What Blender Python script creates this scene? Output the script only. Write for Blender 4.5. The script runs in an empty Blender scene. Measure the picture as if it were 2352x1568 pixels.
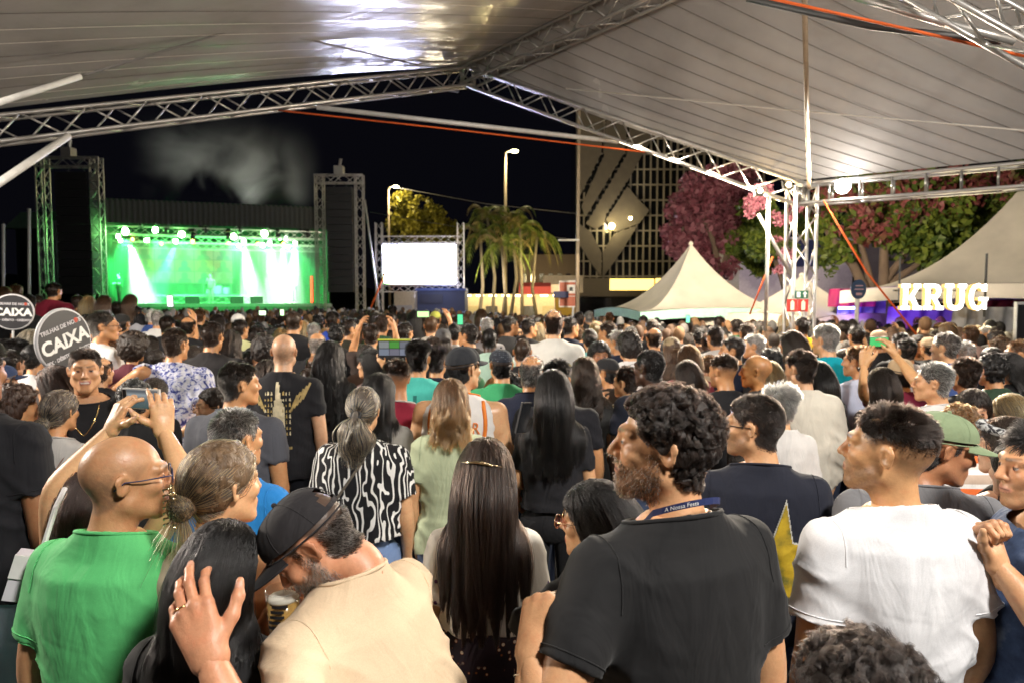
import bpy, math, random
import numpy as np
from mathutils import Vector, Matrix, Euler
from mathutils.bvhtree import BVHTree

random.seed(7); RNG = np.random.default_rng(7)
SC = bpy.context.scene
COL = SC.collection
R = math.radians

# ------------------------------------------------------------------ camera, world, exposure
F, CX, CY, HY, HC = 1568.0, 1176.0, 784.0, 695.0, 2.0
TH = math.atan((CY - HY) / F)
def P(vx, vy, D):
    """point seen at pixel (vx, vy) of the 2352 px wide photograph, D metres ahead of the camera"""
    r, u = (vx - CX) / F, (CY - vy) / F
    y = math.cos(TH) + u * math.sin(TH); z = u * math.cos(TH) - math.sin(TH)
    return Vector((r * D / y, D, HC + z * D / y))

cam_d = bpy.data.cameras.new('camera'); cam = bpy.data.objects.new('camera', cam_d); COL.objects.link(cam)
cam.location = (0, 0, HC); cam.rotation_euler = (math.pi / 2 - TH, 0, 0)
cam_d.sensor_width = 36; cam_d.lens = F / 2352 * 36
cam_d.clip_start = 0.05; cam_d.clip_end = 1000
cam_d.dof.use_dof = True; cam_d.dof.focus_distance = 1.9; cam_d.dof.aperture_fstop = 5.0
SC.camera = cam
world = bpy.data.worlds.new('World'); SC.world = world; world.use_nodes = True
_bg = world.node_tree.nodes['Background']
_bg.inputs[0].default_value = (0.0022, 0.0022, 0.0036, 1); _bg.inputs[1].default_value = 1.0
SC.view_settings.view_transform = 'Standard'; SC.view_settings.look = 'None'
SC.view_settings.exposure = 0.08; SC.view_settings.gamma = 1.0
SC.view_settings.use_curve_mapping = False
SC.render.engine = 'CYCLES'
SC.cycles.use_denoising = True
SC.cycles.max_bounces = 6; SC.cycles.diffuse_bounces = 3; SC.cycles.glossy_bounces = 3
SC.cycles.volume_bounces = 0; SC.cycles.transparent_max_bounces = 12
SC.cycles.sample_clamp_indirect = 4.0; SC.cycles.sample_clamp_direct = 0
SC.cycles.volume_step_rate = 2.0; SC.cycles.volume_max_steps = 128
SC.cycles.caustics_reflective = False; SC.cycles.caustics_refractive = False

# ------------------------------------------------------------------ tagging helpers
def tag(o, label=None, cat=None, group=None, kind=None):
    if label: o['label'] = label
    if cat: o['category'] = cat
    if group: o['group'] = group
    if kind: o['kind'] = kind
    return o
def empty(name, loc=(0, 0, 0), label=None, cat=None, group=None):
    o = bpy.data.objects.new(name, None); COL.objects.link(o); o.location = loc
    o.empty_display_size = 0.1
    return tag(o, label, cat, group)
def link(name, data, parent=None, loc=(0, 0, 0), color=None):
    o = bpy.data.objects.new(name, data); COL.objects.link(o)
    o.location = loc
    if parent: o.parent = parent
    if color: o.color = (*color[:3], 1)
    return o
def mesh(name, V, Fc, mat=None, smooth=True):
    me = bpy.data.meshes.new(name)
    me.from_pydata(np.asarray(V, dtype=float).tolist() if not isinstance(V, list) else V, [], Fc if isinstance(Fc, list) else Fc.tolist())
    if smooth: me.polygons.foreach_set('use_smooth', [True] * len(me.polygons))
    if mat: me.materials.append(mat)
    me.update()
    return me
def obj(name, V, Fc, mat, parent=None, loc=(0, 0, 0), smooth=False, color=None):
    return link(name, mesh(name, V, Fc, mat, smooth), parent, loc, color)

class MB:
    """collects simple shapes into one mesh"""
    def __init__(s): s.V = []; s.F = []
    def add(s, V, Fc):
        n = len(s.V); s.V += [tuple(v) for v in V]; s.F += [tuple(i + n for i in f) for f in Fc]; return s
    def box(s, c, d, rz=0, M=None):
        x, y, z = d[0] / 2, d[1] / 2, d[2] / 2
        V = [(-x, -y, -z), (x, -y, -z), (x, y, -z), (-x, y, -z), (-x, -y, z), (x, -y, z), (x, y, z), (-x, y, z)]
        m = Matrix.Translation(c) @ (M if M else Matrix.Rotation(rz, 4, 'Z'))
        return s.add([m @ Vector(v) for v in V], [(0, 3, 2, 1), (4, 5, 6, 7), (0, 1, 5, 4), (1, 2, 6, 5), (2, 3, 7, 6), (3, 0, 4, 7)])
    def tube(s, pts, r, n=6, cap=True):
        pts = [Vector(p) for p in pts]; m = len(pts)
        rr = r if hasattr(r, '__len__') else [r] * m
        t0 = (pts[1] - pts[0]).normalized(); a = t0.orthogonal().normalized(); V = []; Fc = []
        for i, p in enumerate(pts):
            t = (pts[min(i + 1, m - 1)] - pts[max(i - 1, 0)]).normalized()
            a = (a - t * a.dot(t)).normalized(); b = t.cross(a)
            for k in range(n):
                w = 2 * math.pi * k / n
                V.append(p + (a * math.cos(w) + b * math.sin(w)) * rr[i])
        for i in range(m - 1):
            for k in range(n):
                Fc.append((i * n + k, i * n + (k + 1) % n, (i + 1) * n + (k + 1) % n, (i + 1) * n + k))
        if cap: Fc += [tuple(range(n))[::-1], tuple(range((m - 1) * n, m * n))]
        return s.add(V, Fc)
    def ball(s, c, r, n=8, m=6):
        rr = r if hasattr(r, '__len__') else (r, r, r); V = []; Fc = []
        for i in range(m + 1):
            th = math.pi * i / m
            for k in range(n):
                w = 2 * math.pi * k / n
                V.append((c[0] + rr[0] * math.sin(th) * math.cos(w), c[1] + rr[1] * math.sin(th) * math.sin(w), c[2] + rr[2] * math.cos(th)))
        for i in range(m):
            for k in range(n):
                Fc.append((i * n + k, (i + 1) * n + k, (i + 1) * n + (k + 1) % n, i * n + (k + 1) % n))
        return s.add(V, Fc)
    def grid(s, fn, nu, nv):
        V = [fn(i / nu, j / nv) for i in range(nu + 1) for j in range(nv + 1)]
        w = nv + 1
        return s.add(V, [(i * w + j, (i + 1) * w + j, (i + 1) * w + j + 1, i * w + j + 1) for i in range(nu) for j in range(nv)])
    def lathe(s, prof, n=24, c=(0, 0, 0)):
        V = []; Fc = []; m = len(prof)
        for r, z in prof:
            for k in range(n):
                w = 2 * math.pi * k / n; V.append((c[0] + r * math.cos(w), c[1] + r * math.sin(w), c[2] + z))
        for i in range(m - 1):
            for k in range(n): Fc.append((i * n + k, i * n + (k + 1) % n, (i + 1) * n + (k + 1) % n, (i + 1) * n + k))
        return s.add(V, Fc)
    def build(s, name, mat, parent=None, loc=(0, 0, 0), smooth=False, color=None, rel=None):
        V = s.V
        if rel is not None: V = [(v[0] - rel[0], v[1] - rel[1], v[2] - rel[2]) for v in V]
        return link(name, mesh(name, V, s.F, mat, smooth), parent, loc, color)

# ------------------------------------------------------------------ materials
class NT:
    def __init__(s, name):
        s.m = bpy.data.materials.new(name); s.m.use_nodes = True; s.t = s.m.node_tree
        s.b = s.t.nodes['Principled BSDF']; s.out = s.t.nodes['Material Output']
    def n(s, typ, ins=None, **kw):
        nd = s.t.nodes.new('ShaderNode' + typ)
        for k, v in kw.items(): setattr(nd, k, v)
        for k, v in (ins or {}).items():
            if hasattr(v, 'is_output'): s.t.links.new(v, nd.inputs[k])
            elif isinstance(v, bpy.types.Node): s.t.links.new(v.outputs[0], nd.inputs[k])
            else:
                try: nd.inputs[k].default_value = v
                except Exception: nd.inputs[k].default_value = (*v, 1)
        return nd
    def set(s, **kw):
        for k, v in kw.items():
            k = k.replace('_', ' ')
            if isinstance(v, bpy.types.Node): s.t.links.new(v.outputs[0], s.b.inputs[k])
            elif hasattr(v, 'is_output'): s.t.links.new(v, s.b.inputs[k])
            else:
                try: s.b.inputs[k].default_value = v
                except Exception: s.b.inputs[k].default_value = (*v, 1)
        return s
    def coord(s, which='Object', scale=None):
        c = s.n('TexCoord').outputs[which]
        if scale is not None:
            c = s.n('Mapping', {'Vector': c, 'Scale': scale}).outputs[0]
        return c
    def noise(s, scale, detail=4, coord=None, rough=.55, dist=0):
        ins = {'Scale': scale, 'Detail': detail, 'Roughness': rough, 'Distortion': dist}
        if coord is not None: ins['Vector'] = coord
        return s.n('TexNoise', ins)
    def ramp(s, fac, stops):
        r = s.n('ValToRGB', {'Fac': fac}); e = r.color_ramp.elements
        while len(e) < len(stops): e.new(.5)
        for q, (p, c) in zip(e, stops): q.position = p; q.color = (*c, 1) if len(c) == 3 else c
        return r
    def mix(s, fac, a, b, typ='MIX'):
        m = s.n('Mix', data_type='RGBA', blend_type=typ)
        for i, v in ((0, fac), (6, a), (7, b)):
            if isinstance(v, bpy.types.Node): s.t.links.new(v.outputs[0], m.inputs[i])
            elif hasattr(v, 'is_output'): s.t.links.new(v, m.inputs[i])
            elif i: m.inputs[i].default_value = (*v, 1) if len(v) == 3 else v
            else: m.inputs[i].default_value = v
        return m.outputs[2]
    def math(s, op, a, b=0.0):
        m = s.n('Math', operation=op)
        for i, v in ((0, a), (1, b)):
            if isinstance(v, bpy.types.Node): s.t.links.new(v.outputs[0], m.inputs[i])
            elif hasattr(v, 'is_output'): s.t.links.new(v, m.inputs[i])
            else: m.inputs[i].default_value = v
        return m.outputs[0]
    def bump(s, h, strength=.3, dist=.01):
        b = s.n('Bump', {'Height': h, 'Strength': strength, 'Distance': dist})
        s.t.links.new(b.outputs[0], s.b.inputs['Normal']); return b
_flat = {}
def flat(name, col, rough=.6, metal=0.0, spec=.5, var=.12, scale=8.0, bump=0.0):
    """plain painted / plastic / metal surface with a little tonal wear"""
    if name in _flat: return _flat[name]
    k = NT(name); c = k.coord('Object'); n = k.noise(scale, 5, c)
    lo = tuple(max(0, v * (1 - var)) for v in col); hi = tuple(min(1, v * (1 + var)) for v in col)
    k.set(Base_Color=k.ramp(n.outputs[0], [(.3, lo), (.7, hi)]), Metallic=metal, Specular_IOR_Level=spec)
    k.set(Roughness=k.ramp(n.outputs[0], [(.2, (rough * .85,) * 3), (.8, (min(1, rough * 1.15),) * 3)]))
    if bump: k.bump(k.noise(scale * 6, 4, c), bump, .01)
    _flat[name] = k.m; return k.m
def glow(name, col, power):
    if name in _flat: return _flat[name]
    k = NT(name); k.set(Base_Color=(.02, .02, .02), Emission_Color=col, Emission_Strength=power)
    _flat[name] = k.m; return k.m
def light(name, kind, loc, power, col=(1, 1, 1), parent=None, target=None, **kw):
    d = bpy.data.lights.new(name, kind); d.energy = power; d.color = col
    for k, v in kw.items(): setattr(d, k, v)
    o = bpy.data.objects.new(name, d); COL.objects.link(o); o.location = loc
    if target is not None: o.rotation_euler = (Vector(target) - Vector(loc)).to_track_quat('-Z', 'Y').to_euler()
    if parent: o.parent = parent
    return o

# ------------------------------------------------------------------ implicit surfaces
f32 = np.float32
def vnoise(p, seed=0):
    """trilinear value noise, p (n,3) -> (n,) in -1..1"""
    i = np.floor(p).astype(np.int64); f = p - i; f = f * f * (3 - 2 * f)
    def h(a, b, c):
        x = (a * 374761393 + b * 668265263 + c * 2147483647 + seed * 974711) & 0x7fffffff
        x = ((x ^ (x >> 13)) * 1274126177) & 0x7fffffff
        return ((x ^ (x >> 16)) & 0xffff) / 32767.5 - 1
    r = 0
    for a in (0, 1):
        for b in (0, 1):
            for c in (0, 1):
                w = (f[:, 0] if a else 1 - f[:, 0]) * (f[:, 1] if b else 1 - f[:, 1]) * (f[:, 2] if c else 1 - f[:, 2])
                r = r + w * h(i[:, 0] + a, i[:, 1] + b, i[:, 2] + c)
    return r
def smin(a, b, k):
    h = np.clip(.5 + .5 * (b - a) / k, 0, 1); return b + (a - b) * h - k * h * (1 - h)
def smax(a, b, k): return -smin(-a, -b, k)
def sph(X, Y, Z, c, r): return np.sqrt((X - c[0])**2 + (Y - c[1])**2 + (Z - c[2])**2) - r
def ell(X, Y, Z, c, r):
    x, y, z = (X - c[0]) / r[0], (Y - c[1]) / r[1], (Z - c[2]) / r[2]
    k0 = np.sqrt(x * x + y * y + z * z) + 1e-6
    k1 = np.sqrt((x / r[0])**2 + (y / r[1])**2 + (z / r[2])**2) + 1e-6
    return k0 * (k0 - 1) / k1
def cap(X, Y, Z, a, b, ra, rb=None):
    rb = ra if rb is None else rb
    ab = [float(b[i] - a[i]) for i in range(3)]; L = sum(v * v for v in ab) + 1e-9
    t = np.clip(((X - a[0]) * ab[0] + (Y - a[1]) * ab[1] + (Z - a[2]) * ab[2]) / L, 0, 1)
    return np.sqrt((X - a[0] - ab[0] * t)**2 + (Y - a[1] - ab[1] * t)**2 + (Z - a[2] - ab[2] * t)**2) - (ra + (rb - ra) * t)
def surfnet(fn, lo, hi, h):
    lo = np.array(lo, float); hi = np.array(hi, float)
    n = np.ceil((hi - lo) / h).astype(int) + 2
    ax = [(lo[i] + h * np.arange(n[i])).astype(f32) for i in range(3)]
    X, Y, Z = ax[0][:, None, None], ax[1][None, :, None], ax[2][None, None, :]
    d = np.broadcast_to(fn(X, Y, Z), tuple(n)).astype(f32)
    s = d < 0
    cnt = np.zeros(tuple(n - 1), np.int8)
    offs = [(a, b, c) for a in (0, 1) for b in (0, 1) for c in (0, 1)]
    sl = lambda o: tuple(slice(o[i], n[i] - 1 + o[i]) for i in range(3))
    for o in offs: cnt += s[sl(o)]
    act = (cnt > 0) & (cnt < 8)
    idx = np.full(act.shape, -1, np.int64); I = np.argwhere(act); idx[act] = np.arange(len(I))
    acc = np.zeros((len(I), 3)); w = np.zeros(len(I))
    for o in offs:
        for k in range(3):
            if o[k]: continue
            o2 = list(o); o2[k] = 1
            a = d[I[:, 0] + o[0], I[:, 1] + o[1], I[:, 2] + o[2]]; b = d[I[:, 0] + o2[0], I[:, 1] + o2[1], I[:, 2] + o2[2]]
            m = (a < 0) != (b < 0); t = np.where(m, a / np.where(m, a - b, 1), 0)
            p = np.array(o, float)[None, :] + np.zeros((len(I), 1)); p[:, k] = t
            acc[m] += p[m]; w[m] += 1
    V = lo + h * (I + acc / w[:, None])
    Q = []
    for k in range(3):
        a, b = (k + 1) % 3, (k + 2) % 3
        sa = [slice(None)] * 3; sb = [slice(None)] * 3
        sa[k] = slice(0, n[k] - 1); sb[k] = slice(1, n[k])
        for q in (a, b): sa[q] = sb[q] = slice(1, n[q] - 1)
        c0, c1 = s[tuple(sa)], s[tuple(sb)]
        E_ = np.argwhere(c0 != c1)
        if not len(E_): continue
        flip = c1[E_[:, 0], E_[:, 1], E_[:, 2]]
        base = E_.copy(); base[:, a] += 1; base[:, b] += 1
        def g(da, db):
            q = base.copy(); q[:, a] -= da; q[:, b] -= db; return idx[q[:, 0], q[:, 1], q[:, 2]]
        q = np.stack([g(1, 1), g(0, 1), g(0, 0), g(1, 0)], 1)
        q[flip] = q[flip][:, ::-1]
        Q.append(q)
    return V, np.concatenate(Q)
def vnormals(V, Q):
    n = np.cross(V[Q[:, 2]] - V[Q[:, 0]], V[Q[:, 3]] - V[Q[:, 1]])
    N = np.zeros_like(V)
    for k in range(4): np.add.at(N, Q[:, k], n)
    return N / (np.linalg.norm(N, axis=1, keepdims=True) + 1e-12)
def sstep(a, b, x):
    t = np.clip((x - a) / (b - a), 0, 1); return t * t * (3 - 2 * t)
def attr_color(me, name, C):
    a = me.color_attributes.new(name, 'FLOAT_COLOR', 'POINT')
    a.data.foreach_set('color', np.ascontiguousarray(C, dtype=f32).ravel())
# ------------------------------------------------------------------ lamps of the place and one added at the tent peak (fixtures are built further down, next to what carries them)
KEYS = [((2.3, -1.2, 5.2), 430, (1, .95, .88), (.6, 2.4, 1.2)), ((-2.6, -1.1, 4.9), 380, (1, .96, .90), (-.8, 2.4, 1.2)), ((6.8, 1.4, 4.4), 200, (1, .90, .78), (3.0, 5.0, 1.5)), ((-7.0, 3.6, 3.6), 640, (1, .90, .78), (.3, 5.0, 1.4))]
for i, (l, p, c, t) in enumerate(KEYS): light('floodlight_beam', 'AREA', l, p, c, target=t, size=.7)
WHITE_FLOOD = P(1935, 428, 9.0)
light('white_flood_glow', 'POINT', WHITE_FLOOD + Vector((0, -.12, .02)), 22, (1, .96, .9), shadow_soft_size=.08)
light('white_flood_beam', 'SPOT', WHITE_FLOOD + Vector((0, -.10, -.02)), 2600, (1, .88, .72), target=(.3, 7.0, 1.4), spot_size=R(130), spot_blend=.5, shadow_soft_size=.12)
WARM = [P(1741, 446, 9.4), P(1806, 432, 9.5)]
for q in WARM:
    light('warm_lamp_glow', 'POINT', q + Vector((0, .25, -.12)), 30, (1, .72, .38), shadow_soft_size=.06)
    light('warm_lamp_beam', 'SPOT', q + Vector((0, .2, -.05)), 3600, (1, .86, .66), target=(q.x + 2.0, q.y + 12, 6.4), spot_size=R(92), spot_blend=.6, shadow_soft_size=.1)
ADDED_FLOOD = P(1040, 205, 12.7)  # floodlight added under the peak to light the speaker towers
light('peak_flood_beam', 'SPOT', ADDED_FLOOD + Vector((0, .15, 0)), 3600, (1, .90, .74), target=(-14, 36, 5), spot_size=R(75), spot_blend=.6, shadow_soft_size=.15)
# ------------------------------------------------------------------ materials for people
def _skin():
    k = NT('skin'); oi = k.n('ObjectInfo'); c = k.coord('Object')
    n1 = k.noise(14, 5, c, .65); n2 = k.noise(110, 4, c, .7)
    v = k.math('ADD', k.math('MULTIPLY', n1.outputs[0], .42), k.math('MULTIPLY', n2.outputs[0], .34))
    base = k.mix(1.0, oi.outputs['Color'], k.n('CombineColor', {'Red': k.math('ADD', v, .66), 'Green': k.math('ADD', k.math('MULTIPLY', v, 1.15), .58), 'Blue': k.math('ADD', k.math('MULTIPLY', v, 1.2), .50)}).outputs[0], 'MULTIPLY')
    n3 = k.noise(32, 4, c, .7); base = k.mix(k.ramp(n3, [(.48, (0, 0, 0)), (.72, (.32,) * 3)]).outputs[0], base, k.mix(1.0, base, (1.05, .62, .52), 'MULTIPLY'))
    t = k.n('Attribute', attribute_name='tint')
    base = k.mix(t.outputs['Alpha'], base, t.outputs['Color'])
    k.set(Base_Color=base, Specular_IOR_Level=.45, Subsurface_Weight=.06, Subsurface_Scale=.008, Coat_Weight=.03, Coat_Roughness=.25)
    k.b.inputs['Subsurface Radius'].default_value = (1, .35, .2)
    k.set(Roughness=k.ramp(n1.outputs[0], [(.3, (.32,) * 3), (.7, (.54,) * 3)]))
    k.bump(n2, .3, .003)
    return k.m
SKIN = _skin()
def cloth(name, pattern=None, rough=.85, wr=1.0):
    if name in _flat: return _flat[name]
    k = NT(name); oi = k.n('ObjectInfo'); c = k.coord('Object')
    base = oi.outputs['Color'] if pattern is None else pattern(k, c)
    n = k.noise(5, 4, c, .6); wv = k.noise(420, 2, c)
    base = k.mix(1.0, base, k.ramp(n, [(.25, (.86,) * 3), (.75, (1.1,) * 3)]), 'MULTIPLY')
    base = k.mix(1.0, base, k.ramp(wv, [(.3, (.92,) * 3), (.7, (1.06,) * 3)]), 'MULTIPLY')
    k.set(Base_Color=base, Roughness=rough, Specular_IOR_Level=.25, Sheen_Weight=.05, Sheen_Roughness=.5)
    cm = k.n('Mapping', {'Vector': c, 'Scale': (9, 9, 3.2)}).outputs[0]
    wn = k.n('TexNoise', {'Vector': cm, 'Scale': 1.0, 'Detail': 3.0, 'Distortion': 1.2})
    cm2 = k.n('Mapping', {'Vector': c, 'Scale': (5, 5, 11), 'Rotation': (.3, .7, .2)}).outputs[0]
    wn2 = k.n('TexNoise', {'Vector': cm2, 'Scale': 1.0, 'Detail': 2.0, 'Distortion': .8})
    h = k.math('ADD', k.math('MULTIPLY', wn, .7 * wr), k.math('MULTIPLY', wn2, .25 * wr))
    k.bump(h, .5, .03)
    _flat[name] = k.m; return k.m
CLOTH = cloth('fabric')
DENIM = cloth('denim_fabric')
def p_zebra(k, c):
    m = k.n('Mapping', {'Vector': c, 'Scale': (1, 1, .42), 'Rotation': (0, .22, 0)}).outputs[0]
    n = k.n('TexNoise', {'Vector': m, 'Scale': 13.0, 'Detail': 1.0, 'Distortion': .6})
    w = k.math('SINE', k.math('ADD', k.math('MULTIPLY', n, 30), k.math('MULTIPLY', k.n('SeparateXYZ', {'Vector': c}).outputs[0], 210)))
    return k.ramp(w, [(.42, (.012, .012, .014)), (.50, (.8, .79, .76))]).outputs[0]
def p_floral(k, c):
    v = k.n('TexVoronoi', {'Vector': k.n('Mapping', {'Vector': c, 'Scale': (1, 1, 1)}).outputs[0], 'Scale': 26.0, 'Randomness': 1.0})
    n = k.n('TexNoise', {'Vector': c, 'Scale': 24.0, 'Detail': 3.0, 'Distortion': 2.0})
    a = k.ramp(n, [(.40, (.03, .04, .20)), (.47, (.25, .28, .55)), (.55, (.66, .66, .72)), (.66, (.5, .5, .62))])
    return k.mix(k.ramp(v.outputs['Distance'], [(.25, (1, 1, 1)), (.5, (0, 0, 0))]).outputs[0], a, (.62, .62, .66))
def p_floral_dark(k, c):
    v = k.n('TexVoronoi', {'Vector': c, 'Scale': 48.0, 'Randomness': 1.0})
    ring = k.ramp(v.outputs['Distance'], [(.0, (.55, .45, .30)), (.20, (.7, .62, .5)), (.26, (.35, .10, .02)), (.33, (.02, .012, .018)), (1, (.02, .012, .018))])
    m = k.ramp(k.noise(11, 2, c), [(.45, (0, 0, 0)), (.52, (1, 1, 1))])
    return k.mix(m.outputs[0], (.022, .012, .02), ring)
def p_cream_print(k, c):
    v = k.n('TexVoronoi', {'Vector': c, 'Scale': 22.0, 'Randomness': .9})
    return k.ramp(v.outputs['Distance'], [(.0, (.10, .04, .12)), (.13, (.10, .04, .12)), (.16, (.66, .62, .55)), (1, (.70, .66, .58))]).outputs[0]
def p_stripes(k, c):
    z = k.n('SeparateXYZ', {'Vector': c}).outputs[2]
    f = k.math('FRACT', k.math('MULTIPLY', z, 5.6))
    r = k.ramp(f, [(0, (.72, .66, .6)), (.16, (.75, .16, .04)), (.5, (.75, .73, .7)), (.62, (.5, .38, .3)), (.86, (.75, .73, .7))])
    r.color_ramp.interpolation = 'CONSTANT'; return r.outputs[0]
def p_polostripe(k, c):
    z = k.n('SeparateXYZ', {'Vector': c}).outputs[2]
    f = k.math('FRACT', k.math('MULTIPLY', z, 11.0))
    r = k.ramp(f, [(0, (.74, .70, .6)), (.62, (.30, .22, .08)), (.68, (.74, .70, .6)), (.78, (.30, .22, .08)), (.84, (.74, .70, .6))])
    r.color_ramp.interpolation = 'CONSTANT'; return r.outputs[0]
def p_tealprint(k, c):
    return k.ramp(k.noise(20, 3, c, dist=1.5), [(.45, (.06, .30, .30)), (.52, (.55, .68, .62))]).outputs[0]
def p_leopard(k, c):
    return k.ramp(k.n('TexVoronoi', {'Vector': c, 'Scale': 40.0}).outputs['Distance'], [(.3, (.05, .02, .01)), (.5, (.28, .13, .03))]).outputs[0]
def p_dotcap(k, c):
    v = k.n('TexVoronoi', {'Vector': c, 'Scale': 75.0, 'Randomness': .1})
    return k.ramp(v.outputs['Distance'], [(.16, (.32, .36, .42)), (.24, (.02, .024, .034))]).outputs[0]
def p_bwprint(k, c):
    return k.ramp(k.noise(26, 3, c, dist=2.), [(.46, (.02, .02, .025)), (.55, (.45, .46, .46))]).outputs[0]
def p_denim(k, c):
    n = k.noise(7, 5, c, .6)
    return k.ramp(n, [(.3, (.015, .025, .06)), (.5, (.07, .11, .22)), (.66, (.30, .37, .50))]).outputs[0]
PAT = {'zebra': p_zebra, 'floral': p_floral, 'darkfloral': p_floral_dark, 'creamprint': p_cream_print, 'stripes': p_stripes,
       'polostripe': p_polostripe, 'tealprint': p_tealprint, 'leopard': p_leopard, 'dots': p_dotcap, 'bw': p_bwprint, 'denim': p_denim}
def pat(name): return cloth('fabric_' + name, PAT[name])
LEATHER = cloth('leather', None, .35)
def _hairmat(name, streak=None, tips=None):
    k = NT(name); oi = k.n('ObjectInfo'); hi = k.n('HairInfo')
    rnd = hi.outputs['Random']
    sc = k.math('ADD', k.math('MULTIPLY', rnd, .6), .22)
    lk = k.n('Attribute', attribute_name='lock').outputs['Fac']; sc = k.math('MULTIPLY', sc, k.math('ADD', k.math('MULTIPLY', lk, .75), 1.0))
    col = k.mix(1.0, oi.outputs['Color'], k.n('CombineColor', {'Red': sc, 'Green': sc, 'Blue': sc}).outputs[0], 'MULTIPLY')
    if streak: col = k.mix(k.ramp(rnd, [(streak[1], (0, 0, 0)), (streak[1] + .08, (1, 1, 1))]).outputs[0], col, streak[0])
    if tips: col = k.mix(k.ramp(hi.outputs['Intercept'], [(.35, (0, 0, 0)), (.9, (1, 1, 1))]).outputs[0], col, tips)
    h = k.n('BsdfHairPrincipled', {'Color': col, 'Roughness': .33, 'Radial Roughness': .5, 'Random Roughness': .3, 'IOR': 1.45, 'Coat': 0.0})
    h.parametrization = 'COLOR'
    k.t.links.new(h.outputs[0], k.out.inputs[0])
    return k.m
HAIR = _hairmat('hair_fibre'); HAIR_STREAK = _hairmat('hair_streaked', ((.55, .42, .24), .55))
HAIR_GREY = _hairmat('hair_greying', ((.34, .33, .32), .55)); HAIR_TIPS = _hairmat('hair_lighter_tips', None, (.30, .13, .045))
def _hairshell():
    k = NT('hair_mass'); oi = k.n('ObjectInfo'); c = k.coord('Object', (60, 60, 8))
    n = k.noise(1.0, 4, c); 
    k.set(Base_Color=k.mix(1.0, oi.outputs['Color'], k.ramp(n, [(.3, (.55,) * 3), (.7, (1.25,) * 3)]), 'MULTIPLY'), Roughness=.48, Specular_IOR_Level=.5)
    k.bump(n, .9, .02); return k.m
HAIRM = _hairshell()

# ------------------------------------------------------------------ heads
def hairline(V):
    ax = np.abs(V[:, 0]); y = V[:, 1]; z = V[:, 2]
    hl = np.interp(y, [-.12, -.07, -.035, -.012, .012, .045, .066, .088], [-.078, -.078, -.058, -.012, .0, .042, .070, .088])
    h = z - hl
    ear = sstep(.024, .034, np.sqrt((y + .012)**2 + (z * .8)**2))
    return np.clip(h / .012 + .5, 0, 1) * np.where(ax > .06, ear, 1)
_heads = {}
def head_tmpl(sex, vox):
    key = (sex, vox)
    if key in _heads: return _heads[key]
    fem = sex == 'f'
    def fn(X, Y, Z):
        A = np.abs(X)
        d = ell(X, Y, Z, (0, -.016, .030), (.0755, .099, .090))
        d = smin(d, ell(X, Y, Z, (0, .024, -.03), (.059, .064, .076)), .03)
        jw = .047 if fem else .053
        d = smin(d, cap(A, Y, Z, (jw, .0, -.056), (.014, .068, -.098), .017 if fem else .02, .017), .03)
        d = smin(d, sph(A, Y, Z, (.006, .072, -.097), .018), .02)
        d = smin(d, ell(A, Y, Z, (.037, .060, -.018), (.024, .023, .020)), .02)
        d = smin(d, cap(A, Y, Z, (.006, .088, .027), (.044, .070, .027), .0085 if fem else .0115), .014)
        d = smax(d, -sph(A, Y, Z, (.031, .098, .006), .0125), .012)
        d = smin(d, cap(X, Y, Z, (0, .086, .020), (0, .109, -.022), .0075, .0115), .012)
        d = smin(d, sph(A, Y, Z, (.0115, .096, -.027), .008), .008)
        d = smin(d, ell(X, Y, Z, (0, .080, -.060), (.027, .018, .021)), .02)
        d = smin(d, cap(A, Y, Z, (0, .0965, -.053), (.021, .086, -.0575), .0042), .006)
        d = smin(d, cap(A, Y, Z, (0, .0945, -.064), (.018, .085, -.061), .0055), .006)
        d = np.minimum(d, sph(A, Y, Z, (.031, .0765, .006), .0128))
        B = A + .55 * (Y + .012)      # ear flares away from the skull towards the back
        e = ell(B, Y - .10 * Z, Z, (.078, -.014, -.001), (.0065, .0165, .0285)); e = smin(e, ell(B, Y, Z, (.079, -.016, .012), (.0065, .018, .0175)), .006)
        e = smax(e, -ell(B, Y - .10 * Z, Z, (.0865, -.0115, .002), (.0085, .0102, .0178)), .003)
        d = smin(d, e, .006)
        nr = (.046, .053) if fem else (.056, .063)
        d = smin(d, cap(X, Y, Z, (0, -.022, -.05), (0, -.052, -.21), *nr), .03)
        return np.maximum(d, -.205 - Z)
    V, Q = surfnet(fn, (-.10, -.135, -.225), (.10, .135, .135), vox)
    if fem: V = V * np.array([.955, .965, .965])
    _heads[key] = (V, Q, vnormals(V, Q)); return _heads[key]
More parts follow.
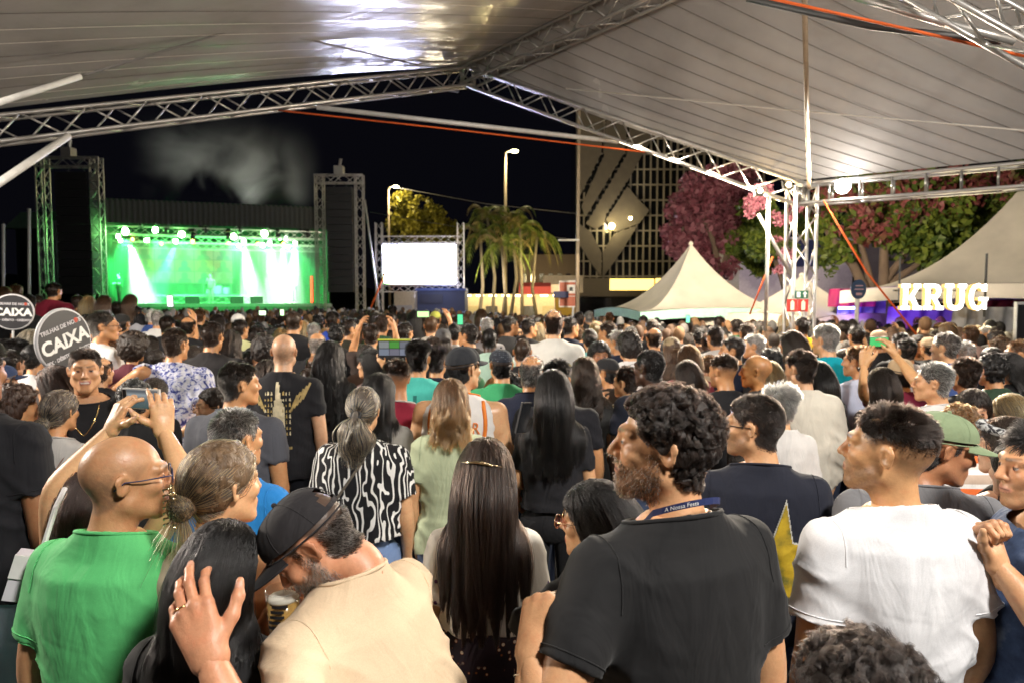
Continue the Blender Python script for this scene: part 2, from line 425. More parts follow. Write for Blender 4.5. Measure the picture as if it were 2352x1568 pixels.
def head_tint(V, N, s):
    """painted skin areas: brows, lips, eyes, shaved hair, beard"""
    n = len(V); C = np.zeros((n, 4)); ax = np.abs(V[:, 0]); y, z = V[:, 1], V[:, 2]
    hc = np.array(s.get('hair', (.02, .015, .012))[:3])
    def lay(m, col):
        m = np.clip(m, 0, 1)[:, None]; col = np.broadcast_to(np.asarray(col, float), (n, 3))
        a = C[:, 3:]; na = m + a * (1 - m)
        C[:, :3] = np.where(na > 0, (col * m + C[:, :3] * a * (1 - m)) / np.maximum(na, 1e-6), col); C[:, 3:] = na
    nz = vnoise(V * 260, 3) * .5 + vnoise(V * 90, 4) * .5
    lay(.16 * sstep(.05, .09, y) * sstep(-.05, -.01, z) * sstep(.03, -.0, z), (.5, .16, .1))
    def seg(a, b):
        a, b = np.array(a), np.array(b); q = np.stack([ax, y, z], 1); t = np.clip(((q - a) @ (b - a)) / ((b - a) @ (b - a)), 0, 1)
        return np.linalg.norm(q - a - t[:, None] * (b - a), axis=1)
    if s.get('sex') == 'f': lay(.75 * sstep(.009, .005, seg((0, .1, -.0535), (.021, .088, -.058))) + .75 * sstep(.009, .005, seg((0, .1, -.063), (.018, .087, -.061))), (.35, .07, .06))
    else: lay(.5 * sstep(.009, .005, seg((0, .1, -.0535), (.021, .088, -.058))) + .5 * sstep(.010, .006, seg((0, .1, -.063), (.018, .087, -.061))), (.38, .15, .12))
    lay(.8 * sstep(.004, .002, np.abs(z + .0585)) * sstep(.025, .02, ax) * sstep(.08, .085, y), (.08, .02, .015))
    if s.get('smile'):
        zz = z - 9.0 * ax * ax
        lay(sstep(.030, .027, ax) * sstep(.0105, .009, np.abs(zz + .0605)) * sstep(.07, .075, y), (.30, .09, .07))
        lay(sstep(.0205, .018, ax) * sstep(.0052, .004, np.abs(zz + .060)) * sstep(.07, .075, y), (.60, .56, .50))
    if s.get('brows', 1): lay(.85 * sstep(.0085, .004, seg((.013, .094, .028), (.044, .074, .032))) * (.8 + .4 * nz), hc * .6)
    el = np.linalg.norm(np.stack([ax - .031, y - .0765, z - .006], 1), axis=1) < .0138
    front = el & (y > .082)
    op = .0050 * (1 - ((ax - .031) / .0155) ** 2)
    lay(front * (np.abs(z - .0055) < op), (.40, .36, .33))
    lay(front * (np.abs(z - .0055) < op) * (np.hypot(ax - .031, z - .006) < .0070), (.03, .016, .010))
    lay(front * (np.abs(z - .0055 - op) < .0016) * .85, (.02, .012, .01))
    b = s.get('beard', 0)
    if b:
        m = sstep(-.022, -.045, z) * sstep(-.012, .012, y) * sstep(-.135, -.105, z)
        m = np.maximum(m, sstep(.01, -.02, z) * sstep(.055, .070, ax) * sstep(-.006, .004, y) * sstep(.035, .02, y) * .9)
        lip = (seg((0, .1, -.058), (.018, .087, -.059)) < .010)
        m = m * (1 - lip) * (1 - .7 * sstep(.03, .018, np.hypot(ax - .042, z + .02)))
        lay(b * m * (.85 + .5 * nz), s.get('beardcol', hc * 1.1))
    hm = hairline(V)
    st = s.get('style', 'short')
    if st == 'bald':
        lay(.42 * hm * sstep(.075, -.01, z + .2 * np.clip(y, 0, 1)) * (.8 + .6 * nz), (.06, .045, .035)); lay(.16 * hm * (.8 + .8 * nz), (.16, .12, .09))
    elif st == 'balding':
        top = sstep(.060, .085, np.hypot(V[:, 0], y * .8 + .02) + .7 * np.clip(.075 - z, 0, 1))
        lay(.9 * hm * top * (.9 + .2 * nz), hc)
    elif st == 'fade':
        lay(.95 * hm * sstep(.0, .075, z + .25 * np.clip(-y - .02, 0, 1)) * (.9 + .4 * nz), hc); lay(.46 * hm * sstep(-.06, .02, z) * (.9 + .5 * nz), hc)
    elif st != 'none':
        lay(.95 * hm, hc * .8)
    return C
def rot_pts(V, w, yaw, pitch, roll, piv):
    """turn the head on its neck: angles (degrees) scaled by the per-point weight w"""
    q = V - piv; x, y, z = q[:, 0], q[:, 1], q[:, 2]
    a = R(roll) * w; x, z = x * np.cos(a) + z * np.sin(a), -x * np.sin(a) + z * np.cos(a)
    a = -R(pitch) * w; y, z = y * np.cos(a) - z * np.sin(a), y * np.sin(a) + z * np.cos(a)
    a = -R(yaw) * w; x, y = x * np.cos(a) - y * np.sin(a), x * np.sin(a) + y * np.cos(a)
    return np.stack([x, y, z], 1) + piv
PIV = np.array([0, -.032, -.095])
def head_mat(s, full=True):
    """head-local -> body-local matrix"""
    rel = s['yaw'] - s['byaw']
    m = Matrix.Rotation(-R(rel), 4, 'Z') @ Matrix.Rotation(-R(s.get('pitch', 0)), 4, 'X') @ Matrix.Rotation(R(s.get('roll', 0)), 4, 'Y')
    o = Vector((s['lean'][0], s['lean'][1] + s.get('fwd', .015), 1.60)); p = Vector(PIV) * s.get('hs', 1)
    return Matrix.Translation(o + p) @ m @ Matrix.Translation(-p) @ Matrix.Scale(s.get('hs', 1), 4)

# ------------------------------------------------------------------ bodies
TZ = [.60, .72, .82, .92, 1.05, 1.20, 1.32, 1.385, 1.425, 1.455, 1.478, 1.51, 1.7]
TA = {'m': [.185, .188, .188, .182, .174, .184, .188, .176, .150, .108, .080, .066, .05],
      'f': [.19, .186, .184, .178, .150, .158, .165, .158, .128, .086, .066, .056, .045]}
TB = {'m': [.125, .126, .126, .125, .122, .128, .122, .106, .087, .074, .068, .060, .05],
      'f': [.13, .128, .126, .122, .105, .112, .110, .096, .078, .066, .058, .05, .045]}
TC = [0, 0, 0, 0, 0, -.002, -.008, -.018, -.025, -.029, -.030, -.028, -.02]
def tz_of(s):
    f = s['sex']; b = s['build']; z = np.array(TZ)
    A = np.array(TA[f]) * np.where(z < 1.43, b, 1); B = np.array(TB[f]) * np.where(z < 1.40, b * s.get('belly', 1), 1)
    return A, B
def torso(s, X, Y, Z, off=0.0):
    A, B = tz_of(s); Zf = np.ravel(Z); shp = np.shape(Z)
    a = (np.interp(Zf, TZ, A) + off).reshape(shp).astype(f32); b = (np.interp(Zf, TZ, B) + off).reshape(shp).astype(f32)
    c = np.interp(Zf, TZ, TC).reshape(shp).astype(f32)
    w = sstep(.9, 1.5, Z)
    x = np.abs((X - s['lean'][0] * w) / a); y = np.abs((Y - c - s['lean'][1] * w) / b)
    return ((x**2.3 + y**2.3 + 1e-6)**(1 / 2.3) - 1) * np.minimum(a, b)
def shoulder(s, side):
    sw = (.172 if s['sex'] == 'm' else .142) * s['build']
    w = float(sstep(.9, 1.5, np.array(1.405)))
    return Vector((side * sw + s['lean'][0] * w, -.018 + s['lean'][1] * w, 1.378))
def arm_pose(s, side, root_inv):
    S = shoulder(s, side); p = s.get('armL' if side < 0 else 'armR', 'down')
    if p == 'down': E = S + Vector((side * .052, -.025, -.28)); W = E + Vector((side * -.015, .08, -.235))
    elif p == 'fold': E = S + Vector((side * .05, .03, -.28)); W = E + Vector((side * -.16, .20, .03))
    elif p == 'up': E = S + Vector((side * .06, .22, .06)); W = E + Vector((side * -.05, .09, .22))
    elif p == 'face': E = S + Vector((side * .05, .15, -.22)); W = E + Vector((side * -.10, .10, .22))
    elif p == 'back': E = S + Vector((side * .07, -.09, -.27)); W = E + Vector((side * -.17, -.05, -.12))
    else: E, W = root_inv @ p[0], root_inv @ p[1]
    return S, E, W
def hand_mesh(side, curl=(20, 25, 28, 32, 15), spread=6, vox=.005, thumb=40):
    """hand: wrist at the origin, fingers along +Y, back of the hand +Z; side +1 = thumb on +X"""
    prim = []
    bx = [.032, .011, -.011, -.030]; by = [.092, .097, .092, .082]
    L = [(.043, .027, .022), (.047, .030, .024), (.043, .028, .023), (.034, .022, .020)]
    for i in range(4):
        b = Vector((side * bx[i], by[i], .004 if i in (1, 2) else 0)); prim.append(((side * bx[i] * .55, .0, 0), b, .0185, .0125, .012))
        a = Matrix.Rotation(-side * R((1.5 - i) * spread), 3, 'Z'); c = 0; p = b
        for j, l in enumerate(L[i]):
            c += curl[i] * (1.0, 1.15, .8)[j]
            q = p + a @ Vector((0, math.cos(R(c)), -math.sin(R(c)))) * l
            prim.append((p, q, (.0102, .0092, .0082)[j], (.0094, .0084, .0066)[j], .0045)); p = q
    p = Vector((side * .022, .022, -.006)); az = R(thumb); c = R(curl[4])
    for j, l in enumerate((.047, .034, .028)):
        d = Vector((side * math.sin(az), math.cos(az), -math.sin(c) * .6)).normalized()
        q = p + d * l; prim.append((p, q, (.0165, .0125, .0108)[j], (.0128, .011, .0078)[j], .008)); p = q; az -= R(14); c += R(curl[4] * .6)
    prim.append(((0, -.050, -.001), (side * .002, .022, 0), .0225, .0215, .018))
    pts = np.array([list(q) for pr in prim for q in pr[:2]])
    def fn(X, Y, Z):
        d = None
        for a, b, ra, rb, k in prim:
            e = cap(X, Y, Z, a, b, ra, rb); d = e if d is None else smin(d, e, k)
        return d
    V, Q = surfnet(fn, pts.min(0) - .025, pts.max(0) + .025, vox); C = np.zeros((len(V), 4))
    N = vnormals(V, Q)
    for i, (a, b, ra, rb, k) in enumerate(prim):
        j = i - (i // 4 + 1) if i < 16 else i - 13
        if (i < 16 and i % 4 == 3) or i == 18:
            d = (Vector(b) - Vector(a)).normalized(); c = np.array(Vector(a).lerp(Vector(b), .72)); q = V - c; up = np.array(d.cross(Vector((1, 0, 0))).normalized()); up = up if up[2] > 0 or i < 16 and up[1] > 0 else -up
            m = (np.abs(q @ np.array(d)) < .0068) & (N @ up > .45) & (np.linalg.norm(q, axis=1) < .0115); C[m] = (.62, .34, .27, .6)
        elif i < 16 and i % 4 in (1, 2):
            m = np.linalg.norm(V - np.array(a), axis=1) < ra * 1.35; C[m] = np.maximum(C[m], (.30, .11, .07, .22))
    return V, Q, C
def frame(o, ydir, zdir):
    y = Vector(ydir).normalized(); z = Vector(zdir); z = (z - y * z.dot(y)).normalized(); x = y.cross(z)
    return Matrix(((x.x, y.x, z.x, o[0]), (x.y, y.y, z.y, o[1]), (x.z, y.z, z.z, o[2]), (0, 0, 0, 1)))
def xf(M, V):
    A = np.array(M); return np.asarray(V) @ A[:3, :3].T + A[:3, 3]
def smooth_path(pts, n=9):
    S, E, W = [np.array(p) for p in pts]; out = []
    for t in np.linspace(0, 1, n): out.append(S + (E - S) * t)
    for t in np.linspace(0, 1, n)[1:]: out.append(E + (W - E) * t)
    o = np.array(out); q = o.copy()
    for _ in range(2): q[1:-1] = (q[:-2] + 2 * q[1:-1] + q[2:]) / 4
    return q
def body_data(s, ri, vox):
    """one skin mesh: head, neck, shoulders, arms, hands"""
    hv, Q, N = head_tmpl(s['sex'], vox); hs = s.get('hs', 1)
    C = head_tint(hv, N, s)
    w = sstep(-.195, -.095, hv[:, 2])
    V = rot_pts(hv * hs, w, s['yaw'] - s['byaw'], s.get('pitch', 0), s.get('roll', 0), PIV * hs)
    o = np.array([s['lean'][0], s['lean'][1] + s.get('fwd', .015), 1.60]); V = V + o
    V[:, 1] -= (1 - w) * s.get('fwd', .015)
    Vs, Fs, Cs = [V], [Q], [C]
    def put(v, q, tint=None):
        n = sum(len(a) for a in Vs); Vs.append(np.asarray(v)); Fs.append(np.asarray(q) + n)
        c = np.zeros((len(v), 4))
        if tint is not None: c[:] = tint
        Cs.append(c)
    off = -.012 if s.get('garb', 'tee') not in ('tank', 'strap') else -.004
    def yoke(X, Y, Z):
        d = torso(s, X, Y, Z, off)
        for sd in (-1, 1):
            S, E, W = arm_pose(s, sd, ri); d = smin(d, cap(X, Y, Z, S, S + (E - S) * .35, .056 if s['sex'] == 'm' else .044, .05 if s['sex'] == 'm' else .04), .04)
        return np.maximum(np.maximum(d, 1.12 - Z), Z - 1.475)
    hvox = max(.016, vox * 2.6)
    lx, ly = s['lean'][0], s['lean'][1]
    v, q = surfnet(yoke, (-.36 + min(0, lx), -.22 + min(0, ly), 1.10), (.36 + max(0, lx), .26 + max(0, ly), 1.56), hvox); put(v, q)
    rm = 1 if s['sex'] == 'm' else .84
    for sd in (-1, 1):
        S, E, W = arm_pose(s, sd, ri)
        pth = smooth_path((S, E, W), 9)
        rr = np.interp(np.linspace(0, 1, len(pth)), [0, .12, .3, .48, .6, .75, 1], [.044, .050, .047, .041, .043, .036, .0225]) * rm * s.get('armr', 1) * (.6 + .4 * s['build'])
        m = MB(); m.tube([tuple(p) for p in pth], list(rr), 12 if vox < .0055 else 8, True)
        quads = [f if len(f) == 4 else None for f in m.F]; qq = [f for f in quads if f]
        put(np.array(m.V), np.array(qq))
        hp = s.get('handL' if sd < 0 else 'handR', {})
        if hp.get('skip'): continue
        d = (W - E).normalized(); dr = hp.get('dir'); nm = hp.get('nrm')
        rot = ri.to_3x3() if ri else Matrix.Identity(3)
        dr = (rot @ Vector(dr)).normalized() if dr else d
        nm = (rot @ Vector(nm)).normalized() if nm else Vector((sd, -.2, .2))
        M = frame(W + dr * hp.get('shift', 0), dr, nm)
        sc = hp.get('scale', 1) * (.93 if s['sex'] == 'f' else 1)
        # thumb side follows from which hand it is and which way its back looks
        v, q, hc = hand_mesh(-1 if sd > 0 else 1, hp.get('curl', (22, 26, 30, 34, 15)), hp.get('spread', 4), hp.get('vox', max(.0055, vox * 1.25)), hp.get('thumb', 40))
        v = xf(M, v * sc)
        if np.linalg.det(np.array(M)[:3, :3]) < 0: q = q[:, ::-1]
        put(v, q, hc)
        s['_hand' + ('L' if sd < 0 else 'R')] = M
    V = np.concatenate(Vs); me = mesh('person', V, np.concatenate(Fs), SKIN)
    attr_color(me, 'tint', np.concatenate(Cs))
    return me
def shirt_data(s, ri, vox, mat):
    typ = s.get('garb', 'tee'); hem = s.get('hem', .84); neck = s.get('neck', 0.0)
    sl = {'tee': .66, 'polo': .66, 'long': 1.0, 'jacket': 1.0, 'tank': 0, 'strap': 0, 'half': .9}[typ]
    arms = [arm_pose(s, sd, ri) for sd in (-1, 1)]; loose = s.get('loose', 0.0)
    rm = (1.06 if s['sex'] == 'm' else .90) * s.get('armr', 1) * (.6 + .4 * s['build'])
    lx, ly = s['lean'][0], s['lean'][1]
    def base(X, Y, Z):
        d = torso(s, X, Y, Z, .006 + loose); s['_t'] = d
        if s['sex'] == 'f': d = smin(d, ell(np.abs(X), Y, Z, (.07, .085, 1.24), (.065, .06, .075)), .04)
        for S, E, W in arms:
            if sl == 0: continue
            if sl <= .9:
                e = S + (E - S) * sl; d = smin(d, cap(X, Y, Z, S, e + (E - S) * .12, (.056 + loose) * rm, (.058 + loose * 1.4) * rm), .04)
            else:
                d = smin(d, cap(X, Y, Z, S, E, (.057 + loose) * rm, (.055 + loose) * rm), .045)
                d = smin(d, cap(X, Y, Z, E, E + (W - E) * .92, (.055 + loose) * rm, (.040 + loose * .6) * rm), .03)
        return d
    def zc(Y): return 1.470 + neck - .30 * (Y - ly + .02) - .0
    def fn(X, Y, Z):
        d = base(X, Y, Z)
        d = np.maximum(d, Z - zc(Y)); d = np.maximum(d, hem - Z)
        for S, E, W in arms:
            a, fr = (E, sl) if sl <= .9 else (W, .9)
            b0 = S if sl <= .9 else E
            if sl == 0:
                continue
            dr = np.array((a - b0).normalized()); e = np.array(b0 + (a - b0) * fr)
            pl = (X - e[0]) * dr[0] + (Y - e[1]) * dr[1] + (Z - e[2]) * dr[2]
            near = cap(X, Y, Z, e, e + dr * .14, .105) 
            d = np.where(s['_t'] > .0015, np.maximum(d, np.minimum(pl, -near)), d)
        if sl == 0:
            for sd in (-1, 1):
                S = shoulder(s, sd); d = np.maximum(d, -cap(X, Y, Z, (S.x + sd * .018, S.y, S.z + .06), (S.x + sd * .03, S.y + .0, S.z - .13), .062))
        return d
    P3 = np.array([list(p) for a in arms for p in (a if sl > .9 else a[:2])]) if sl else np.array([list(a[0]) for a in arms])
    lo = np.minimum(P3.min(0) - .11, [-.25, -.22, 9]); hi = np.maximum(P3.max(0) + .11, [.25, .26, -9])
    lo[0] = min(lo[0], -.24 * s['build'] + min(0, lx)); hi[0] = max(hi[0], .24 * s['build'] + max(0, lx))
    lo[1] = min(lo[1], -.19 * s['build'] + min(0, ly)); hi[1] = max(hi[1], .21 * s['build'] * s.get('belly', 1) + max(0, ly))
    lo[2] = min(lo[2], hem - .03); hi[2] = max(hi[2], 1.53)
    V, Q = surfnet(fn, lo, hi, vox)
    N = vnormals(V, Q)
    # open the neck, hem and cuffs
    kill = (V[:, 2] > zc(V[:, 1]) - vox * .55) & (np.abs(V[:, 0] - lx) < .125) | (V[:, 2] < hem + vox * .55)
    for S, E, W in arms:
        if sl == 0: continue
        a, fr = (E, sl) if sl <= .9 else (W, .9); b0 = S if sl <= .9 else E
        dr = np.array((a - b0).normalized()); e = np.array(b0 + (a - b0) * fr); q = V - e
        pl = q @ dr; rad = np.linalg.norm(q - pl[:, None] * dr, axis=1)
        kill |= (np.abs(pl) < vox * .55) & (rad < .05 * rm + loose) & (N @ dr > .5)
    Q = Q[~kill[Q].all(1)]
    # folds
    amp = s.get('fold', 1.0)
    q = V * np.array([7.5, 7.5, 3.0]) + vnoise(V * 3, 5)[:, None] * .8 + s.get('seed', 0)
    f1 = (1 - np.abs(vnoise(q, 1)) * 1.6) ** 2 * 1.6 - .8
    q2 = V @ np.array([[.8, 0, .6], [0, 1, 0], [-.6, 0, .8]]) * np.array([5, 5, 16]) + s.get('seed', 0)
    f2 = (1 - np.abs(vnoise(q2, 2)) * 1.6) ** 2 * 1.6 - .8
    f3 = (1 - np.abs(vnoise(V * np.array([4, 4, 17]) + vnoise(V * 5, 6)[:, None] * .9, 7)) * 1.6) ** 2 - .5
    sideness = sstep(.06, .17, np.abs(V[:, 0] - lx)); low = sstep(1.42, 1.15, V[:, 2])
    V = V + N * ((f1 * .0065 * (.25 + .75 * low) + f2 * .0075 * sideness * (.45 + .55 * low) + f3 * .008 * sstep(1.22, 1.0, V[:, 2])) * amp)[:, None]
    s.pop('_t', None); me = mesh('shirt', V, Q, mat); s['_shirt'] = (V, Q)
    return me
def collar_data(s, mat):
    """ribbed neck band"""
    neck = s.get('neck', 0.0); lx, ly = s['lean']; rows = []
    A, B = tz_of(s); n = 40; m = MB(); pts = []
    for k in range(n + 1):
        w = 2 * math.pi * k / n
        y = 0; z = 1.468
        for _ in range(4):
            a = np.interp(z, TZ, A) + .006; b = np.interp(z, TZ, B) + .006; c = np.interp(z, TZ, TC)
            y = c + b * math.sin(w); z = 1.464 + neck - .30 * (y + .02)
        ww = float(sstep(.9, 1.5, np.array(z)))
        pts.append((a * math.cos(w) + lx * ww, y + ly * ww, z))
    m.tube(pts, .0052, 6, False); return mesh('collar', m.V, m.F, mat)
def legs_data(sex):
    m = MB(); f = .92 if sex == 'f' else 1
    for sd in (-1, 1):
        m.tube([(sd * .085, 0, .93), (sd * .092, .0, .82), (sd * .095, .012, .65), (sd * .098, .02, .50), (sd * .10, .0, .30), (sd * .10, -.01, .07)], [.098 * f, .095 * f, .080 * f, .062, .058, .056], 10)
    m.ball((0, 0, .90), (.172 * (1.02 if sex == 'f' else 1), .115, .12), 14, 8)
    return mesh('trousers', m.V, m.F, DENIM)
def shoes_data():
    m = MB()
    for sd in (-1, 1):
        m.tube([(sd * .10, -.09, .035), (sd * .10, -.06, .045), (sd * .10, .05, .045), (sd * .105, .13, .032), (sd * .108, .175, .026)], [.02, .042, .044, .038, .018], 8)
    return mesh('shoes', m.V, m.F, CLOTH)
_shared = {}
def shared(k, fn, *a):
    if k not in _shared: _shared[k] = fn(*a)
    return _shared[k]

# ------------------------------------------------------------------ hair
CR_C, CR_R = np.array([0, -.016, .030]), np.array([.0755, .099, .090])
def scalp(s, n, rng, thresh=.35):
    V, Q, N = head_tmpl(s['sex'], .0065); st = s['style']
    m = hairline(V)
    if s.get('cap'): m = m * sstep(.022, .012, V[:, 2] - .012 * V[:, 1] / .1)
    if st == 'balding':
        top = sstep(.060, .085, np.hypot(V[:, 0], V[:, 1] * .8 + .02) + .7 * np.clip(.075 - V[:, 2], 0, 1)); m = m * (.06 + .94 * top)
    if st == 'fade': m = m * sstep(.022, .07, V[:, 2] + .15 * np.clip(-V[:, 1] - .02, 0, 1))
    T = np.concatenate([Q[:, [0, 1, 2]], Q[:, [0, 2, 3]]])
    ar = np.linalg.norm(np.cross(V[T[:, 1]] - V[T[:, 0]], V[T[:, 2]] - V[T[:, 0]]), axis=1) * m[T].mean(1)
    t = rng.choice(len(T), n, p=ar / ar.sum()); u = rng.random((n, 2)); fl = u.sum(1) > 1; u[fl] = 1 - u[fl]
    a, b, c = V[T[t, 0]], V[T[t, 1]], V[T[t, 2]]
    p = a + (b - a) * u[:, :1] + (c - a) * u[:, 1:]
    nr = N[T[t, 0]]; return p, nr
def unit(v): return v / (np.linalg.norm(v, axis=-1, keepdims=True) + 1e-9)
def push_head(p, lay):
    q = (p - CR_C) / (CR_R + lay[:, None]); r = np.linalg.norm(q, axis=1, keepdims=True)
    return np.where(r < 1, CR_C + q / np.maximum(r, 1e-4) * (CR_R + lay[:, None]), p)
def hair_points(s, n, rng, Mh):
    """strand points (n, m, 3) in body-local space"""
    st = s['style']; p, nr = scalp(s, n, rng); g = rng.normal(0, 1, (n, 3)); MA = np.array(Mh)
    fin = lambda S: (S.reshape(-1, 3) @ MA[:3, :3].T + MA[:3, 3]).reshape(S.shape)
    back = np.stack([np.zeros(n), -np.ones(n), -.5 * np.ones(n)], 1)
    if st in ('short', 'fade', 'balding', 'messy', 'buzz'):
        L = {'short': .022, 'fade': .020, 'balding': .018, 'messy': .055, 'buzz': .008}[st] * s.get('hl', 1)
        k = 5 if st != 'messy' else 8
        cl = p[rng.integers(0, n, max(60, n // 45))]
        ci = np.argmin(((p[:, None, :] - cl[None]) ** 2).sum(2), 1) if st == 'messy' else np.argmin(((p[:, None, :] - cl[None, :60]) ** 2).sum(2), 1)
        cr = rng.normal(0, 1, (len(cl), 3))[ci]
        flow = np.array(s.get('flow', (.25, -.2, -.1)))
        top = sstep(.03, .09, p[:, 2])[:, None]
        dirn = unit(nr * (.35 + .35 * top) + back * (1 - top) * .9 + flow * top + cr * (.28 if st != 'messy' else .55) + g * .12)
        if st == 'fade': L = L * (.09 + 1.25 * top[:, 0])
        elif st == 'short': L = L * (.55 + .75 * top[:, 0])
        L = np.broadcast_to(L, (n,)) * rng.uniform(.75, 1.2, n); S = [p]; d = dirn
        for j in range(k - 1):
            d = unit(d + np.array([0, -.05, -.30]) * (1 if st == 'messy' else .5) + (cr * .25 if st == 'messy' else 0)); q = S[-1] + d * (L / (k - 1))[:, None]
            S.append(push_head(q, .001 + .012 * (j / k) * rng.random(n)))
        return fin(np.stack(S, 1))
    if st in ('curly', 'afro'):
        L = {'curly': .050, 'afro': .075}[st] * s.get('hl', 1); k = 16
        cl = p[rng.integers(0, n, max(50, n // 38))]; ci = np.argmin(((p[:, None, :] - cl[None]) ** 2).sum(2), 1)
        c0, ph = cl[ci], rng.uniform(0, 6.28, len(cl))[ci]; tw = rng.uniform(.8, 1.3, len(cl))[ci]
        nc = unit(c0 - CR_C + 0 * p); top = sstep(-.02, .07, p[:, 2])
        ax = unit(nc + rng.normal(0, .45, (len(cl), 3))[ci] + np.array([0, -.15, -.12])); a = unit(np.cross(ax, rng.normal(0, 1, (len(cl), 3))[ci])); b = np.cross(ax, a)
        S = []; rad = .0085 * s.get('cr', 1)
        Lc = L * (.45 + .75 * top) * rng.uniform(.8, 1.1, n)
        for j in range(k):
            t = j / (k - 1); w = ph + t * 8.5 * tw; r = rad * min(1, t * 2.5)
            cen = p + (c0 - p) * .55 * t + ax * (Lc * (t - .32 * t * t))[:, None]
            S.append(push_head(cen + (a * np.cos(w)[:, None] + b * np.sin(w)[:, None]) * r + g * .0016 * t, np.full(n, .001)))
        return fin(np.stack(S, 1))
    if st in ('pony', 'bun', 'clawbun', 'lowbun'):
        T = np.array({'pony': (0, -.125, .0), 'bun': (0, -.128, .035), 'clawbun': (0, -.106, -.022), 'lowbun': (0, -.122, -.045)}[st])
        S = []; lay = .004 + .010 * rng.random(n); k = 9
        for j in range(k):
            t = j / (k - 1); q = p + (T - p) * (t ** 1.1) + g * .0015; S.append(push_head(q, lay * np.sin(math.pi * min(1, t * 1.0) * .5 + .2)))
        if st == 'pony':
            Lp = s.get('len', .30); off = rng.normal(0, .018, (n, 2)); m = 10
            for j in range(1, m + 1):
                t = j / m; sp = .5 + 1.1 * math.sin(math.pi * min(t, .8)); drop = Lp * t * (1 - .12 * rng.random(n))
                S.append(np.stack([T[0] + off[:, 0] * sp + .008 * np.sin(9 * t + off[:, 0] * 60), T[1] - .035 * math.sin(min(1, t * 3) * 1.57) + off[:, 1] * sp * .7 + .012 * t, T[2] - drop], 1))
        else:
            rb = {'bun': .034, 'clawbun': .031, 'lowbun': .036}[st]; a = unit(rng.normal(0, 1, (n, 3)) * np.array([.5, 1.4, .5])); u = unit(np.cross(a, g)); v = np.cross(a, u)
            C = T + np.array([0, -.018, -.006]); w0 = rng.uniform(0, 6.28, n)
            for j in range(9):
                w = w0 + j * .5; rr = rb * (.8 + .25 * rng.random(n))
                S.append(C + (u * np.cos(w)[:, None] + v * np.sin(w)[:, None]) * rr[:, None] * np.array([1.1, .8, 1.0]) + a * .012)
            if st == 'clawbun':
                loose = rng.random(n) < .02
                for j in range(9): S[k + j][loose] = (T + np.array([0, -.015, -.025 - .012 * j]) + g * (.008 + .003 * j))[loose]
        return fin(np.stack(S, 1))
    # long styles: flow off the scalp and fall over the back
    L = s.get('len', .45); k = 20; lay = .004 + .015 * rng.random(n)
    pw = p @ MA[:3, :3].T + MA[:3, 3]; nw = nr @ MA[:3, :3].T
    lat = np.sign(p[:, 0] + rng.normal(0, .022, n)); front = sstep(.0, .07, p[:, 1])
    d0 = np.stack([lat * (.26 - .12 * front) * sstep(-.0, .05, p[:, 2]), -.45 - .9 * front, .05 - .5 * (1 - sstep(.0, .1, p[:, 2]))], 1)
    d = unit((d0 + nr * .05 + g * .05) @ MA[:3, :3].T)
    cl = p[rng.integers(0, n, 90)]; ci = np.argmin(((p[:, None, :] - cl[None]) ** 2).sum(2), 1)
    MI = np.linalg.inv(MA); S = [pw]; Ln = L * rng.uniform(.70, 1.06, n) + (.1 - p[:, 2]) * -.3
    bk = np.array([0, -1.0, 0]) @ np.array(Matrix.Rotation(0, 3, 'Z'))
    ph = rng.uniform(0, 6.28, 90)[ci]; amp = {'long': .0045, 'wavy': .011, 'bigcurl': .020}.get(st, 0)
    hb = (np.array([0, -1., 0]) @ MA[:3, :3].T)
    q = pw
    for j in range(1, k):
        t = j / (k - 1); on = sstep(.03, -.10, (q - MA[:3, 3])[:, 2])[:, None]
        d = unit(d * .55 + np.array([0, 0, -1.]) * (.30 + .5 * on) + hb * .16 * (1 - on) + g * .010)
        q = q + d * (Ln / (k - 1))[:, None]
        h = q @ MI[:3, :3].T + MI[:3, 3]; h = push_head(h, lay)
        face = (h[:, 1] > .03) & (h[:, 2] < .05); h[:, 1] = np.where(face & (np.abs(h[:, 0]) < .085), h[:, 1] - .012, h[:, 1])
        nk = np.hypot(h[:, 0], h[:, 1] + .04) ; inn = (h[:, 2] < -.03) & (nk < .068)
        sc = np.where(inn, .068 / np.maximum(nk, .01), 1); h[:, 0] *= sc; h[:, 1] = (h[:, 1] + .04) * sc - .04
        q = h @ MA[:3, :3].T + MA[:3, 3]
        td = torso(s, q[:, 0], q[:, 1], q[:, 2], .02) - lay * .9
        inn = (td < 0) & (q[:, 2] > .8) & (q[:, 2] < 1.49)
        gx = q[:, 0] - s['lean'][0]; gy = q[:, 1] - s['lean'][1]; gn = unit(np.stack([gx * .35, gy - .02, np.full(n, .02)], 1))
        q = np.where(inn[:, None], q - gn * td[:, None], q)
        out = q.copy()
        if amp:
            w = ph + t * L * (42 if st != 'long' else 17); e = amp * t
            out[:, 0] += np.sin(w) * e; out[:, 1] += np.cos(w) * e * .7
        S.append(out)
    S = np.stack(S, 1)
    lo_ = rng.normal(0, 1, (90, 2))[ci] * np.array([.013, .007]) * (L / .45)
    S[:, :, 0] += lo_[:, :1] * np.linspace(0, 1, k)[None] ** 1.3; S[:, :, 1] -= np.abs(lo_[:, 1:]) * np.linspace(0, 1, k)[None] ** 1.3
    # strands gather in locks towards the tips
    tt = np.linspace(0, 1, k)[None, :, None] ** 1.5 * s.get('clump', .45)
    for c in range(90):
        m = ci == c
        if m.sum() > 2: S[m] = S[m] + (S[m].mean(0, keepdims=True) - S[m]) * tt
    return S
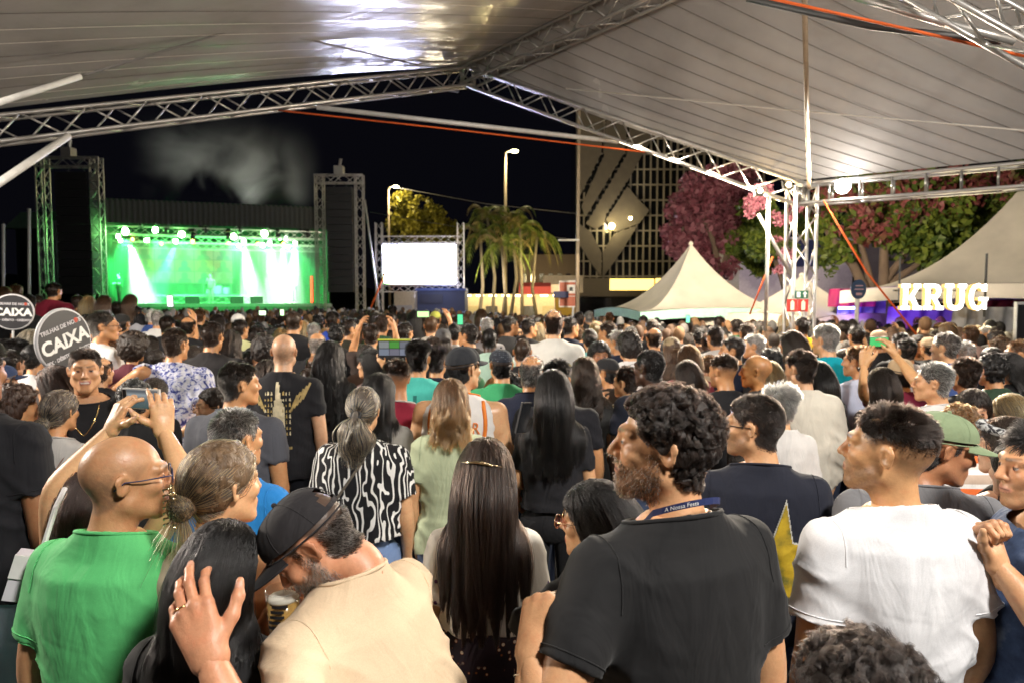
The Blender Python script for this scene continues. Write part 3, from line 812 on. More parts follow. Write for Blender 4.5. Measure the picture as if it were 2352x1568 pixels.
def hair_curves(name, S, rad, mat, taper=.35):
    n, m, _ = S.shape; c = bpy.data.hair_curves.new(name); c.add_curves([m] * n)
    c.attributes['position'].data.foreach_set('vector', np.ascontiguousarray(S, dtype=f32).ravel())
    r = c.attributes.get('radius') or c.attributes.new('radius', 'FLOAT', 'POINT')
    t = np.linspace(0, 1, m); rr = np.tile(rad * (1 - (1 - taper) * t ** 2), n).astype(f32)
    r.data.foreach_set('value', rr); lk = c.attributes.new('lock', 'FLOAT', 'CURVE'); lk.data.foreach_set('value', (vnoise(S[:, 0] * np.array([70, 70, 45]), 31) * .7 + .3 * vnoise(S[:, 0] * 160, 32)).astype(f32)); c.materials.append(mat); return c
def hair_shell(s, vox, Mh):
    """the solid mass under the strands"""
    st = s['style']; L = s.get('len', .45)
    def fn(X, Y, Z):
        th = {'afro': .045, 'curly': .020, 'messy': .02, 'short': .010, 'buzz': .004, 'fade': .008}.get(st, .010) * s.get('hl', 1)
        d = ell(X, Y, Z, CR_C, CR_R + th)
        yy = Y + 0 * X + 0 * Z
        hl = np.interp(np.ravel(Y), [-.12, -.07, -.035, -.012, .012, .045, .066, .10], [-.085, -.085, -.06, -.0, .012, .046, .072, .10]).reshape(np.shape(Y)).astype(f32)
        if st in ('short', 'fade', 'buzz', 'messy'): d = smax(d, (hl + .006 - Z), .008)
        else: d = smax(d, (hl - .006 - Z), .012)
        if st in ('long', 'wavy', 'bigcurl') and not s.get('thin'):
            zz = np.clip((.03 - Z) / max(L - .1, .05), 0, 1)
            a = .080 + .022 * zz + (.03 * zz if st != 'long' else 0); b = .040 - .012 * zz
            yc = -.070 - .035 * sstep(.0, -.17, Z) + 0 * Z
            e = (np.sqrt((X / a)**2 + ((Y - yc) / b)**2) - 1) * b
            e = np.maximum(e, np.maximum(Z - .03, (.10 - L) - Z)); d = smin(d, e, .02)
        if st == 'afro': d = smin(d, ell(X, Y, Z, (0, -.05, -.02), (.10, .085, .09)), .03)
        if st == 'pony':
            d = smin(d, cap(X, Y, Z, (0, -.128, .0), (0, -.145, -.05), .02, .026), .01); d = smin(d, cap(X, Y, Z, (0, -.145, -.05), (0, -.135, -s.get('len', .3) * .9), .028, .010), .02)
        if st in ('bun', 'clawbun', 'lowbun'):
            d = smin(d, sph(X, Y, Z, {'bun': (0, -.14, .03), 'clawbun': (0, -.114, -.024), 'lowbun': (0, -.135, -.05)}[st], .033), .01)
        return d
    lo = (-.14, -.20, -L + .05 if st in ('long', 'wavy', 'bigcurl') else (-.32 if st == 'pony' else -.12)); hi = (.14, .14, .19)
    V, Q = surfnet(fn, lo, hi, vox); N = vnormals(V, Q)
    q = V * np.array([60, 60, 12 if st in ('long', 'wavy', 'pony') else 50]); a = {'afro': .010, 'curly': .009, 'bigcurl': .010, 'wavy': .006}.get(st, .003)
    V = V + N * (vnoise(q, 9) * a)[:, None]
    return mesh('hair', xf(Mh, V), Q, HAIRM)

# ------------------------------------------------------------------ head wear
def cap_data(s, mat, back=False, opening=False, brim=True, flatcap=False):
    m = MB(); nu, nv = 40, 12; rx, ry, rz = .084, .112, .098
    c = (0, -.012, .030)
    def pt(i, j):
        w = 2 * math.pi * i / nu; t = j / nv * math.pi / 2 * .98 + .02
        z0 = .012 + .012 * math.sin(w)
        rr = math.sin(t) ** .8; zz = math.cos(t)
        sm = 1 + .012 * math.cos(3 * w) ** 8
        if flatcap: sm *= 1 + .10 * math.sin(t) * max(0, math.sin(w))
        return (c[0] + rx * rr * math.cos(w) * sm, c[1] + ry * rr * math.sin(w) * sm, c[2] + z0 * (1 - zz) + (rz if not flatcap else rz * .9) * zz * sm)
    V = [pt(i, j) for i in range(nu) for j in range(nv + 1)]; Fq = []
    for i in range(nu):
        for j in range(nv):
            w = 360 * (i + .5) / nu
            if opening and abs((w - 270 + 180) % 360 - 180) < 40 and j in (nv - 2, nv - 3, nv - 4, nv - 5) and abs((w - 270 + 180) % 360 - 180) < 44 - 9 * (nv - 2 - j): continue
            Fq.append((i * (nv + 1) + j, i * (nv + 1) + j + 1, ((i + 1) % nu) * (nv + 1) + j + 1, ((i + 1) % nu) * (nv + 1) + j))
    m.add(V, Fq)
    band = [(c[0] + (rx + .002) * math.cos(2 * math.pi * k / 36), c[1] + (ry + .002) * math.sin(2 * math.pi * k / 36), c[2] + .014 * math.sin(2 * math.pi * k / 36) + .002) for k in range(37)]
    m.tube(band, .0022, 6, False)
    for k in range(6):
        w = math.pi / 6 + k * math.pi / 3; i = round(w / 2 / math.pi * nu)
        m.tube([Vector(pt(i, j)) * 1.001 for j in range(0, nv + 1)], .0012, 4, False)
    m.ball((c[0], c[1], c[2] + rz + .003), .007, 8, 5)
    if brim:
        bl = .072 if not flatcap else .035
        top = [];
        def bp(u, v, dz):
            w = math.pi * (.16 + .68 * u); e = v
            x = (rx + .002) * math.cos(w) * (1 + .06 * e); y = c[1] + (ry + .002) * math.sin(w) + bl * e * math.sin(math.pi * u) ** .55
            return (x, y, c[2] + .012 * math.sin(w) - .05 * (x * x) / .084 * e - .012 * e + dz)
        m.grid(lambda u, v: bp(u, v, .0035), 14, 5); m.grid(lambda u, v: bp(1 - u, v, -.001), 14, 5)
        m.tube([bp(k / 16, 1, .001) for k in range(17)], .0028, 5)
    V = np.array(m.V) * s.get('hs', 1) if False else np.array(m.V)
    if back: V = V * np.array([-1, -1, 1]) + np.array([0, -.024, 0])
    return mesh('cap', xf(s['_Mh'], V), m.F, mat)
def glasses_data(s, mat, lens=None, round_=True):
    m = MB()
    for sd in (-1, 1):
        cx = sd * .033; pts = []
        for k in range(21):
            w = 2 * math.pi * k / 20; pts.append((cx + .027 * math.cos(w), .108 - .16 * abs(cx + .027 * math.cos(w))**1.5, .004 + .021 * math.sin(w)))
        m.tube(pts, .0016, 5, False)
        m.tube([(sd * .060, .106 - .16 * .06**1.5, .010), (sd * .074, .085, .012), (sd * .082, .03, .010), (sd * .083, -.010, .010), (sd * .078, -.036, -.010)], .0019, 5)
    m.tube([(-.006, .108, .008), (0, .110, .010), (.006, .108, .008)], .0016, 5)
    me = mesh('glasses', xf(s['_Mh'], m.V), m.F, mat); 
    if lens:
        g = MB()
        for sd in (-1, 1):
            cx = sd * .033; V = [(cx + .026 * math.cos(2 * math.pi * k / 20), .107 - .16 * abs(cx + .026 * math.cos(2 * math.pi * k / 20))**1.5, .004 + .020 * math.sin(2 * math.pi * k / 20)) for k in range(20)]
            g.add(V, [tuple(range(20))])
        return me, mesh('lens', xf(s['_Mh'], g.V), g.F, lens)
    return me, None

# ------------------------------------------------------------------ a person
PEOPLE = []
def person(x, top, D, label, sex='m', yaw=0, byaw=None, style='short', hair=(.018, .013, .011), skin=(.48, .25, .13), shirt=(.02, .02, .022),
           build=1.0, group='people in the crowd', base=0.0, lod=None, pants=(.05, .07, .13), strands=None, hmat=None, mat=None, **kw):
    s = dict(sex=sex, yaw=yaw, byaw=yaw * .35 if byaw is None else byaw, style=style, hair=hair, build=build, lean=kw.pop('lean', (0, 0)), seed=len(PEOPLE) * 3.7, **kw)
    s.setdefault('hs', .95)
    T = P(x, top, D)
    extra = {'afro': .05, 'curly': .03, 'messy': .022, 'bald': 0, 'buzz': .004, 'balding': .004, 'bun': .012, 'pony': .010}.get(style, .014)
    if kw.get('cap'): extra = .02
    pitch = s.get('pitch', 0)
    Mh = head_mat(s); s['_Mh'] = Mh
    hc = Mh @ Vector((0, 0, .03))
    Rz = Matrix.Rotation(-R(s['byaw']), 4, 'Z')
    topz = max((Mh @ Vector(CR_C + CR_R * np.array(d))).z for d in ((0, 0, 1), (0, .7, .7), (0, -.7, .7), (.5, 0, .8), (-.5, 0, .8)))
    sc = kw.get('scale', (T.z - base - extra) / topz)
    loc = Vector((T.x, T.y, 0)) - (Rz @ hc) * sc; loc.z = T.z - extra - topz * sc
    if 'scale' not in kw: loc.z = base; 
    M = Matrix.Translation(loc) @ Rz @ Matrix.Scale(sc, 4); ri = M.inverted(); s['_M'] = M; s['_sc'] = sc
    vox = min(.0068, max(.0038, .0024 * D)); hp = .235 * F / D
    rng = np.random.default_rng(len(PEOPLE) + 11)
    root = link('person', body_data(s, ri, vox), None, (0, 0, 0), skin); root.matrix_world = M
    tag(root, label, 'person', group); s['_root'] = root
    def part(name, data, color=(1, 1, 1), parent=root):
        o = bpy.data.objects.new(name, data); COL.objects.link(o); o.parent = parent; o.color = (*color, 1); return o
    s['part'] = part
    mt = mat or CLOTH
    s['_so'] = part('shirt', shirt_data(s, ri, min(.017, max(.0075, .0048 * D)), mt), shirt)
    if s.get('garb', 'tee') in ('tee', 'polo', 'tank') and D < 4.5 and s.get('collar', 1):
        part('collar', collar_data(s, mt if s.get('collarcol') is None else CLOTH), s.get('collarcol') or shirt)
    if D < 3.4 and s.get('garb', 'tee') == 'tee':
        V, Q = s['_shirt']; bv = BVHTree.FromPolygons([tuple(v) for v in V], [tuple(q) for q in Q.tolist()]); m = MB()
        for sd in (-1, 1):
            S, E, W = arm_pose(s, sd, ri); d = (E - S).normalized(); rm_ = (1.0 if sex == 'm' else .88) * (.5 + .5 * build)
            for o, ax, r in ((S + Vector((sd * .002, 0, -.01)), Vector((sd, 0, .10)).normalized(), .0017), (S + (E - S) * .66 - d * .020, d, .0017), (S + (E - S) * .66 - d * .001, d, .0032)):
                a = ax.orthogonal().normalized(); b = ax.cross(a); ring = []
                for kk in range(33):
                    w = 2 * math.pi * kk / 32; dr = a * math.cos(w) + b * math.sin(w); h = bv.ray_cast(o, dr, .092 * rm_)[0]
                    if h: ring.append(h + dr * (.0004 if r < .003 else -.001))
                    else:
                        if len(ring) > 3: m.tube(ring, r, 5, False)
                        ring = []
                if len(ring) > 3: m.tube(ring, r, 5, False)
                if m.V: part('seam' if r < .003 else 'cuff', mesh('seam', m.V, m.F, mt), shirt, s['_so'])
                m = MB()
    part('trousers', shared('legs' + sex, legs_data, sex), pants); part('shoes', shared('shoes', shoes_data), (.03, .03, .03))
    if style not in ('bald', 'none'):
        n = strands or int(np.clip(9000 * (1.9 / D) ** 1.2, 1200, 9000))
        if style == 'fade': n = int(n * .8)
        rad = max(.00045, .00042 * D) * s.get('sr', 1)
        hm = hmat or HAIR
        if style in ('short', 'fade', 'balding', 'messy', 'buzz'):
            part('hair', hair_curves('hair', hair_points(s, n, rng, Mh), rad, hm), hair)
        else:
            s['thin'] = n > 5000
            h = part('hair', hair_shell(s, .0075, Mh), tuple(c * .8 for c in hair))
            part('hair_strands', hair_curves('hair_strands', hair_points(s, n, rng, Mh), rad, hm), hair, h)
    if s.get('beardhair'):
        V, Q, N = head_tmpl(sex, .0065); ax = np.abs(V[:, 0]); y, z = V[:, 1], V[:, 2]
        m = sstep(-.02, -.045, z) * sstep(-.012, .012, y) * sstep(-.125, -.11, z) * (1 - (np.abs(z + .059) < .011) * (ax < .026) * (y > .07)) * (1 - .95 * sstep(.034, .022, np.hypot(ax - .045, z + .018)))
        m = np.maximum(m, sstep(.005, -.02, z) * sstep(.05, .06, ax) * sstep(-.004, .004, y) * sstep(.035, .02, y))
        idx = rng.choice(len(V), 2600, p=m / m.sum()); p = V[idx] + rng.normal(0, .0022, (2600, 3)); d = unit(N[idx] * .5 + np.array([0, .1, -.8]) + rng.normal(0, .3, (2600, 3)))
        S = np.stack([p + d * s['beardhair'] * t for t in (0, .5, 1)], 1); A = np.array(Mh)
        part('beard', hair_curves('beard', (S.reshape(-1, 3) @ A[:3, :3].T + A[:3, 3]).reshape(S.shape), rad * .9, hm), s.get('beardcol', hair))
    if kw.get('cap'):
        cp = kw['cap']; part('cap', cap_data(s, cp.get('mat', CLOTH), cp.get('back', False), cp.get('open', False), cp.get('brim', True), cp.get('flat', False)), cp.get('col', (.02, .02, .022)))
    if kw.get('specs'):
        g, l = glasses_data(s, kw['specs'], kw.get('lens')); go = part('glasses', g)
        if l: part('lens', l, parent=go)
    PEOPLE.append((s, x, top, D)); s['root'] = root
    return s
def decal(s, name, V2, F2, mat, off=.004, sub=True, label=None, color=(1, 1, 1)):
    """flat print laid on the shirt: V2 are (x, z) on the body seen from behind, cast forwards onto the cloth"""
    V, Q = s['_shirt']; bv = BVHTree.FromPolygons([tuple(v) for v in V], [tuple(q) for q in Q.tolist()])
    out = []
    for x, z in V2:
        h, n, i, d = bv.ray_cast(Vector((x, -1.2, z)), Vector((0, 1, 0)))
        out.append((x, (h.y if h else -.12) - off, z))
    return s['part'](name, mesh(name, out, F2, mat, False), color, s['_so'])
def text_mesh(txt, size, extrude=0.0, bevel=0.0, spacing=1.0, align='CENTER', heavy=0.0):
    c = bpy.data.curves.new('lettering', 'FONT'); c.body = txt; c.size = size; c.extrude = extrude; c.bevel_depth = bevel
    c.align_x = align; c.align_y = 'CENTER'; c.space_character = spacing; c.offset = heavy; c.resolution_u = 3
    o = bpy.data.objects.new('lettering', c); COL.objects.link(o)
    dg = bpy.context.evaluated_depsgraph_get(); me = bpy.data.meshes.new_from_object(o.evaluated_get(dg))
    bpy.data.objects.remove(o); bpy.data.curves.remove(c); me.name = 'lettering'
    return me
def poly_cells(inside, x0, x1, z0, z1, h):
    """a 2-D shape as small quads (so that it can drape over cloth)"""
    V, Fc, ix = [], [], {}
    nx, nz = int((x1 - x0) / h), int((z1 - z0) / h)
    for i in range(nx):
        for j in range(nz):
            if inside(x0 + (i + .5) * h, z0 + (j + .5) * h):
                f = []
                for a, b in ((0, 0), (1, 0), (1, 1), (0, 1)):
                    k = (i + a, j + b)
                    if k not in ix: ix[k] = len(V); V.append((x0 + k[0] * h, z0 + k[1] * h))
                    f.append(ix[k])
                Fc.append(tuple(f))
    return V, Fc
def in_poly(poly):
    def f(x, y):
        c = False; n = len(poly)
        for i in range(n):
            (x1, y1), (x2, y2) = poly[i], poly[i - 1]
            if (y1 > y) != (y2 > y) and x < (x2 - x1) * (y - y1) / (y2 - y1) + x1: c = not c
        return c
    return f
# ------------------------------------------------------------------ ground and sky
def gz(x, y):
    """the square falls gently away to the right and the back"""
    return -.012 * min(max(0, y - 6), 40) * float(sstep(-6, 3, np.array(float(x))))
def _ground():
    k = NT('asphalt'); c = k.coord('Object'); n = k.noise(1.2, 6, c); n2 = k.noise(120, 3, c)
    k.set(Base_Color=k.mix(.4, k.ramp(n, [(.3, (.035, .034, .033)), (.7, (.075, .072, .068))]).outputs[0], n2.outputs[0], 'OVERLAY'), Roughness=.85)
    k.bump(n2, .4, .01); return k.m
xs = [-400, -120, -60, -30, -15, -8, -6, -4, -2, 0, 1.5, 3, 6, 12, 25, 50, 120, 400]; ys = [-60, -10, 0, 3, 6, 10, 15, 20, 30, 46, 80, 160, 500]
V = [(x, y, gz(x, y)) for x in xs for y in ys]; w = len(ys)
tag(obj('ground', V, [(i * w + j, (i + 1) * w + j, (i + 1) * w + j + 1, i * w + j + 1) for i in range(len(xs) - 1) for j in range(w - 1)], _ground()), kind='structure')

ALU = flat('aluminium', (.58, .56, .53), .38, .75, var=.15, scale=20)
STEEL = flat('dark_steel', (.10, .10, .10), .5, .6)
WHITEP = flat('white_powder_coat', (.66, .65, .62), .45)
BLACK = flat('black_plastic', (.014, .014, .016), .5)
ORANGE = flat('orange_webbing', (.75, .12, .015), .7)
ROPE = flat('grey_rope', (.16, .15, .14), .8)
def beam(name, pts, r, mat, label=None, cat=None, parent=None, n=8, group=None):
    m = MB(); p0 = Vector(pts[0]); m.tube([Vector(p) - p0 for p in pts], r, n)
    o = m.build(name, mat, parent, p0, True)
    return tag(o, label, cat, group) if label else o
_unit = {}
def rod(name, a, b, r, mat, parent, org):
    k = (round(r, 4), mat.name)
    if k not in _unit: _unit[k] = MB().tube([(0, 0, 0), (0, 0, 1)], r, 6)
    if isinstance(_unit[k], MB): _unit[k] = mesh(name, _unit[k].V, _unit[k].F, mat, True)
    o = bpy.data.objects.new(name, _unit[k]); COL.objects.link(o); o.parent = parent
    d = Vector(b) - Vector(a); L = d.length
    o.matrix_local = Matrix.Translation(Vector(a) - org) @ d.to_track_quat('Z', 'Y').to_matrix().to_4x4() @ Matrix.Diagonal((1, 1, L, 1))
    return o
def truss(p0, p1, label, size=.29, bay=.36, ladder=False, name='truss', group=None, rc=.024, rb=.011, twist=0):
    p0, p1 = Vector(p0), Vector(p1); root = empty(name, p0, label, 'truss', group)
    d = (p1 - p0).normalized(); side = d.cross(Vector((0, 0, 1))).normalized() if abs(d.z) < .95 else Vector((1, 0, 0)); up = side.cross(d)
    h = size / 2; cs = [(-h, -h), (h, -h), (h, h), (-h, h)]; L = (p1 - p0).length; n = max(2, round(L / bay))
    at = lambda t, c: p0 + d * (L * t) + side * c[0] + up * c[1]
    for c in cs: rod('chord', at(0, c), at(1, c), rc, ALU, root, p0)
    for f in range(4):
        a, b = cs[f], cs[(f + 1) % 4]
        for i in range(n):
            u, v = (a, b) if i % 2 == 0 else (b, a)
            if ladder and f in (1, 3): rod('brace', at(i / n, a), at(i / n, b), rb * 1.3, ALU, root, p0)
            else: rod('brace', at(i / n, u), at((i + 1) / n, v), rb, ALU, root, p0)
    for t in (0, 1):
        for f in range(4): rod('end_bar', at(t, cs[f]), at(t, cs[(f + 1) % 4]), rc * .9, ALU, root, p0)
    return root

# ------------------------------------------------------------------ the big event tent
zline = lambda vx, vy, z: (z - HC) / (P(vx, vy, 1).z - HC)
A = P(1075, 178, 12.5); RR = P(1842, 448, 9.4); L0 = P(0, 300, 8.3); LL = A + (L0 - A) * 1.22
Rg = P(1440, 8, zline(1440, 8, A.z)); Bd = (Rg - A); B = A + Bd * 2.3
E0 = P(2352, 405, zline(2352, 405, RR.z)); EE = RR + (E0 - RR) * 2.4
CC = Vector((-4, -3, LL.z - .35))
truss(LL, A, 'left rafter truss of the big tent sloping up to its peak', group=None)
truss(A, RR, 'right rafter truss running down from the peak to the corner column')
truss(A, A + Bd * 1.5, 'ridge truss climbing overhead from the tent peak')
truss(RR, EE, 'eave truss with upright rungs beside the white floodlight', ladder=True, size=.26)
truss(P(2095, -85, 4.9), P(2560, 172, 4.6), 'truss crossing the top right corner over the orange strap', size=.30, bay=.4, rc=.022)
def pvc():
    k = NT('white_pvc'); c = k.coord('Object'); n = k.noise(.9, 5, c); n2 = k.noise(30, 3, c)
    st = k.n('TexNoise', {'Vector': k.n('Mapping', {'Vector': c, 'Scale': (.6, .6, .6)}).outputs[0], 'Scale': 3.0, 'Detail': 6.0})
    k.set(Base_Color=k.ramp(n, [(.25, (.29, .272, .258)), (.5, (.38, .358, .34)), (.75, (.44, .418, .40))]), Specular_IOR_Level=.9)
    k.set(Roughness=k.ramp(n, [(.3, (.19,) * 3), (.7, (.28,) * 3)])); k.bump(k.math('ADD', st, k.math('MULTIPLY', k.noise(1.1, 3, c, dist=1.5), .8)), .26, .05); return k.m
PVC = pvc()
tent = empty('event_tent', (RR.x, RR.y, gz(RR.x, RR.y)), 'big white pvc tent roof with dark cords spanning the whole top of the picture', 'tent')
up = Vector((0, 0, .20))
def patch(a, b, c, d, sag, seed):
    """roof sheet: a-b along the ridge, c-d along the eave"""
    def f(u, v):
        p = (a * (1 - v) + b * v) * (1 - u) + (c * (1 - v) + d * v) * u
        return p + up + Vector((0, 0, -sag * math.sin(math.pi * u) + .004 * math.sin(v * 88) * math.sin(math.pi * u)))
    return f
fr = patch(A, B, RR, EE, .10, 1); fl = patch(A, B, LL, CC, -.10, 2)
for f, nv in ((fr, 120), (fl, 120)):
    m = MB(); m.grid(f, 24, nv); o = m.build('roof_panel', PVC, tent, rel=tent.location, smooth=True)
CORD = flat('dark_cord', (.12, .105, .095), .8)
LCORD = flat('pale_cord', (.55, .5, .44), .7)
for f, n, mt in ((fr, 20, CORD), (fl, 26, LCORD)):
    for i in range(1, n):
        v = (i / n) ** 1.15
        beam('roof_cord', [f(u / 12, v) - Vector((0, 0, .018)) - tent.location for u in range(13)], .0032, mt if i % 3 else CORD, parent=tent, n=5)
# bracing poles, ropes and straps below the roof
def hang(pts, r, mat, label, cat, name): return beam(name, [P(*p) for p in pts], r, mat, label, cat)
hang([(-30, 245, 6.5), (185, 176, 7.2)], .030, WHITEP, 'white bracing pole under the left roof sheet', 'pole', 'bracing_pole')
hang([(185, 176, 7.2), (560, 62, 8.0), (810, -10, 8.6)], .012, ROPE, 'dark rope running on from the white pole under the left roof', 'rope', 'bracing_rope')
hang([(310, -10, 6.6), (560, 58, 8.0), (960, 150, 10.8)], .014, ROPE, 'dark rope crossing the other rope under the left roof', 'rope', 'bracing_rope')
hang([(157, 313, 8.6), (-40, 446, 7.4)], .045, WHITEP, 'white prop pole slanting down from the left rafter', 'pole', 'bracing_pole')
hang([(728, 247, 10.6), (1420, 326, 11.0)], .036, WHITEP, 'long white tie pole across the dark sky below the peak', 'pole', 'bracing_pole')
hang([(640, 254, 10.4), (1060, 300, 10.8), (1482, 350, 10.8)], .012, ORANGE, 'thin orange strap stretched below the white tie pole', 'strap', 'tie_strap')
hang([(1768, -3, 5.0), (2060, 62, 5.0), (2370, 134, 5.0)], .011, ORANGE, 'broad orange strap under the right roof sheet', 'strap', 'tie_strap')
hang([(1715, -3, 5.6), (2000, 62, 5.4), (2300, 96, 5.0)], .026, STEEL, 'dark steel pole beside the broad orange strap', 'pole', 'bracing_pole')
hang([(1960, -8, 5.2), (2160, 50, 5.0), (2330, 96, 4.9)], .030, ALU, 'bare metal pole under the top right truss', 'pole', 'bracing_pole')
hang([(1300, 204, 9.6), (1800, 252, 8.0), (2370, 302, 6.6)], .009, LCORD, 'pale cable across the right roof sheet', 'cable', 'roof_cable')
hang([(1858, 432, 9.2), (1853, 250, 7.7), (1848, -5, 6.2)], .024, flat('brown_pole', (.30, .21, .13), .5), 'thin brown pole climbing the right roof sheet from the column', 'pole', 'bracing_pole')
# corner column and what is fixed to it
cg = gz(RR.x, RR.y)
truss((RR.x, RR.y, cg + .02), (RR.x, RR.y, RR.z + .1), 'upright truss column carrying the exit signs', name='truss_column', bay=.42)
hang([(1766, 452, 9.3), (1758, 760, 9.2)], .026, ALU, 'slim metal pole beside the truss column', 'pole', 'support_pole')
hang([(1742, 492, 9.5), (1822, 642, 9.35)], .026, ALU, 'diagonal metal brace between slim pole and column', 'pole', 'bracing_pole')
hang([(1892, 462, 9.1), (1990, 625, 8.9), (2110, 775, 8.7)], .013, ORANGE, 'orange strap slanting down right of the column', 'strap', 'tie_strap')
hang([(1775, 590, 9.6), (1722, 722, 9.8)], .012, ORANGE, 'orange strap slanting down left of the column', 'strap', 'tie_strap')
def sign_box(name, c, w, h, mat, label, cat='sign', t=.02):
    m = MB(); m.box((0, 0, 0), (w, t, h)); return tag(m.build(name, mat, None, c), label, cat)
def put_text(txt, size, parent, loc, mat, name='lettering', rz=0, ex=.002, rot=None, heavy=0, sx=1):
    me = text_mesh(txt, size, ex, heavy=heavy); me.materials.append(mat)
    o = link(name, me, parent, loc); o.rotation_euler = rot or (math.pi / 2, 0, rz); o.scale.x = sx; return o
WHITE = flat('white_paint', (.78, .77, .74), .6)
SG = flat('exit_green', (.01, .10, .05), .5); SRED = flat('sign_red', (.50, .03, .02), .5)
c = P(1841, 677, 9.05); ex = sign_box('exit_sign', c, .17, .105, SG, 'small dark green exit sign with arrow on the truss column')
m = MB(); m.box((-.045, -.013, 0), (.045, .004, .07)); m.box((.04, -.013, -.012), (.022, .004, .05)); m.add([(.008, -.0145, .008), (.072, -.0145, .008), (.04, -.0145, .042)], [(0, 1, 2)]); m.build('symbol', WHITE, ex)
for i, x in enumerate((1819, 1844)):
    c = P(x, 702, 9.05); e = sign_box('extinguisher_sign', c, .135, .165, SRED, ('left' if i == 0 else 'right') + ' one of the two red fire extinguisher signs under the exit sign')
    m = MB(); m.box((0, -.013, -.005), (.05, .004, .11)); m.box((0, -.013, .06), (.02, .004, .02)); m.build('symbol', flat('sign_cream', (.75, .72, .55), .6), e)
# lamps
LAMPW = glow('lamp_white', (1, .96, .9), 60); LAMPY = glow('lamp_warm', (1, .75, .35), 40)
def flood(c, tgt, label, mat, s=.18, group=None):
    root = empty('floodlight', c, label, 'floodlight', group); q = (Vector(tgt) - Vector(c)).to_track_quat('Y', 'Z'); root.rotation_euler = q.to_euler()
    m = MB(); m.box((0, -.05, 0), (s * 1.5, .07, s * 1.1)); m.build('housing', BLACK, root)
    m = MB(); m.box((0, -.012, 0), (s * 1.35, .008, s * .95)); m.build('lens', mat, root)
    m = MB(); m.tube([(-s * .8, -.05, 0), (-s * .8, -.05, s), (s * .8, -.05, s), (s * .8, -.05, 0)], .008); m.build('bracket', STEEL, root)
    return root
flood(WHITE_FLOOD, (2, 0, 1.2), 'glaring white floodlight on the eave truss', LAMPW, .085)
m = MB(); m.ball((0, 0, 0), .095, 12, 8); m.build('bulb', LAMPW, bpy.data.objects['floodlight'], (0, .02, 0), True)  # glowing ball added to give the white floodlight its round glare
for i, q in enumerate(WARM):
    flood(q, (q.x + .6, q.y + 6, 1.5), ('lower' if i == 0 else 'upper') + ' warm lamp under the right rafter by the column, lighting the blossom', LAMPY, .08)
    o = MB(); o.ball((0, 0, 0), .035); b = o.build('lamp_bulb', LAMPY, None, q + Vector((0, -.08, .03))); tag(b, ('lower' if i == 0 else 'upper') + ' small glowing bulb under the right rafter by the column', 'bulb')
for i, (l, p, c, t) in enumerate(KEYS):
    flood(Vector(l) - (Vector(t) - Vector(l)).normalized() * .10, t, 'big square floodlight hung up behind the crowd', glow('lamp_key', (1, .9, .75), 8), .3, 'floodlights behind the viewer')
flood(ADDED_FLOOD, (-14, 36, 5), 'small dark floodlight under the tent peak turned towards the stage', glow('lamp_added', (1, .9, .75), 6), .12)
TUBE = glow('tube_light', (1, .85, .6), 14)
for i, t in enumerate((.52, .62, .72, .82)):
    a = A.lerp(RR, t) + Vector((0, -.12, -.20)); b = A.lerp(RR, t + .055) + Vector((0, -.12, -.20))
    beam('tube_light', [a, b], .016, TUBE, ['topmost', 'second', 'third', 'lowest'][i] + ' tube light clipped under the right rafter', 'tube light')
    light('tube_glow', 'AREA', (a + b) / 2 + Vector((0, -.05, -.06)), 95, (1, .86, .66), target=(a + b) / 2 + Vector((-.4, -1.5, -3)), size=.4)

# ------------------------------------------------------------------ stage
FL, FR = P(246, 700, 37.0), P(738, 700, 40.5); SW = (Vector((FR.x, FR.y)) - Vector((FL.x, FL.y))).length
sa = math.atan2(FR.y - FL.y, FR.x - FL.x)
SM = Matrix.Translation((FL.x, FL.y, 0)) @ Matrix.Rotation(sa, 4, 'Z')
SZ = 1.93
def sp(vx, vy, depth=0.0):
    """point on the stage seen at a pixel, in stage coordinates, `depth` behind the stage front"""
    n = SM.to_3x3() @ Vector((0, 1, 0)); o = SM @ Vector((0, depth, 0)); d = P(vx, vy, 1) - Vector((0, 0, HC)); c = Vector((0, 0, HC))
    t = (o - c).dot(n) / d.dot(n); return SM.inverted() @ (c + d * t)
stage = empty('stage', (0, 0, 0), 'concert stage glowing green with drapes and lamps', 'stage'); stage.matrix_world = SM
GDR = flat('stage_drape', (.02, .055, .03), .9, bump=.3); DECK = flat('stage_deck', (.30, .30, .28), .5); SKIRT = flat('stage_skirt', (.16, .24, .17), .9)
DEP = 8.5
m = MB(); m.box((SW / 2, DEP / 2, SZ - .09), (SW + 1.2, DEP + .4, .18)); m.build('deck', DECK, stage)
m = MB()
for i in range(60):
    x0, x1 = -.6 + (SW + 1.2) * i / 60, -.6 + (SW + 1.2) * (i + 1) / 60; y = -.21 - .05 * (i % 2); m.box(((x0 + x1) / 2, y, (SZ - .18) / 2), (x1 - x0 - .01, .04, SZ - .2))
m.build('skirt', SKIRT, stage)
def drape(name, a, b, z0, z1, n, amp=.07, mat=None, nw=None):
    a, b = Vector(a), Vector(b); d = b - a; nn = Vector((-d.y, d.x, 0)).normalized(); mm = MB(); nu = n * 4
    mm.grid(lambda u, v: a + d * u + nn * (amp * math.sin(u * n * 6.283) * (1 - .3 * v)) + Vector((0, 0, z0 + (z1 - z0) * v)), nu, 4)
    return mm.build(name, mat or GDR, stage, smooth=True)
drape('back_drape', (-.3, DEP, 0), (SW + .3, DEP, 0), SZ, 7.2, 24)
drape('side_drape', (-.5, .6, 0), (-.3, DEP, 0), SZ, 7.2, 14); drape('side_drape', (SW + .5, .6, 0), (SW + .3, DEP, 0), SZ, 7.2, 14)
zt0, zt1 = 7.55, 6.25
drape('roof_valance', (-.6, -.3, 0), (SW + .6, -.3, 0), zt1, zt0, 46, .06, flat('valance_grey', (.075, .08, .075), .9))
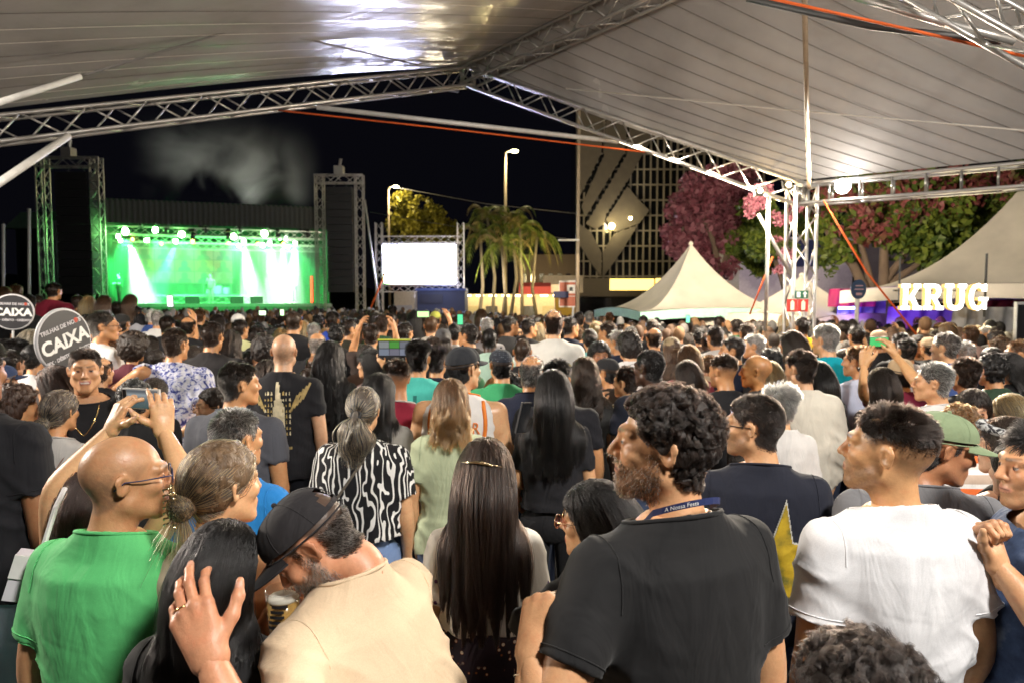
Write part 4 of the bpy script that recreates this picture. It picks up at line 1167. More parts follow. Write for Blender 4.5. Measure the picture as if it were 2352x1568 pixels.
m = MB(); m.add([(-.6, -.3, zt0), (SW + .6, -.3, zt0), (SW + .6, DEP + .3, 7.2), (-.6, DEP + .3, 7.2), (-.6, -.3, zt0 - .08), (SW + .6, -.3, zt0 - .08), (SW + .6, DEP + .3, 7.12), (-.6, DEP + .3, 7.12)], [(0, 1, 2, 3), (7, 6, 5, 4), (0, 4, 5, 1), (1, 5, 6, 2), (2, 6, 7, 3), (3, 7, 4, 0)]); m.build('roof', GDR, stage)
def lattice(m, p0, p1, size, bay, rc=.035, rb=.016, n=4):
    p0, p1 = Vector(p0), Vector(p1); d = (p1 - p0).normalized(); s = d.cross(Vector((0, 0, 1))).normalized() if abs(d.z) < .9 else Vector((1, 0, 0)); u = s.cross(d); h = size / 2
    cs = [(-h, -h), (h, -h), (h, h), (-h, h)]; L = (p1 - p0).length; k = max(2, round(L / bay)); at = lambda t, c: p0 + d * (L * t) + s * c[0] + u * c[1]
    for c in cs: m.tube([at(0, c), at(1, c)], rc, n, False)
    for f in range(4):
        for i in range(k):
            a, b = (cs[f], cs[(f + 1) % 4]) if i % 2 == 0 else (cs[(f + 1) % 4], cs[f]); m.tube([at(i / k, a), at((i + 1) / k, b)], rb, 4, False)
    return m
for yy, zz in ((.3, 5.95), (3.4, 5.75), (6.2, 5.6)):
    m = MB(); lattice(m, (-.3, yy, zz), (SW + .3, yy, zz), .4, .5); m.build('lighting_truss', ALU, stage)
# lit screen on the back wall: blocks of colour with heads and shoulders
e0, e1 = sp(307, 567, DEP - .6), sp(535, 652, DEP - .6)
scr = empty('stage_screen', (0, 0, 0), 'wide stage screen of pale colour blocks behind the band', 'screen'); scr.parent = None; scr.matrix_world = SM @ Matrix.Translation((e0.x, DEP - .6, e1.z)); 
sw_, sh_ = e1.x - e0.x, e0.z - e1.z
m = MB(); m.box((sw_ / 2, .12, sh_ / 2), (sw_ + .12, .16, sh_ + .12)); m.build('frame', BLACK, scr)
cols = [(.85, .50, .45), (.80, .62, .18), (.72, .55, .5), (.88, .72, .22), (.78, .5, .42), (.85, .68, .3)]
random.seed(3)
for i in range(5):
    for j in range(3):
        cc = cols[(i * 2 + j * 3) % 6]; m = MB(); m.add([(sw_ * i / 5 + .02, .03, sh_ * j / 3 + .02), (sw_ * (i + 1) / 5 - .02, .03, sh_ * j / 3 + .02), (sw_ * (i + 1) / 5 - .02, .03, sh_ * (j + 1) / 3 - .02), (sw_ * i / 5 + .02, .03, sh_ * (j + 1) / 3 - .02)], [(0, 1, 2, 3)])
        m.build('screen_tile', glow('screen_%d' % ((i * 2 + j * 3) % 6), cc, .42), scr)
        x, z = sw_ * (i + .5) / 5, sh_ * j / 3; m = MB(); r = sh_ / 9.5
        m.add([(x + r * .8 * math.cos(w * .5236), .018, z + sh_ / 3 * .62 + r * math.sin(w * .5236)) for w in range(12)], [tuple(range(12))]); m.add([(x - r * 1.7, .018, z + .03), (x + r * 1.7, .018, z + .03), (x + r * 1.3, .018, z + sh_ / 3 * .34), (x, .018, z + sh_ / 3 * .44), (x - r * 1.3, .018, z + sh_ / 3 * .34)], [(0, 1, 2, 3, 4)])
        m.build('portrait', glow('screen_dark%d' % ((i + j) % 3), [(.12, .30, .36), (.5, .22, .2), (.2, .34, .22)][(i + j) % 3], .35), scr)
# lamps hung in the rig
zc = lambda zx, zy: (zx * .3359, 312.4 + zy * .3359)
GL = glow('stage_green_lamp', (.25, 1, .22), 260); YL = glow('stage_amber_lamp', (1, .55, .05), 90); WL = glow('stage_white_lamp', (.75, 1, .75), 300)
rig = [(860, 655, 1.6, GL), (1065, 645, 1.3, GL), (812, 690, .9, GL), (826, 716, .9, GL), (1007, 715, 1.2, GL), (1245, 675, 1.5, GL), (1203, 722, 1.2, GL), (1600, 690, 1.4, GL), (1668, 725, 1.0, WL), (1636, 750, .8, WL), (1810, 668, 1.6, GL), (1846, 733, .9, WL), (1800, 750, .9, WL), (1918, 703, .7, GL), (1956, 703, .8, WL), (2020, 735, .8, WL), (1970, 760, .8, WL),
       (910, 708, .6, YL), (1105, 738, .6, YL), (1320, 722, .7, YL), (1565, 735, .6, YL), (1765, 740, .6, YL), (1940, 741, .6, YL)]
names = {GL.name: 'green', YL.name: 'amber', WL.name: 'white'}
ORD = 'leftmost second third fourth fifth sixth seventh eighth ninth tenth eleventh twelfth'.split()
keyf = lambda e: (names[e[3].name], e[1] < 700)
for i, (zx, zy, r, mt) in enumerate(rig):
    dep = .35 if zy < 700 else 3.45; rank = ORD[sum(1 for e in rig if keyf(e) == keyf(rig[i]) and e[0] < zx)]
    q = SM @ sp(*zc(zx, zy), dep); r *= .115
    root = empty('stage_lamp', q, rank + (' from the left' if rank != 'leftmost' else '') + ' of the ' + names[mt.name] + ' lamps on the ' + ('front' if dep < 1 else 'rear') + ' stage truss', 'stage lamp', names[mt.name] + ' lamps on the ' + ('front' if dep < 1 else 'rear') + ' lighting truss')
    m = MB(); m.lathe([(.0, .0), (r * .9, .0), (r, .05), (r * .9, .3), (r * .5, .42), (.0, .42)], 12); o = m.build('can', BLACK, root, smooth=True); o.rotation_euler = (-1.25, 0, 0)
    m = MB(); m.ball((0, -.05, 0), (r, .05, r), 12, 8); m.build('lens', mt, root)
    m = MB(); m.tube([(-r, .12, 0), (-r, .12, .3), (r, .12, .3), (r, .12, 0)], .02); m.build('bracket', STEEL, root)
for i, zx in enumerate((960, 1135, 1318, 1365, 1408, 1560, 1610, 1640, 1895, 1965, 2060, 2100)):
    q = SM @ sp(*zc(zx, 600 + 40 * (i % 3)), .2)
    root = empty('moving_head', q, ORD[i] + (' from the left' if i else '') + ' of the dark unlit moving heads on the front stage truss', 'stage lamp', 'dark moving heads on the stage rig')
    m = MB(); m.box((0, 0, .28), (.34, .28, .16)); m.build('base', BLACK, root)
    m = MB(); m.tube([(-.17, 0, -.06), (-.17, 0, .24), (.17, 0, .24), (.17, 0, -.06)], .04); m.build('yoke', BLACK, root)
    m = MB(); m.lathe([(.0, -.22), (.11, -.22), (.14, -.05), (.12, .16), (0, .18)], 12); m.build('head', BLACK, root, smooth=True)
# stage lights proper
def stage_spot(vx, vy, tx, ty, p, col, d0=.6, d1=4.5, ang=34):
    l = SM @ sp(vx, vy, d0); t = SM @ sp(tx, ty, d1); light('stage_beam', 'SPOT', l, p, col, target=t, spot_size=R(ang), spot_blend=.6, shadow_soft_size=.12)
GR = (.05, 1, .20)
for vx, tx in ((288, 300), (358, 400), (418, 460), (538, 560), (608, 620), (660, 690)): stage_spot(vx, 535, tx, 690, 16000, GR, .7, 5.0, 50)
for vx, tx in ((300, 330), (404, 350), (560, 580), (605, 600), (622, 630), (650, 655), (678, 670)): stage_spot(vx, 562, tx, 690, 24000, (.80, 1, .82) if vx > 500 or vx < 350 else GR, 3.5, 1.5, 26)
light('stage_wash', 'AREA', SM @ Vector((SW / 2, 1.0, 5.6)), 900, GR, target=SM @ Vector((SW / 2, 5, 2)), size=8)
light('stage_wash', 'AREA', SM @ Vector((SW / 2, .9, 5.7)), 500, (.14, 1, .2), target=SM @ Vector((SW / 2, 3.5, 1.9)), size=6)
# haze in the stage box
def haze(name, lo, hi, dens, noise=None, M=SM, col=(1, 1, 1)):
    m = MB(); c = [(a + b) / 2 for a, b in zip(lo, hi)]; m.box(c, [b - a for a, b in zip(lo, hi)])
    k = NT(name); k.t.nodes.remove(k.b); v = k.n('VolumePrincipled', {'Color': col, 'Density': dens, 'Anisotropy': .35}); k.t.links.new(v.outputs[0], k.out.inputs['Volume'])
    if noise: k.t.links.new(noise(k), v.inputs['Density'])
    o = m.build(name, k.m); o.matrix_world = M; tag(o, kind='stuff'); return o
haze('stage_haze', (-.15, .5, SZ + .02), (SW + .15, DEP - .75, 5.5), .08)
def plume(k):
    g = k.coord('Object'); w = k.n('TexNoise', {'Vector': k.n('Mapping', {'Vector': g, 'Scale': (.22, .22, .30), 'Rotation': (0, .6, 0)}).outputs[0], 'Scale': 1.0, 'Detail': 4.0, 'Distortion': .9})
    xyz = k.n('SeparateXYZ', {'Vector': k.coord('Generated')})
    ed = 1
    for ax in (0, 2):
        s_ = k.math('SINE', k.math('MULTIPLY', xyz.outputs[ax], math.pi)); s_ = k.math('MULTIPLY', s_, s_); ed = s_ if ed == 1 else k.math('MULTIPLY', ed, s_)
    z = k.math('SUBTRACT', 1.15, xyz.outputs[2])
    return k.math('MULTIPLY', k.math('MULTIPLY', k.ramp(w, [(.44, (0, 0, 0)), (.72, (1, 1, 1))]).outputs[0], k.math('MULTIPLY', ed, z)), .45)
haze('smoke', (.3, 2.5, 7.7), (SW + .6, 7.5, 14.0), .05, plume)
for vx in (300, 420, 560, 690): light('smoke_uplight', 'SPOT', SM @ Vector((sp(vx, 470, 5).x, 8.6, 7.7)), 1100, (.95, 1, .85), target=SM @ Vector((sp(vx + 30, 330, 5).x, 4, 13)), spot_size=R(70), spot_blend=1, shadow_soft_size=.3)  # unseen spots added behind the stage roof to brighten the smoke
# musicians and gear
def small_person(loc, rz, cols, label, arms=((.2, .25, 1.15), (-.2, .25, 1.15)), seat=False):
    m = MB(); skin, top, leg = cols
    m.tube([(0, 0, 1.36), (0, 0, 1.50)], .05, 8); m.ball((0, .01, 1.60), (.08, .10, .12), 10, 8)
    for sd, h in ((1, arms[0]), (-1, arms[1])): m.tube([(sd * .18, 0, 1.38), (sd * .26, .03, 1.16), h], [.05, .042, .03], 8); m.ball(h, .045)
    root = m.build('person', SKIN, None, loc, True, color=skin); root.rotation_euler.z = rz; tag(root, label, 'person', 'people on the stage')
    a = root.data.color_attributes.new('tint', 'FLOAT_COLOR', 'POINT')
    m = MB(); m.tube([(0, 0, .84), (0, 0, 1.05), (0, 0, 1.3), (0, 0, 1.43)], [.16, .15, .19, .10], 12)
    for sd in (1, -1): m.tube([(sd * .17, 0, 1.38), (sd * .25, .02, 1.18)], [.07, .06], 8)
    m.build('shirt', CLOTH, root, smooth=True, color=top)
    m = MB()
    for sd in (1, -1): m.tube([(sd * .08, 0, .9), (sd * .1, .02, .48), (sd * .11, 0, .05)], [.095, .07, .06], 8); m.ball((sd * .11, .05, .05), (.05, .13, .05))
    m.build('trousers', CLOTH, root, smooth=True, color=leg)
    m = MB(); m.ball((0, -.02, 1.63), (.088, .105, .11), 10, 8); m.build('hair', HAIRM, root, smooth=True, color=(.02, .015, .01))
    return root
def stg(vx, dep): p = SM @ sp(vx, 700, dep); p.z = SZ + .003; return p
q = stg(485, 1.2); small_person(q, math.pi, ((.5, .3, .2), (.75, .75, .7), (.62, .62, .6)), 'singer in white at the front of the stage holding a microphone', ((.10, .17, 1.50), (-.28, .1, 1.0)))
m = MB(); m.tube([(0, 0, 0), (.02, -.10, .06)], .016); m.ball((0, 0, 0), .03); tag(m.build('microphone', BLACK, None, q + Vector((-.08, -.20, 1.52))), 'small black microphone in the hand of the stage singer', 'microphone')
small_person(stg(275, 2.5), 2.4, ((.4, .25, .15), (.03, .12, .05), (.02, .03, .02)), 'musician in dark clothes at the left end of the stage')
small_person(stg(322, 3.2), 2.8, ((.5, .3, .2), (.7, .7, .68), (.3, .3, .3)), 'musician in white standing in the bright beam on stage left')
small_person(stg(672, 3.0), 3.4, ((.5, .3, .2), (.6, .6, .58), (.1, .1, .1)), 'musician half lost in white light at stage right')
rs = empty('drum_riser', stg(470, 4.0), 'low truss riser across the middle of the stage', 'riser'); rs.rotation_euler.z = sa
m = MB(); lattice(m, (-2.6, 0, .25), (2.6, 0, .25), .4, .5, .03, .02); m.build('frame', ALU, rs); m = MB(); m.box((0, 1.0, .5), (5.4, 2.4, .08)); m.build('platform', DECK, rs)
for i, vx in enumerate((442, 545, 590)):
    w = empty('stage_monitor', stg(vx, .6), ['left', 'middle', 'right'][i] + ' wedge monitor at the front edge of the stage', 'speaker', 'wedge monitors'); w.rotation_euler.z = sa
    m = MB(); m.add([(-.35, -.2, 0), (.35, -.2, 0), (.35, .3, 0), (-.35, .3, 0), (-.35, -.2, .4), (.35, -.2, .4), (.35, .12, .42), (-.35, .12, .42)], [(0, 3, 2, 1), (4, 5, 6, 7), (0, 1, 5, 4), (1, 2, 6, 5), (2, 3, 7, 6), (3, 0, 4, 7)]); m.build('cabinet', STEEL, w)
    m = MB(); m.ball((0, .24, .2), (.26, .02, .14), 12, 6); m.build('grille', BLACK, w)
kit = empty('drum_kit', stg(500, 4.6) + Vector((0, 0, .55)), 'drum kit on the riser behind the singer', 'drum kit'); kit.rotation_euler.z = sa
for x, y, r, h, nm in ((0, 0, .28, .5, 'bass_drum'), (-.5, .1, .18, .3, 'snare'), (.5, .1, .22, .4, 'floor_tom')):
    m = MB(); m.lathe([(0, 0), (r, 0), (r, h), (0, h)], 16, (x, y, .05)); m.build(nm, flat('drum_shell', (.4, .4, .4), .4), kit, smooth=False)
for x in (-.8, .8): m = MB(); m.tube([(x, 0, 0), (x, 0, 1.05)], .015); m.lathe([(0, 1.09), (.24, 1.05), (0, 1.05)], 16, (x, 0, 0)); m.build('cymbal', ALU, kit)
bar = empty('light_bar', stg(717, 1.4), 'upright red light bar at the right end of the stage', 'light bar'); m = MB(); m.box((0, 0, .85), (.14, .1, 1.6)); m.build('strip', glow('red_strip', (1, .08, .03), 3), bar); m = MB(); m.box((0, .04, .85), (.2, .12, 1.7)); m.build('housing', BLACK, bar)
# speaker towers
CAB = flat('speaker_cabinet', (.016, .017, .02), .55, bump=.2)
def pa_tower(x0, x1, ytop, D, sx0, sx1, sy0, sy1, which):
    a, b = P(x0, 700, D), P(x1, 700, D); zt = P(x0, ytop, D).z; g = gz(a.x, D)
    root = empty('speaker_tower', (a.x, D, g), which + ' truss tower holding a tall speaker stack', 'tower', 'speaker towers')
    w = b.x - a.x
    for x in (.23, w - .23): m = MB(); lattice(m, (x, 0, 0), (x, 0, zt - g), .44, .55, .04, .022); m.build('truss_column', ALU, root)
    m = MB(); lattice(m, (0, 0, zt - g - .25), (w, 0, zt - g - .25), .46, .5, .04, .022); m.build('top_truss', ALU, root)
    m = MB(); m.box((w / 2, 0, zt - g + .25), (.5, .5, .45)); m.tube([(w / 2, 0, zt - g + .3), (w / 2 + .1, 0, zt - g + .9)], .09); m.build('hoist', ALU, root)
    m = MB(); m.box((.23, 0, .06), (1.2, 1.6, .12)); m.box((w - .23, 0, .06), (1.2, 1.6, .12)); m.build('base', STEEL, root)
    c0, c1 = P(sx0, sy0, D), P(sx1, sy1, D); sw = c1.x - c0.x; n = 14; h = (c0.z - c1.z) / n
    arr = empty('speaker_array', (c0.x + sw / 2, D - .1, c1.z), 'tall black line of speaker cabinets hanging in the ' + which + ' tower', 'speaker array', 'hanging speaker arrays')
    for i in range(n):
        m = MB(); t = .03 * math.sin(i * .4); m.box((0, t, h * (i + .5)), (sw, .7, h * .93)); o = m.build('cabinet', CAB, arr)
        m = MB(); m.box((0, t - .36, h * (i + .5)), (sw * .86, .03, h * .7)); m.build('grille', BLACK, o)
    m = MB(); 
    for x in (-sw * .3, sw * .3): m.tube([(x, 0, n * h), (0, .1, zt - c1.z - .3)], .02)
    m.build('chain', STEEL, arr)
pa_tower(99, 242, 362, 35.5, 138, 226, 398, 676, 'left'); pa_tower(729, 838, 402, 39.5, 754, 815, 432, 672, 'right')
# side curtain and poles left of the left tower
b_ = P(113, 570, 38); m = MB(); m.grid(lambda u, v: Vector((-.55 + 1.1 * u, .05 * math.sin(u * 20), -1.5 + 3.6 * v - (.25 * math.sin(math.pi * u) if v < .01 else 0))), 20, 4)
tag(m.build('side_banner', flat('lilac_cloth', (.42, .38, .50), .8), None, b_ + Vector((0, 0, -.6)), True), 'pale lilac cloth hanging behind the left speaker tower', 'banner')
for x, y, lb in ((67, 480, 'taller'), (8, 515, 'shorter')): beam('flagpole', [P(x, y, 33), P(x, 740, 33)], .07, WHITEP, lb + ' pale pole left of the left speaker tower', 'pole')
sb = P(15, 455, 46); m = MB(); m.add([(0, 0, 0), (5.2, 0, 0), (5.2, 3, 0), (0, 3, 0), (.9, .4, 1.1), (5.2, .4, 1.25), (5.2, 2.6, 1.25), (.9, 2.6, 1.1)], [(0, 3, 2, 1), (4, 5, 6, 7), (0, 1, 5, 4), (1, 2, 6, 5), (2, 3, 7, 6), (3, 0, 4, 7)]); r_ = empty('side_tent', (sb.x - .3, 46, gz(sb.x, 46)), 'grey roofed side tent at the far left', 'tent'); m.build('roof', flat('grey_canvas', (.2, .2, .2), .9), r_, (0, 0, sb.z - 2)); m = MB(); m.box((2.8, 1.5, (sb.z - 2) / 2), (4.4, 2.4, sb.z - 2)); m.build('wall', flat('dark_canvas', (.02, .022, .02), .9), r_)

# ------------------------------------------------------------------ video screen on its truss frame
D = 39.0; a, b = P(862, 512, D), P(1066, 512, D); g = gz(a.x, D)
vs = empty('video_screen', (a.x, D, g), 'white glowing video screen on a truss frame right of the stage', 'screen'); w = b.x - a.x; zt = a.z - g
for x in (.2, w - .2): m = MB(); lattice(m, (x, 0, 0), (x, 0, zt), .36, .45, .032, .016); m.build('truss_leg', ALU, vs)
s0, s1 = P(881, 563, D), P(1047, 652, D); 
for z in (s0.z - g + .3, s1.z - g - .28): m = MB(); lattice(m, (.2, 0, z), (w - .2, 0, z), .36, .45, .032, .016); m.build('cross_truss', ALU, vs)
m = MB(); m.box(((s0.x + s1.x) / 2 - a.x, .05, (s0.z + s1.z) / 2 - g), (s1.x - s0.x + .1, .22, s0.z - s1.z + .1)); m.build('frame', BLACK, vs)
def led():
    k = NT('led_picture'); k.set(Base_Color=(0, 0, 0)); c = k.coord('Generated'); xyz = k.n('SeparateXYZ', {'Vector': c})
    e = k.math('ADD', k.math('MULTIPLY', xyz.outputs[0], 2.2), xyz.outputs[2]); n = k.noise(7, 3, c)
    t = k.math('ADD', e, k.math('MULTIPLY', n, .5))
    k.set(Emission_Color=k.ramp(t, [(.24, (.001, .010, .001)), (.40, (.25, .5, .2)), (.6, (.68, .69, 1))]), Emission_Strength=60.0); return k.m
m = MB(); m.box(((s0.x + s1.x) / 2 - a.x, -.075, (s0.z + s1.z) / 2 - g), (s1.x - s0.x, .02, s0.z - s1.z)); m.build('picture', led(), vs)
beam('tie_strap', [P(895, 600, 37), P(845, 725, 36.5)], .05, ORANGE, 'orange strap left of the video screen', 'strap'); beam('stay_pole', [P(838, 460, 39), P(872, 715, 38)], .05, WHITEP, 'pale stay pole between right tower and video screen', 'pole')
# ------------------------------------------------------------------ buildings and street behind
def poly_slab(m, pts, D, t=.25):
    q = [P(x, y, D) for x, y in pts]; n = len(q); V = q + [v + Vector((0, t, 0)) for v in q]
    m.add(V, [tuple(range(n)), tuple(range(n, 2 * n))[::-1]] + [(i, i + n, (i + 1) % n + n, (i + 1) % n) for i in range(n)])
    return m
Db = 58.0; bo = P(1325, 700, Db); bo.z = gz(bo.x, Db)
CLAD = flat('beige_cladding', (.17, .145, .12), .8, bump=.3, scale=2); MULL = flat('beige_mullion', (.40, .35, .28), .6); GLASS = flat('dark_glass', (.012, .013, .015), .08, spec=.8, scale=.5)
bld = empty('office_tower', bo, 'modern tower with beige diamond cladding over a dark window grid', 'building')
x1 = P(1760, 700, Db).x - bo.x; H = 24.0
m = MB(); m.box((x1 / 2, 3.2, H / 2), (x1, 6, H)); m.build('body', GLASS, bld)
for i in range(int(x1 / .56) + 1):
    m = MB() if i == 0 else m; m.box((i * .56, .12, H / 2 + 1.6), (.13, .16, H - 3.2))
m.build('mullion', MULL, bld)
for j in range(16):
    m = MB(); m.box((x1 / 2, .1, 3.4 + j * 1.28), (x1, .14, .12)); m.build('transom', MULL, bld)
zz = lambda x, y: (790 + x * .3359, 312.4 + y * .3359)
def clad(pts):
    m = MB(); poly_slab(m, [zz(*p) for p in pts], Db - .35, .4); m.build('cladding_panel', CLAD, bld, rel=bo)
clad([(1590, -420), (1800, -420), (1760, 120), (1620, 400), (1590, 470)])
clad([(1830, -420), (1960, -300), (1920, 110), (1650, 560), (1625, 480), (1770, 150)])
clad([(1980, -300), (2300, -300), (2040, 130), (1930, 330), (1790, 560), (1770, 610), (1720, 640), (1655, 600), (1935, 120)])
clad([(1940, 345), (2000, 420), (2090, 510), (2020, 600), (1850, 660), (1790, 575)]); clad([(1850, 668), (2010, 612), (1900, 790), (1770, 970), (1770, 800)]); clad([(1762, 800), (1762, 968), (1690, 870), (1610, 740), (1610, 600), (1690, 660)])
for a, b, n in (((1772, 130), (1640, 395), 9), ((1928, 125), (1655, 590), 13), ((1940, 320), (1790, 560), 8)):
    for i in range(n):
        t = (i + .3) / n; x, y = a[0] + (b[0] - a[0]) * t, a[1] + (b[1] - a[1]) * t; m = MB(); poly_slab(m, [zz(x - 9, y - 9), zz(x + 13, y - 14), zz(x + 7, y + 12), zz(x - 13, y + 12)], Db - .38, .1); m.build('slot_window', GLASS, bld, rel=bo)
m = MB(); c0, c1 = P(1325, 640, Db - 2), P(1640, 682, Db - 2); m.box(((c0.x + c1.x) / 2, Db - 1.6, (c0.z + c1.z) / 2), (c1.x - c0.x, 3, c0.z - c1.z)); m.build('canopy', flat('canopy_brown', (.12, .10, .08), .6), bld, rel=bo)
YS = glow('yellow_sign', (1, .68, .16), 3.2)
def glow_box(name, x0, y0, x1_, y1_, D, mat, label, cat, frame_=None, t=.2):
    a, b = P(x0, y0, D), P(x1_, y1_, D); o = empty(name, (a.x, D, b.z), label, cat); w, h = b.x - a.x, a.z - b.z
    m = MB(); m.box((w / 2, t / 2, h / 2), (w, t, h)); m.build('face', mat, o)
    m = MB(); m.box((w / 2, t * .8, h / 2), (w * 1.03, t, h * 1.14)); m.build('frame', frame_ or STEEL, o); return o
glow_box('shop_sign', 1401, 641, 1502, 667, Db - 3.2, YS, 'long glowing yellow sign on the front of the tower', 'sign'); glow_box('shop_sign', 1506, 640, 1519, 663, Db - 3.2, YS, 'short glowing yellow sign end beside the long yellow sign', 'sign')
LB = glow('building_lamp', (1, .82, .35), 70)
for x, y, r, lb in ((1405, 520, .24, 'larger'), (1448, 502, .13, 'smaller')):
    q = P(x, y, Db - 1.2); o = empty('wall_lamp', q, lb + ' yellow lamp on the diamond cladding of the tower', 'lamp'); m = MB(); m.ball((0, 0, 0), (r, r * .6, r)); m.build('globe', LB, o, smooth=True); m = MB(); m.tube([(0, 0, 0), (0, 1.0, 0)], .05); m.build('arm', STEEL, o)
    light('wall_lamp_glow', 'POINT', q + Vector((0, -1.2, .5)), 300 * r, (1, .85, .62), shadow_soft_size=.2)
beam('tall_pole', [P(1330, 240, 22), P(1327, 560, 22), P(1326, 760, 22)], [.055, .065, .072], flat('pole_beige', (.30, .24, .17), .6), 'tall beige lamp post in front of the tower', 'pole')
for x, y, h, D, lb in ((1163, 347, 620, 48, 'tall street lamp lit against the sky above the palms'), (897, 428, 560, 60, 'street lamp shining over the yellow lit treetop')):
    b = P(x - 2, 700, D); t = P(x - 2, y + 4, D); g = gz(b.x, D); o = empty('street_lamp', (b.x, D, g), lb, 'street lamp'); hh = t.z - g
    m = MB(); m.tube([(0, 0, 0), (0, 0, hh)], [.13, .08], 8); m.tube([(0, 0, hh), (.45, 0, hh + .15)], .05, 6); m.build('pole', flat('pole_beige', (.3, .24, .17)), o, smooth=True)
    m = MB(); m.ball((.62, 0, hh + .17), (.34, .18, .09)); m.build('lamp_head', STEEL, o, smooth=True); m = MB(); m.ball((.64, -.02, hh + .10), (.27, .2, .11)); m.build('lamp_glass', glow('street_bulb', (1, .88, .45), 45), o, smooth=True)
    light('street_glow', 'POINT', (b.x + .64, D - .3, g + hh - .35), 900, (1, .82, .45), shadow_soft_size=.15)
# low lit buildings behind the palms
CREAM = flat('cream_wall', (.60, .50, .34), .8)
def block(name, x0, x1_, y0, D, dep, mat, label, cat='building'):
    a, b = P(x0, y0, D), P(x1_, y0, D); g = gz(a.x, D); o = empty(name, (a.x, D, g), label, cat); m = MB(); m.box(((b.x - a.x) / 2, dep / 2, (a.z - g) / 2), (b.x - a.x, dep, a.z - g)); m.build('wall', mat, o); o['w'] = b.x - a.x; o['h'] = a.z - g; return o
o = block('shop_building', 1062, 1330, 676, 52, 5, CREAM, 'low cream shop with lit wall behind the palms')
for i in range(9):
    m = MB(); m.box((.4 + i * o['w'] / 9.2, -.5, o['h'] - .12), (.55, .08, .1)); m.build('strip_lamp', glow('shop_strip', (1, .8, .4), 18), o)
for i in range(6):
    m = MB(); m.box((.8 + i * o['w'] / 6.2, -.03, .95), (.9, .06, 1.7)); m.build('window', GLASS if i % 2 else flat('shutter', (.45, .38, .22)), o)
light('shop_glow', 'AREA', (o.location.x + o['w'] / 2, 50.6, 2.4), 420, (1, .78, .42), target=(o.location.x + o['w'] / 2, 52.2, .8), size=8)
m = MB(); m.box((o['w'] * .62, -.3, o['h'] + .42), (2.4, .6, .85)); m.build('awning', flat('red_awning', (.30, .03, .03), .7), o)
m = MB(); m.box((o['w'] * .86, -.2, o['h'] + .75), (3.0, .5, 1.3)); m.build('fascia', flat('white_fascia', (.5, .42, .36), .7), o)
o = block('roof_block', 1190, 1330, 585, 56, 6, flat('brown_wall', (.10, .075, .055), .9), 'dark brown building above the red awning')
for i in range(7):
    m = MB(); m.box((.5 + i * .72, -.02, o['h'] - 1.9), (.36, .06, .7)); m.build('window', GLASS, o)
o = block('side_wall', 1275, 1330, 682, 30, .3, flat('ochre_wall', (.30, .19, .02), .8), 'ochre wall left of the tall lamp post', 'wall'); light('ochre_glow', 'POINT', (o.location.x + .4, 28.6, 2.6), 60, (1, .75, .3), shadow_soft_size=.2)
BLUE = flat('blue_panel', (.014, .024, .085), .6)
o = block('kiosk', 958, 1068, 668, 37, 2.5, BLUE, 'dark blue kiosk below the video screen')
m = MB(); m.box((o['w'] * .30, -.05, o['h'] * .83), (1.2, .1, .5)); m.build('hatch', flat('navy_panel', (.012, .016, .05)), o)
m = MB(); m.box((o['w'] * .5, .6, o['h'] + .06), (o['w'] * 1.05, 1.6, .12)); m.build('roof', flat('blue_roof', (.04, .07, .25)), o)
light('kiosk_glow', 'POINT', (o.location.x + 1.2, 35.4, 2.9), 70, (.7, .75, 1), shadow_soft_size=.2)
o = block('kiosk', 905, 952, 670, 36, 2, flat('pale_shed', (.36, .30, .22), .8), 'pale shed beside the blue kiosk'); m = MB(); m.box((o['w'] * .5, -.03, .95), (.8, .06, 1.8)); m.build('door', flat('grey_door', (.25, .24, .25)), o)
# brown road sign
D = 24.0; a, b = P(1284, 645, D), P(1328, 706, D); g = gz(a.x, D)
o = empty('road_sign', ((a.x + b.x) / 2, D, g), 'brown and white tourist road sign with a pictogram', 'sign'); w, h = b.x - a.x, a.z - b.z; zc_ = (a.z + b.z) / 2 - g
m = MB(); m.box((0, .0, zc_), (w, .03, h)); m.build('border', WHITE, o)
m = MB(); m.box((0, -.02, zc_ + h * .18), (w * .93, .02, h * .52)); m.box((0, -.02, zc_ - h * .28), (w * .93, .02, h * .36)); m.build('panel', flat('tourist_brown', (.42, .07, .015), .5), o)
m = MB(); m.box((w * .12, -.035, zc_ + h * .18), (w * .42, .02, h * .32)); m.build('pictogram_field', WHITE, o); m = MB(); m.ball((w * .12, -.05, zc_ + h * .20), (w * .10, .01, h * .06)); m.box((w * .12, -.05, zc_ + h * .13), (w * .20, .02, h * .05)); m.build('pictogram', BLACK, o)
m = MB(); m.tube([(w * .25, .05, 0), (w * .25, .05, zc_ + h * .4)], .04); m.build('post', ALU, o)
light('sign_light', 'SPOT', ((a.x + b.x) / 2, D - 4, 3.6), 160, (1, .8, .55), target=((a.x + b.x) / 2, D, zc_), spot_size=R(30))
q = P(1289, 677, 23.6); m = MB(); m.box((0, 0, 0), (.52, .04, .22)); tag(m.build('street_plate', flat('plate_blue', (.015, .02, .09)), None, q), 'small navy plate in front of the brown road sign', 'sign')
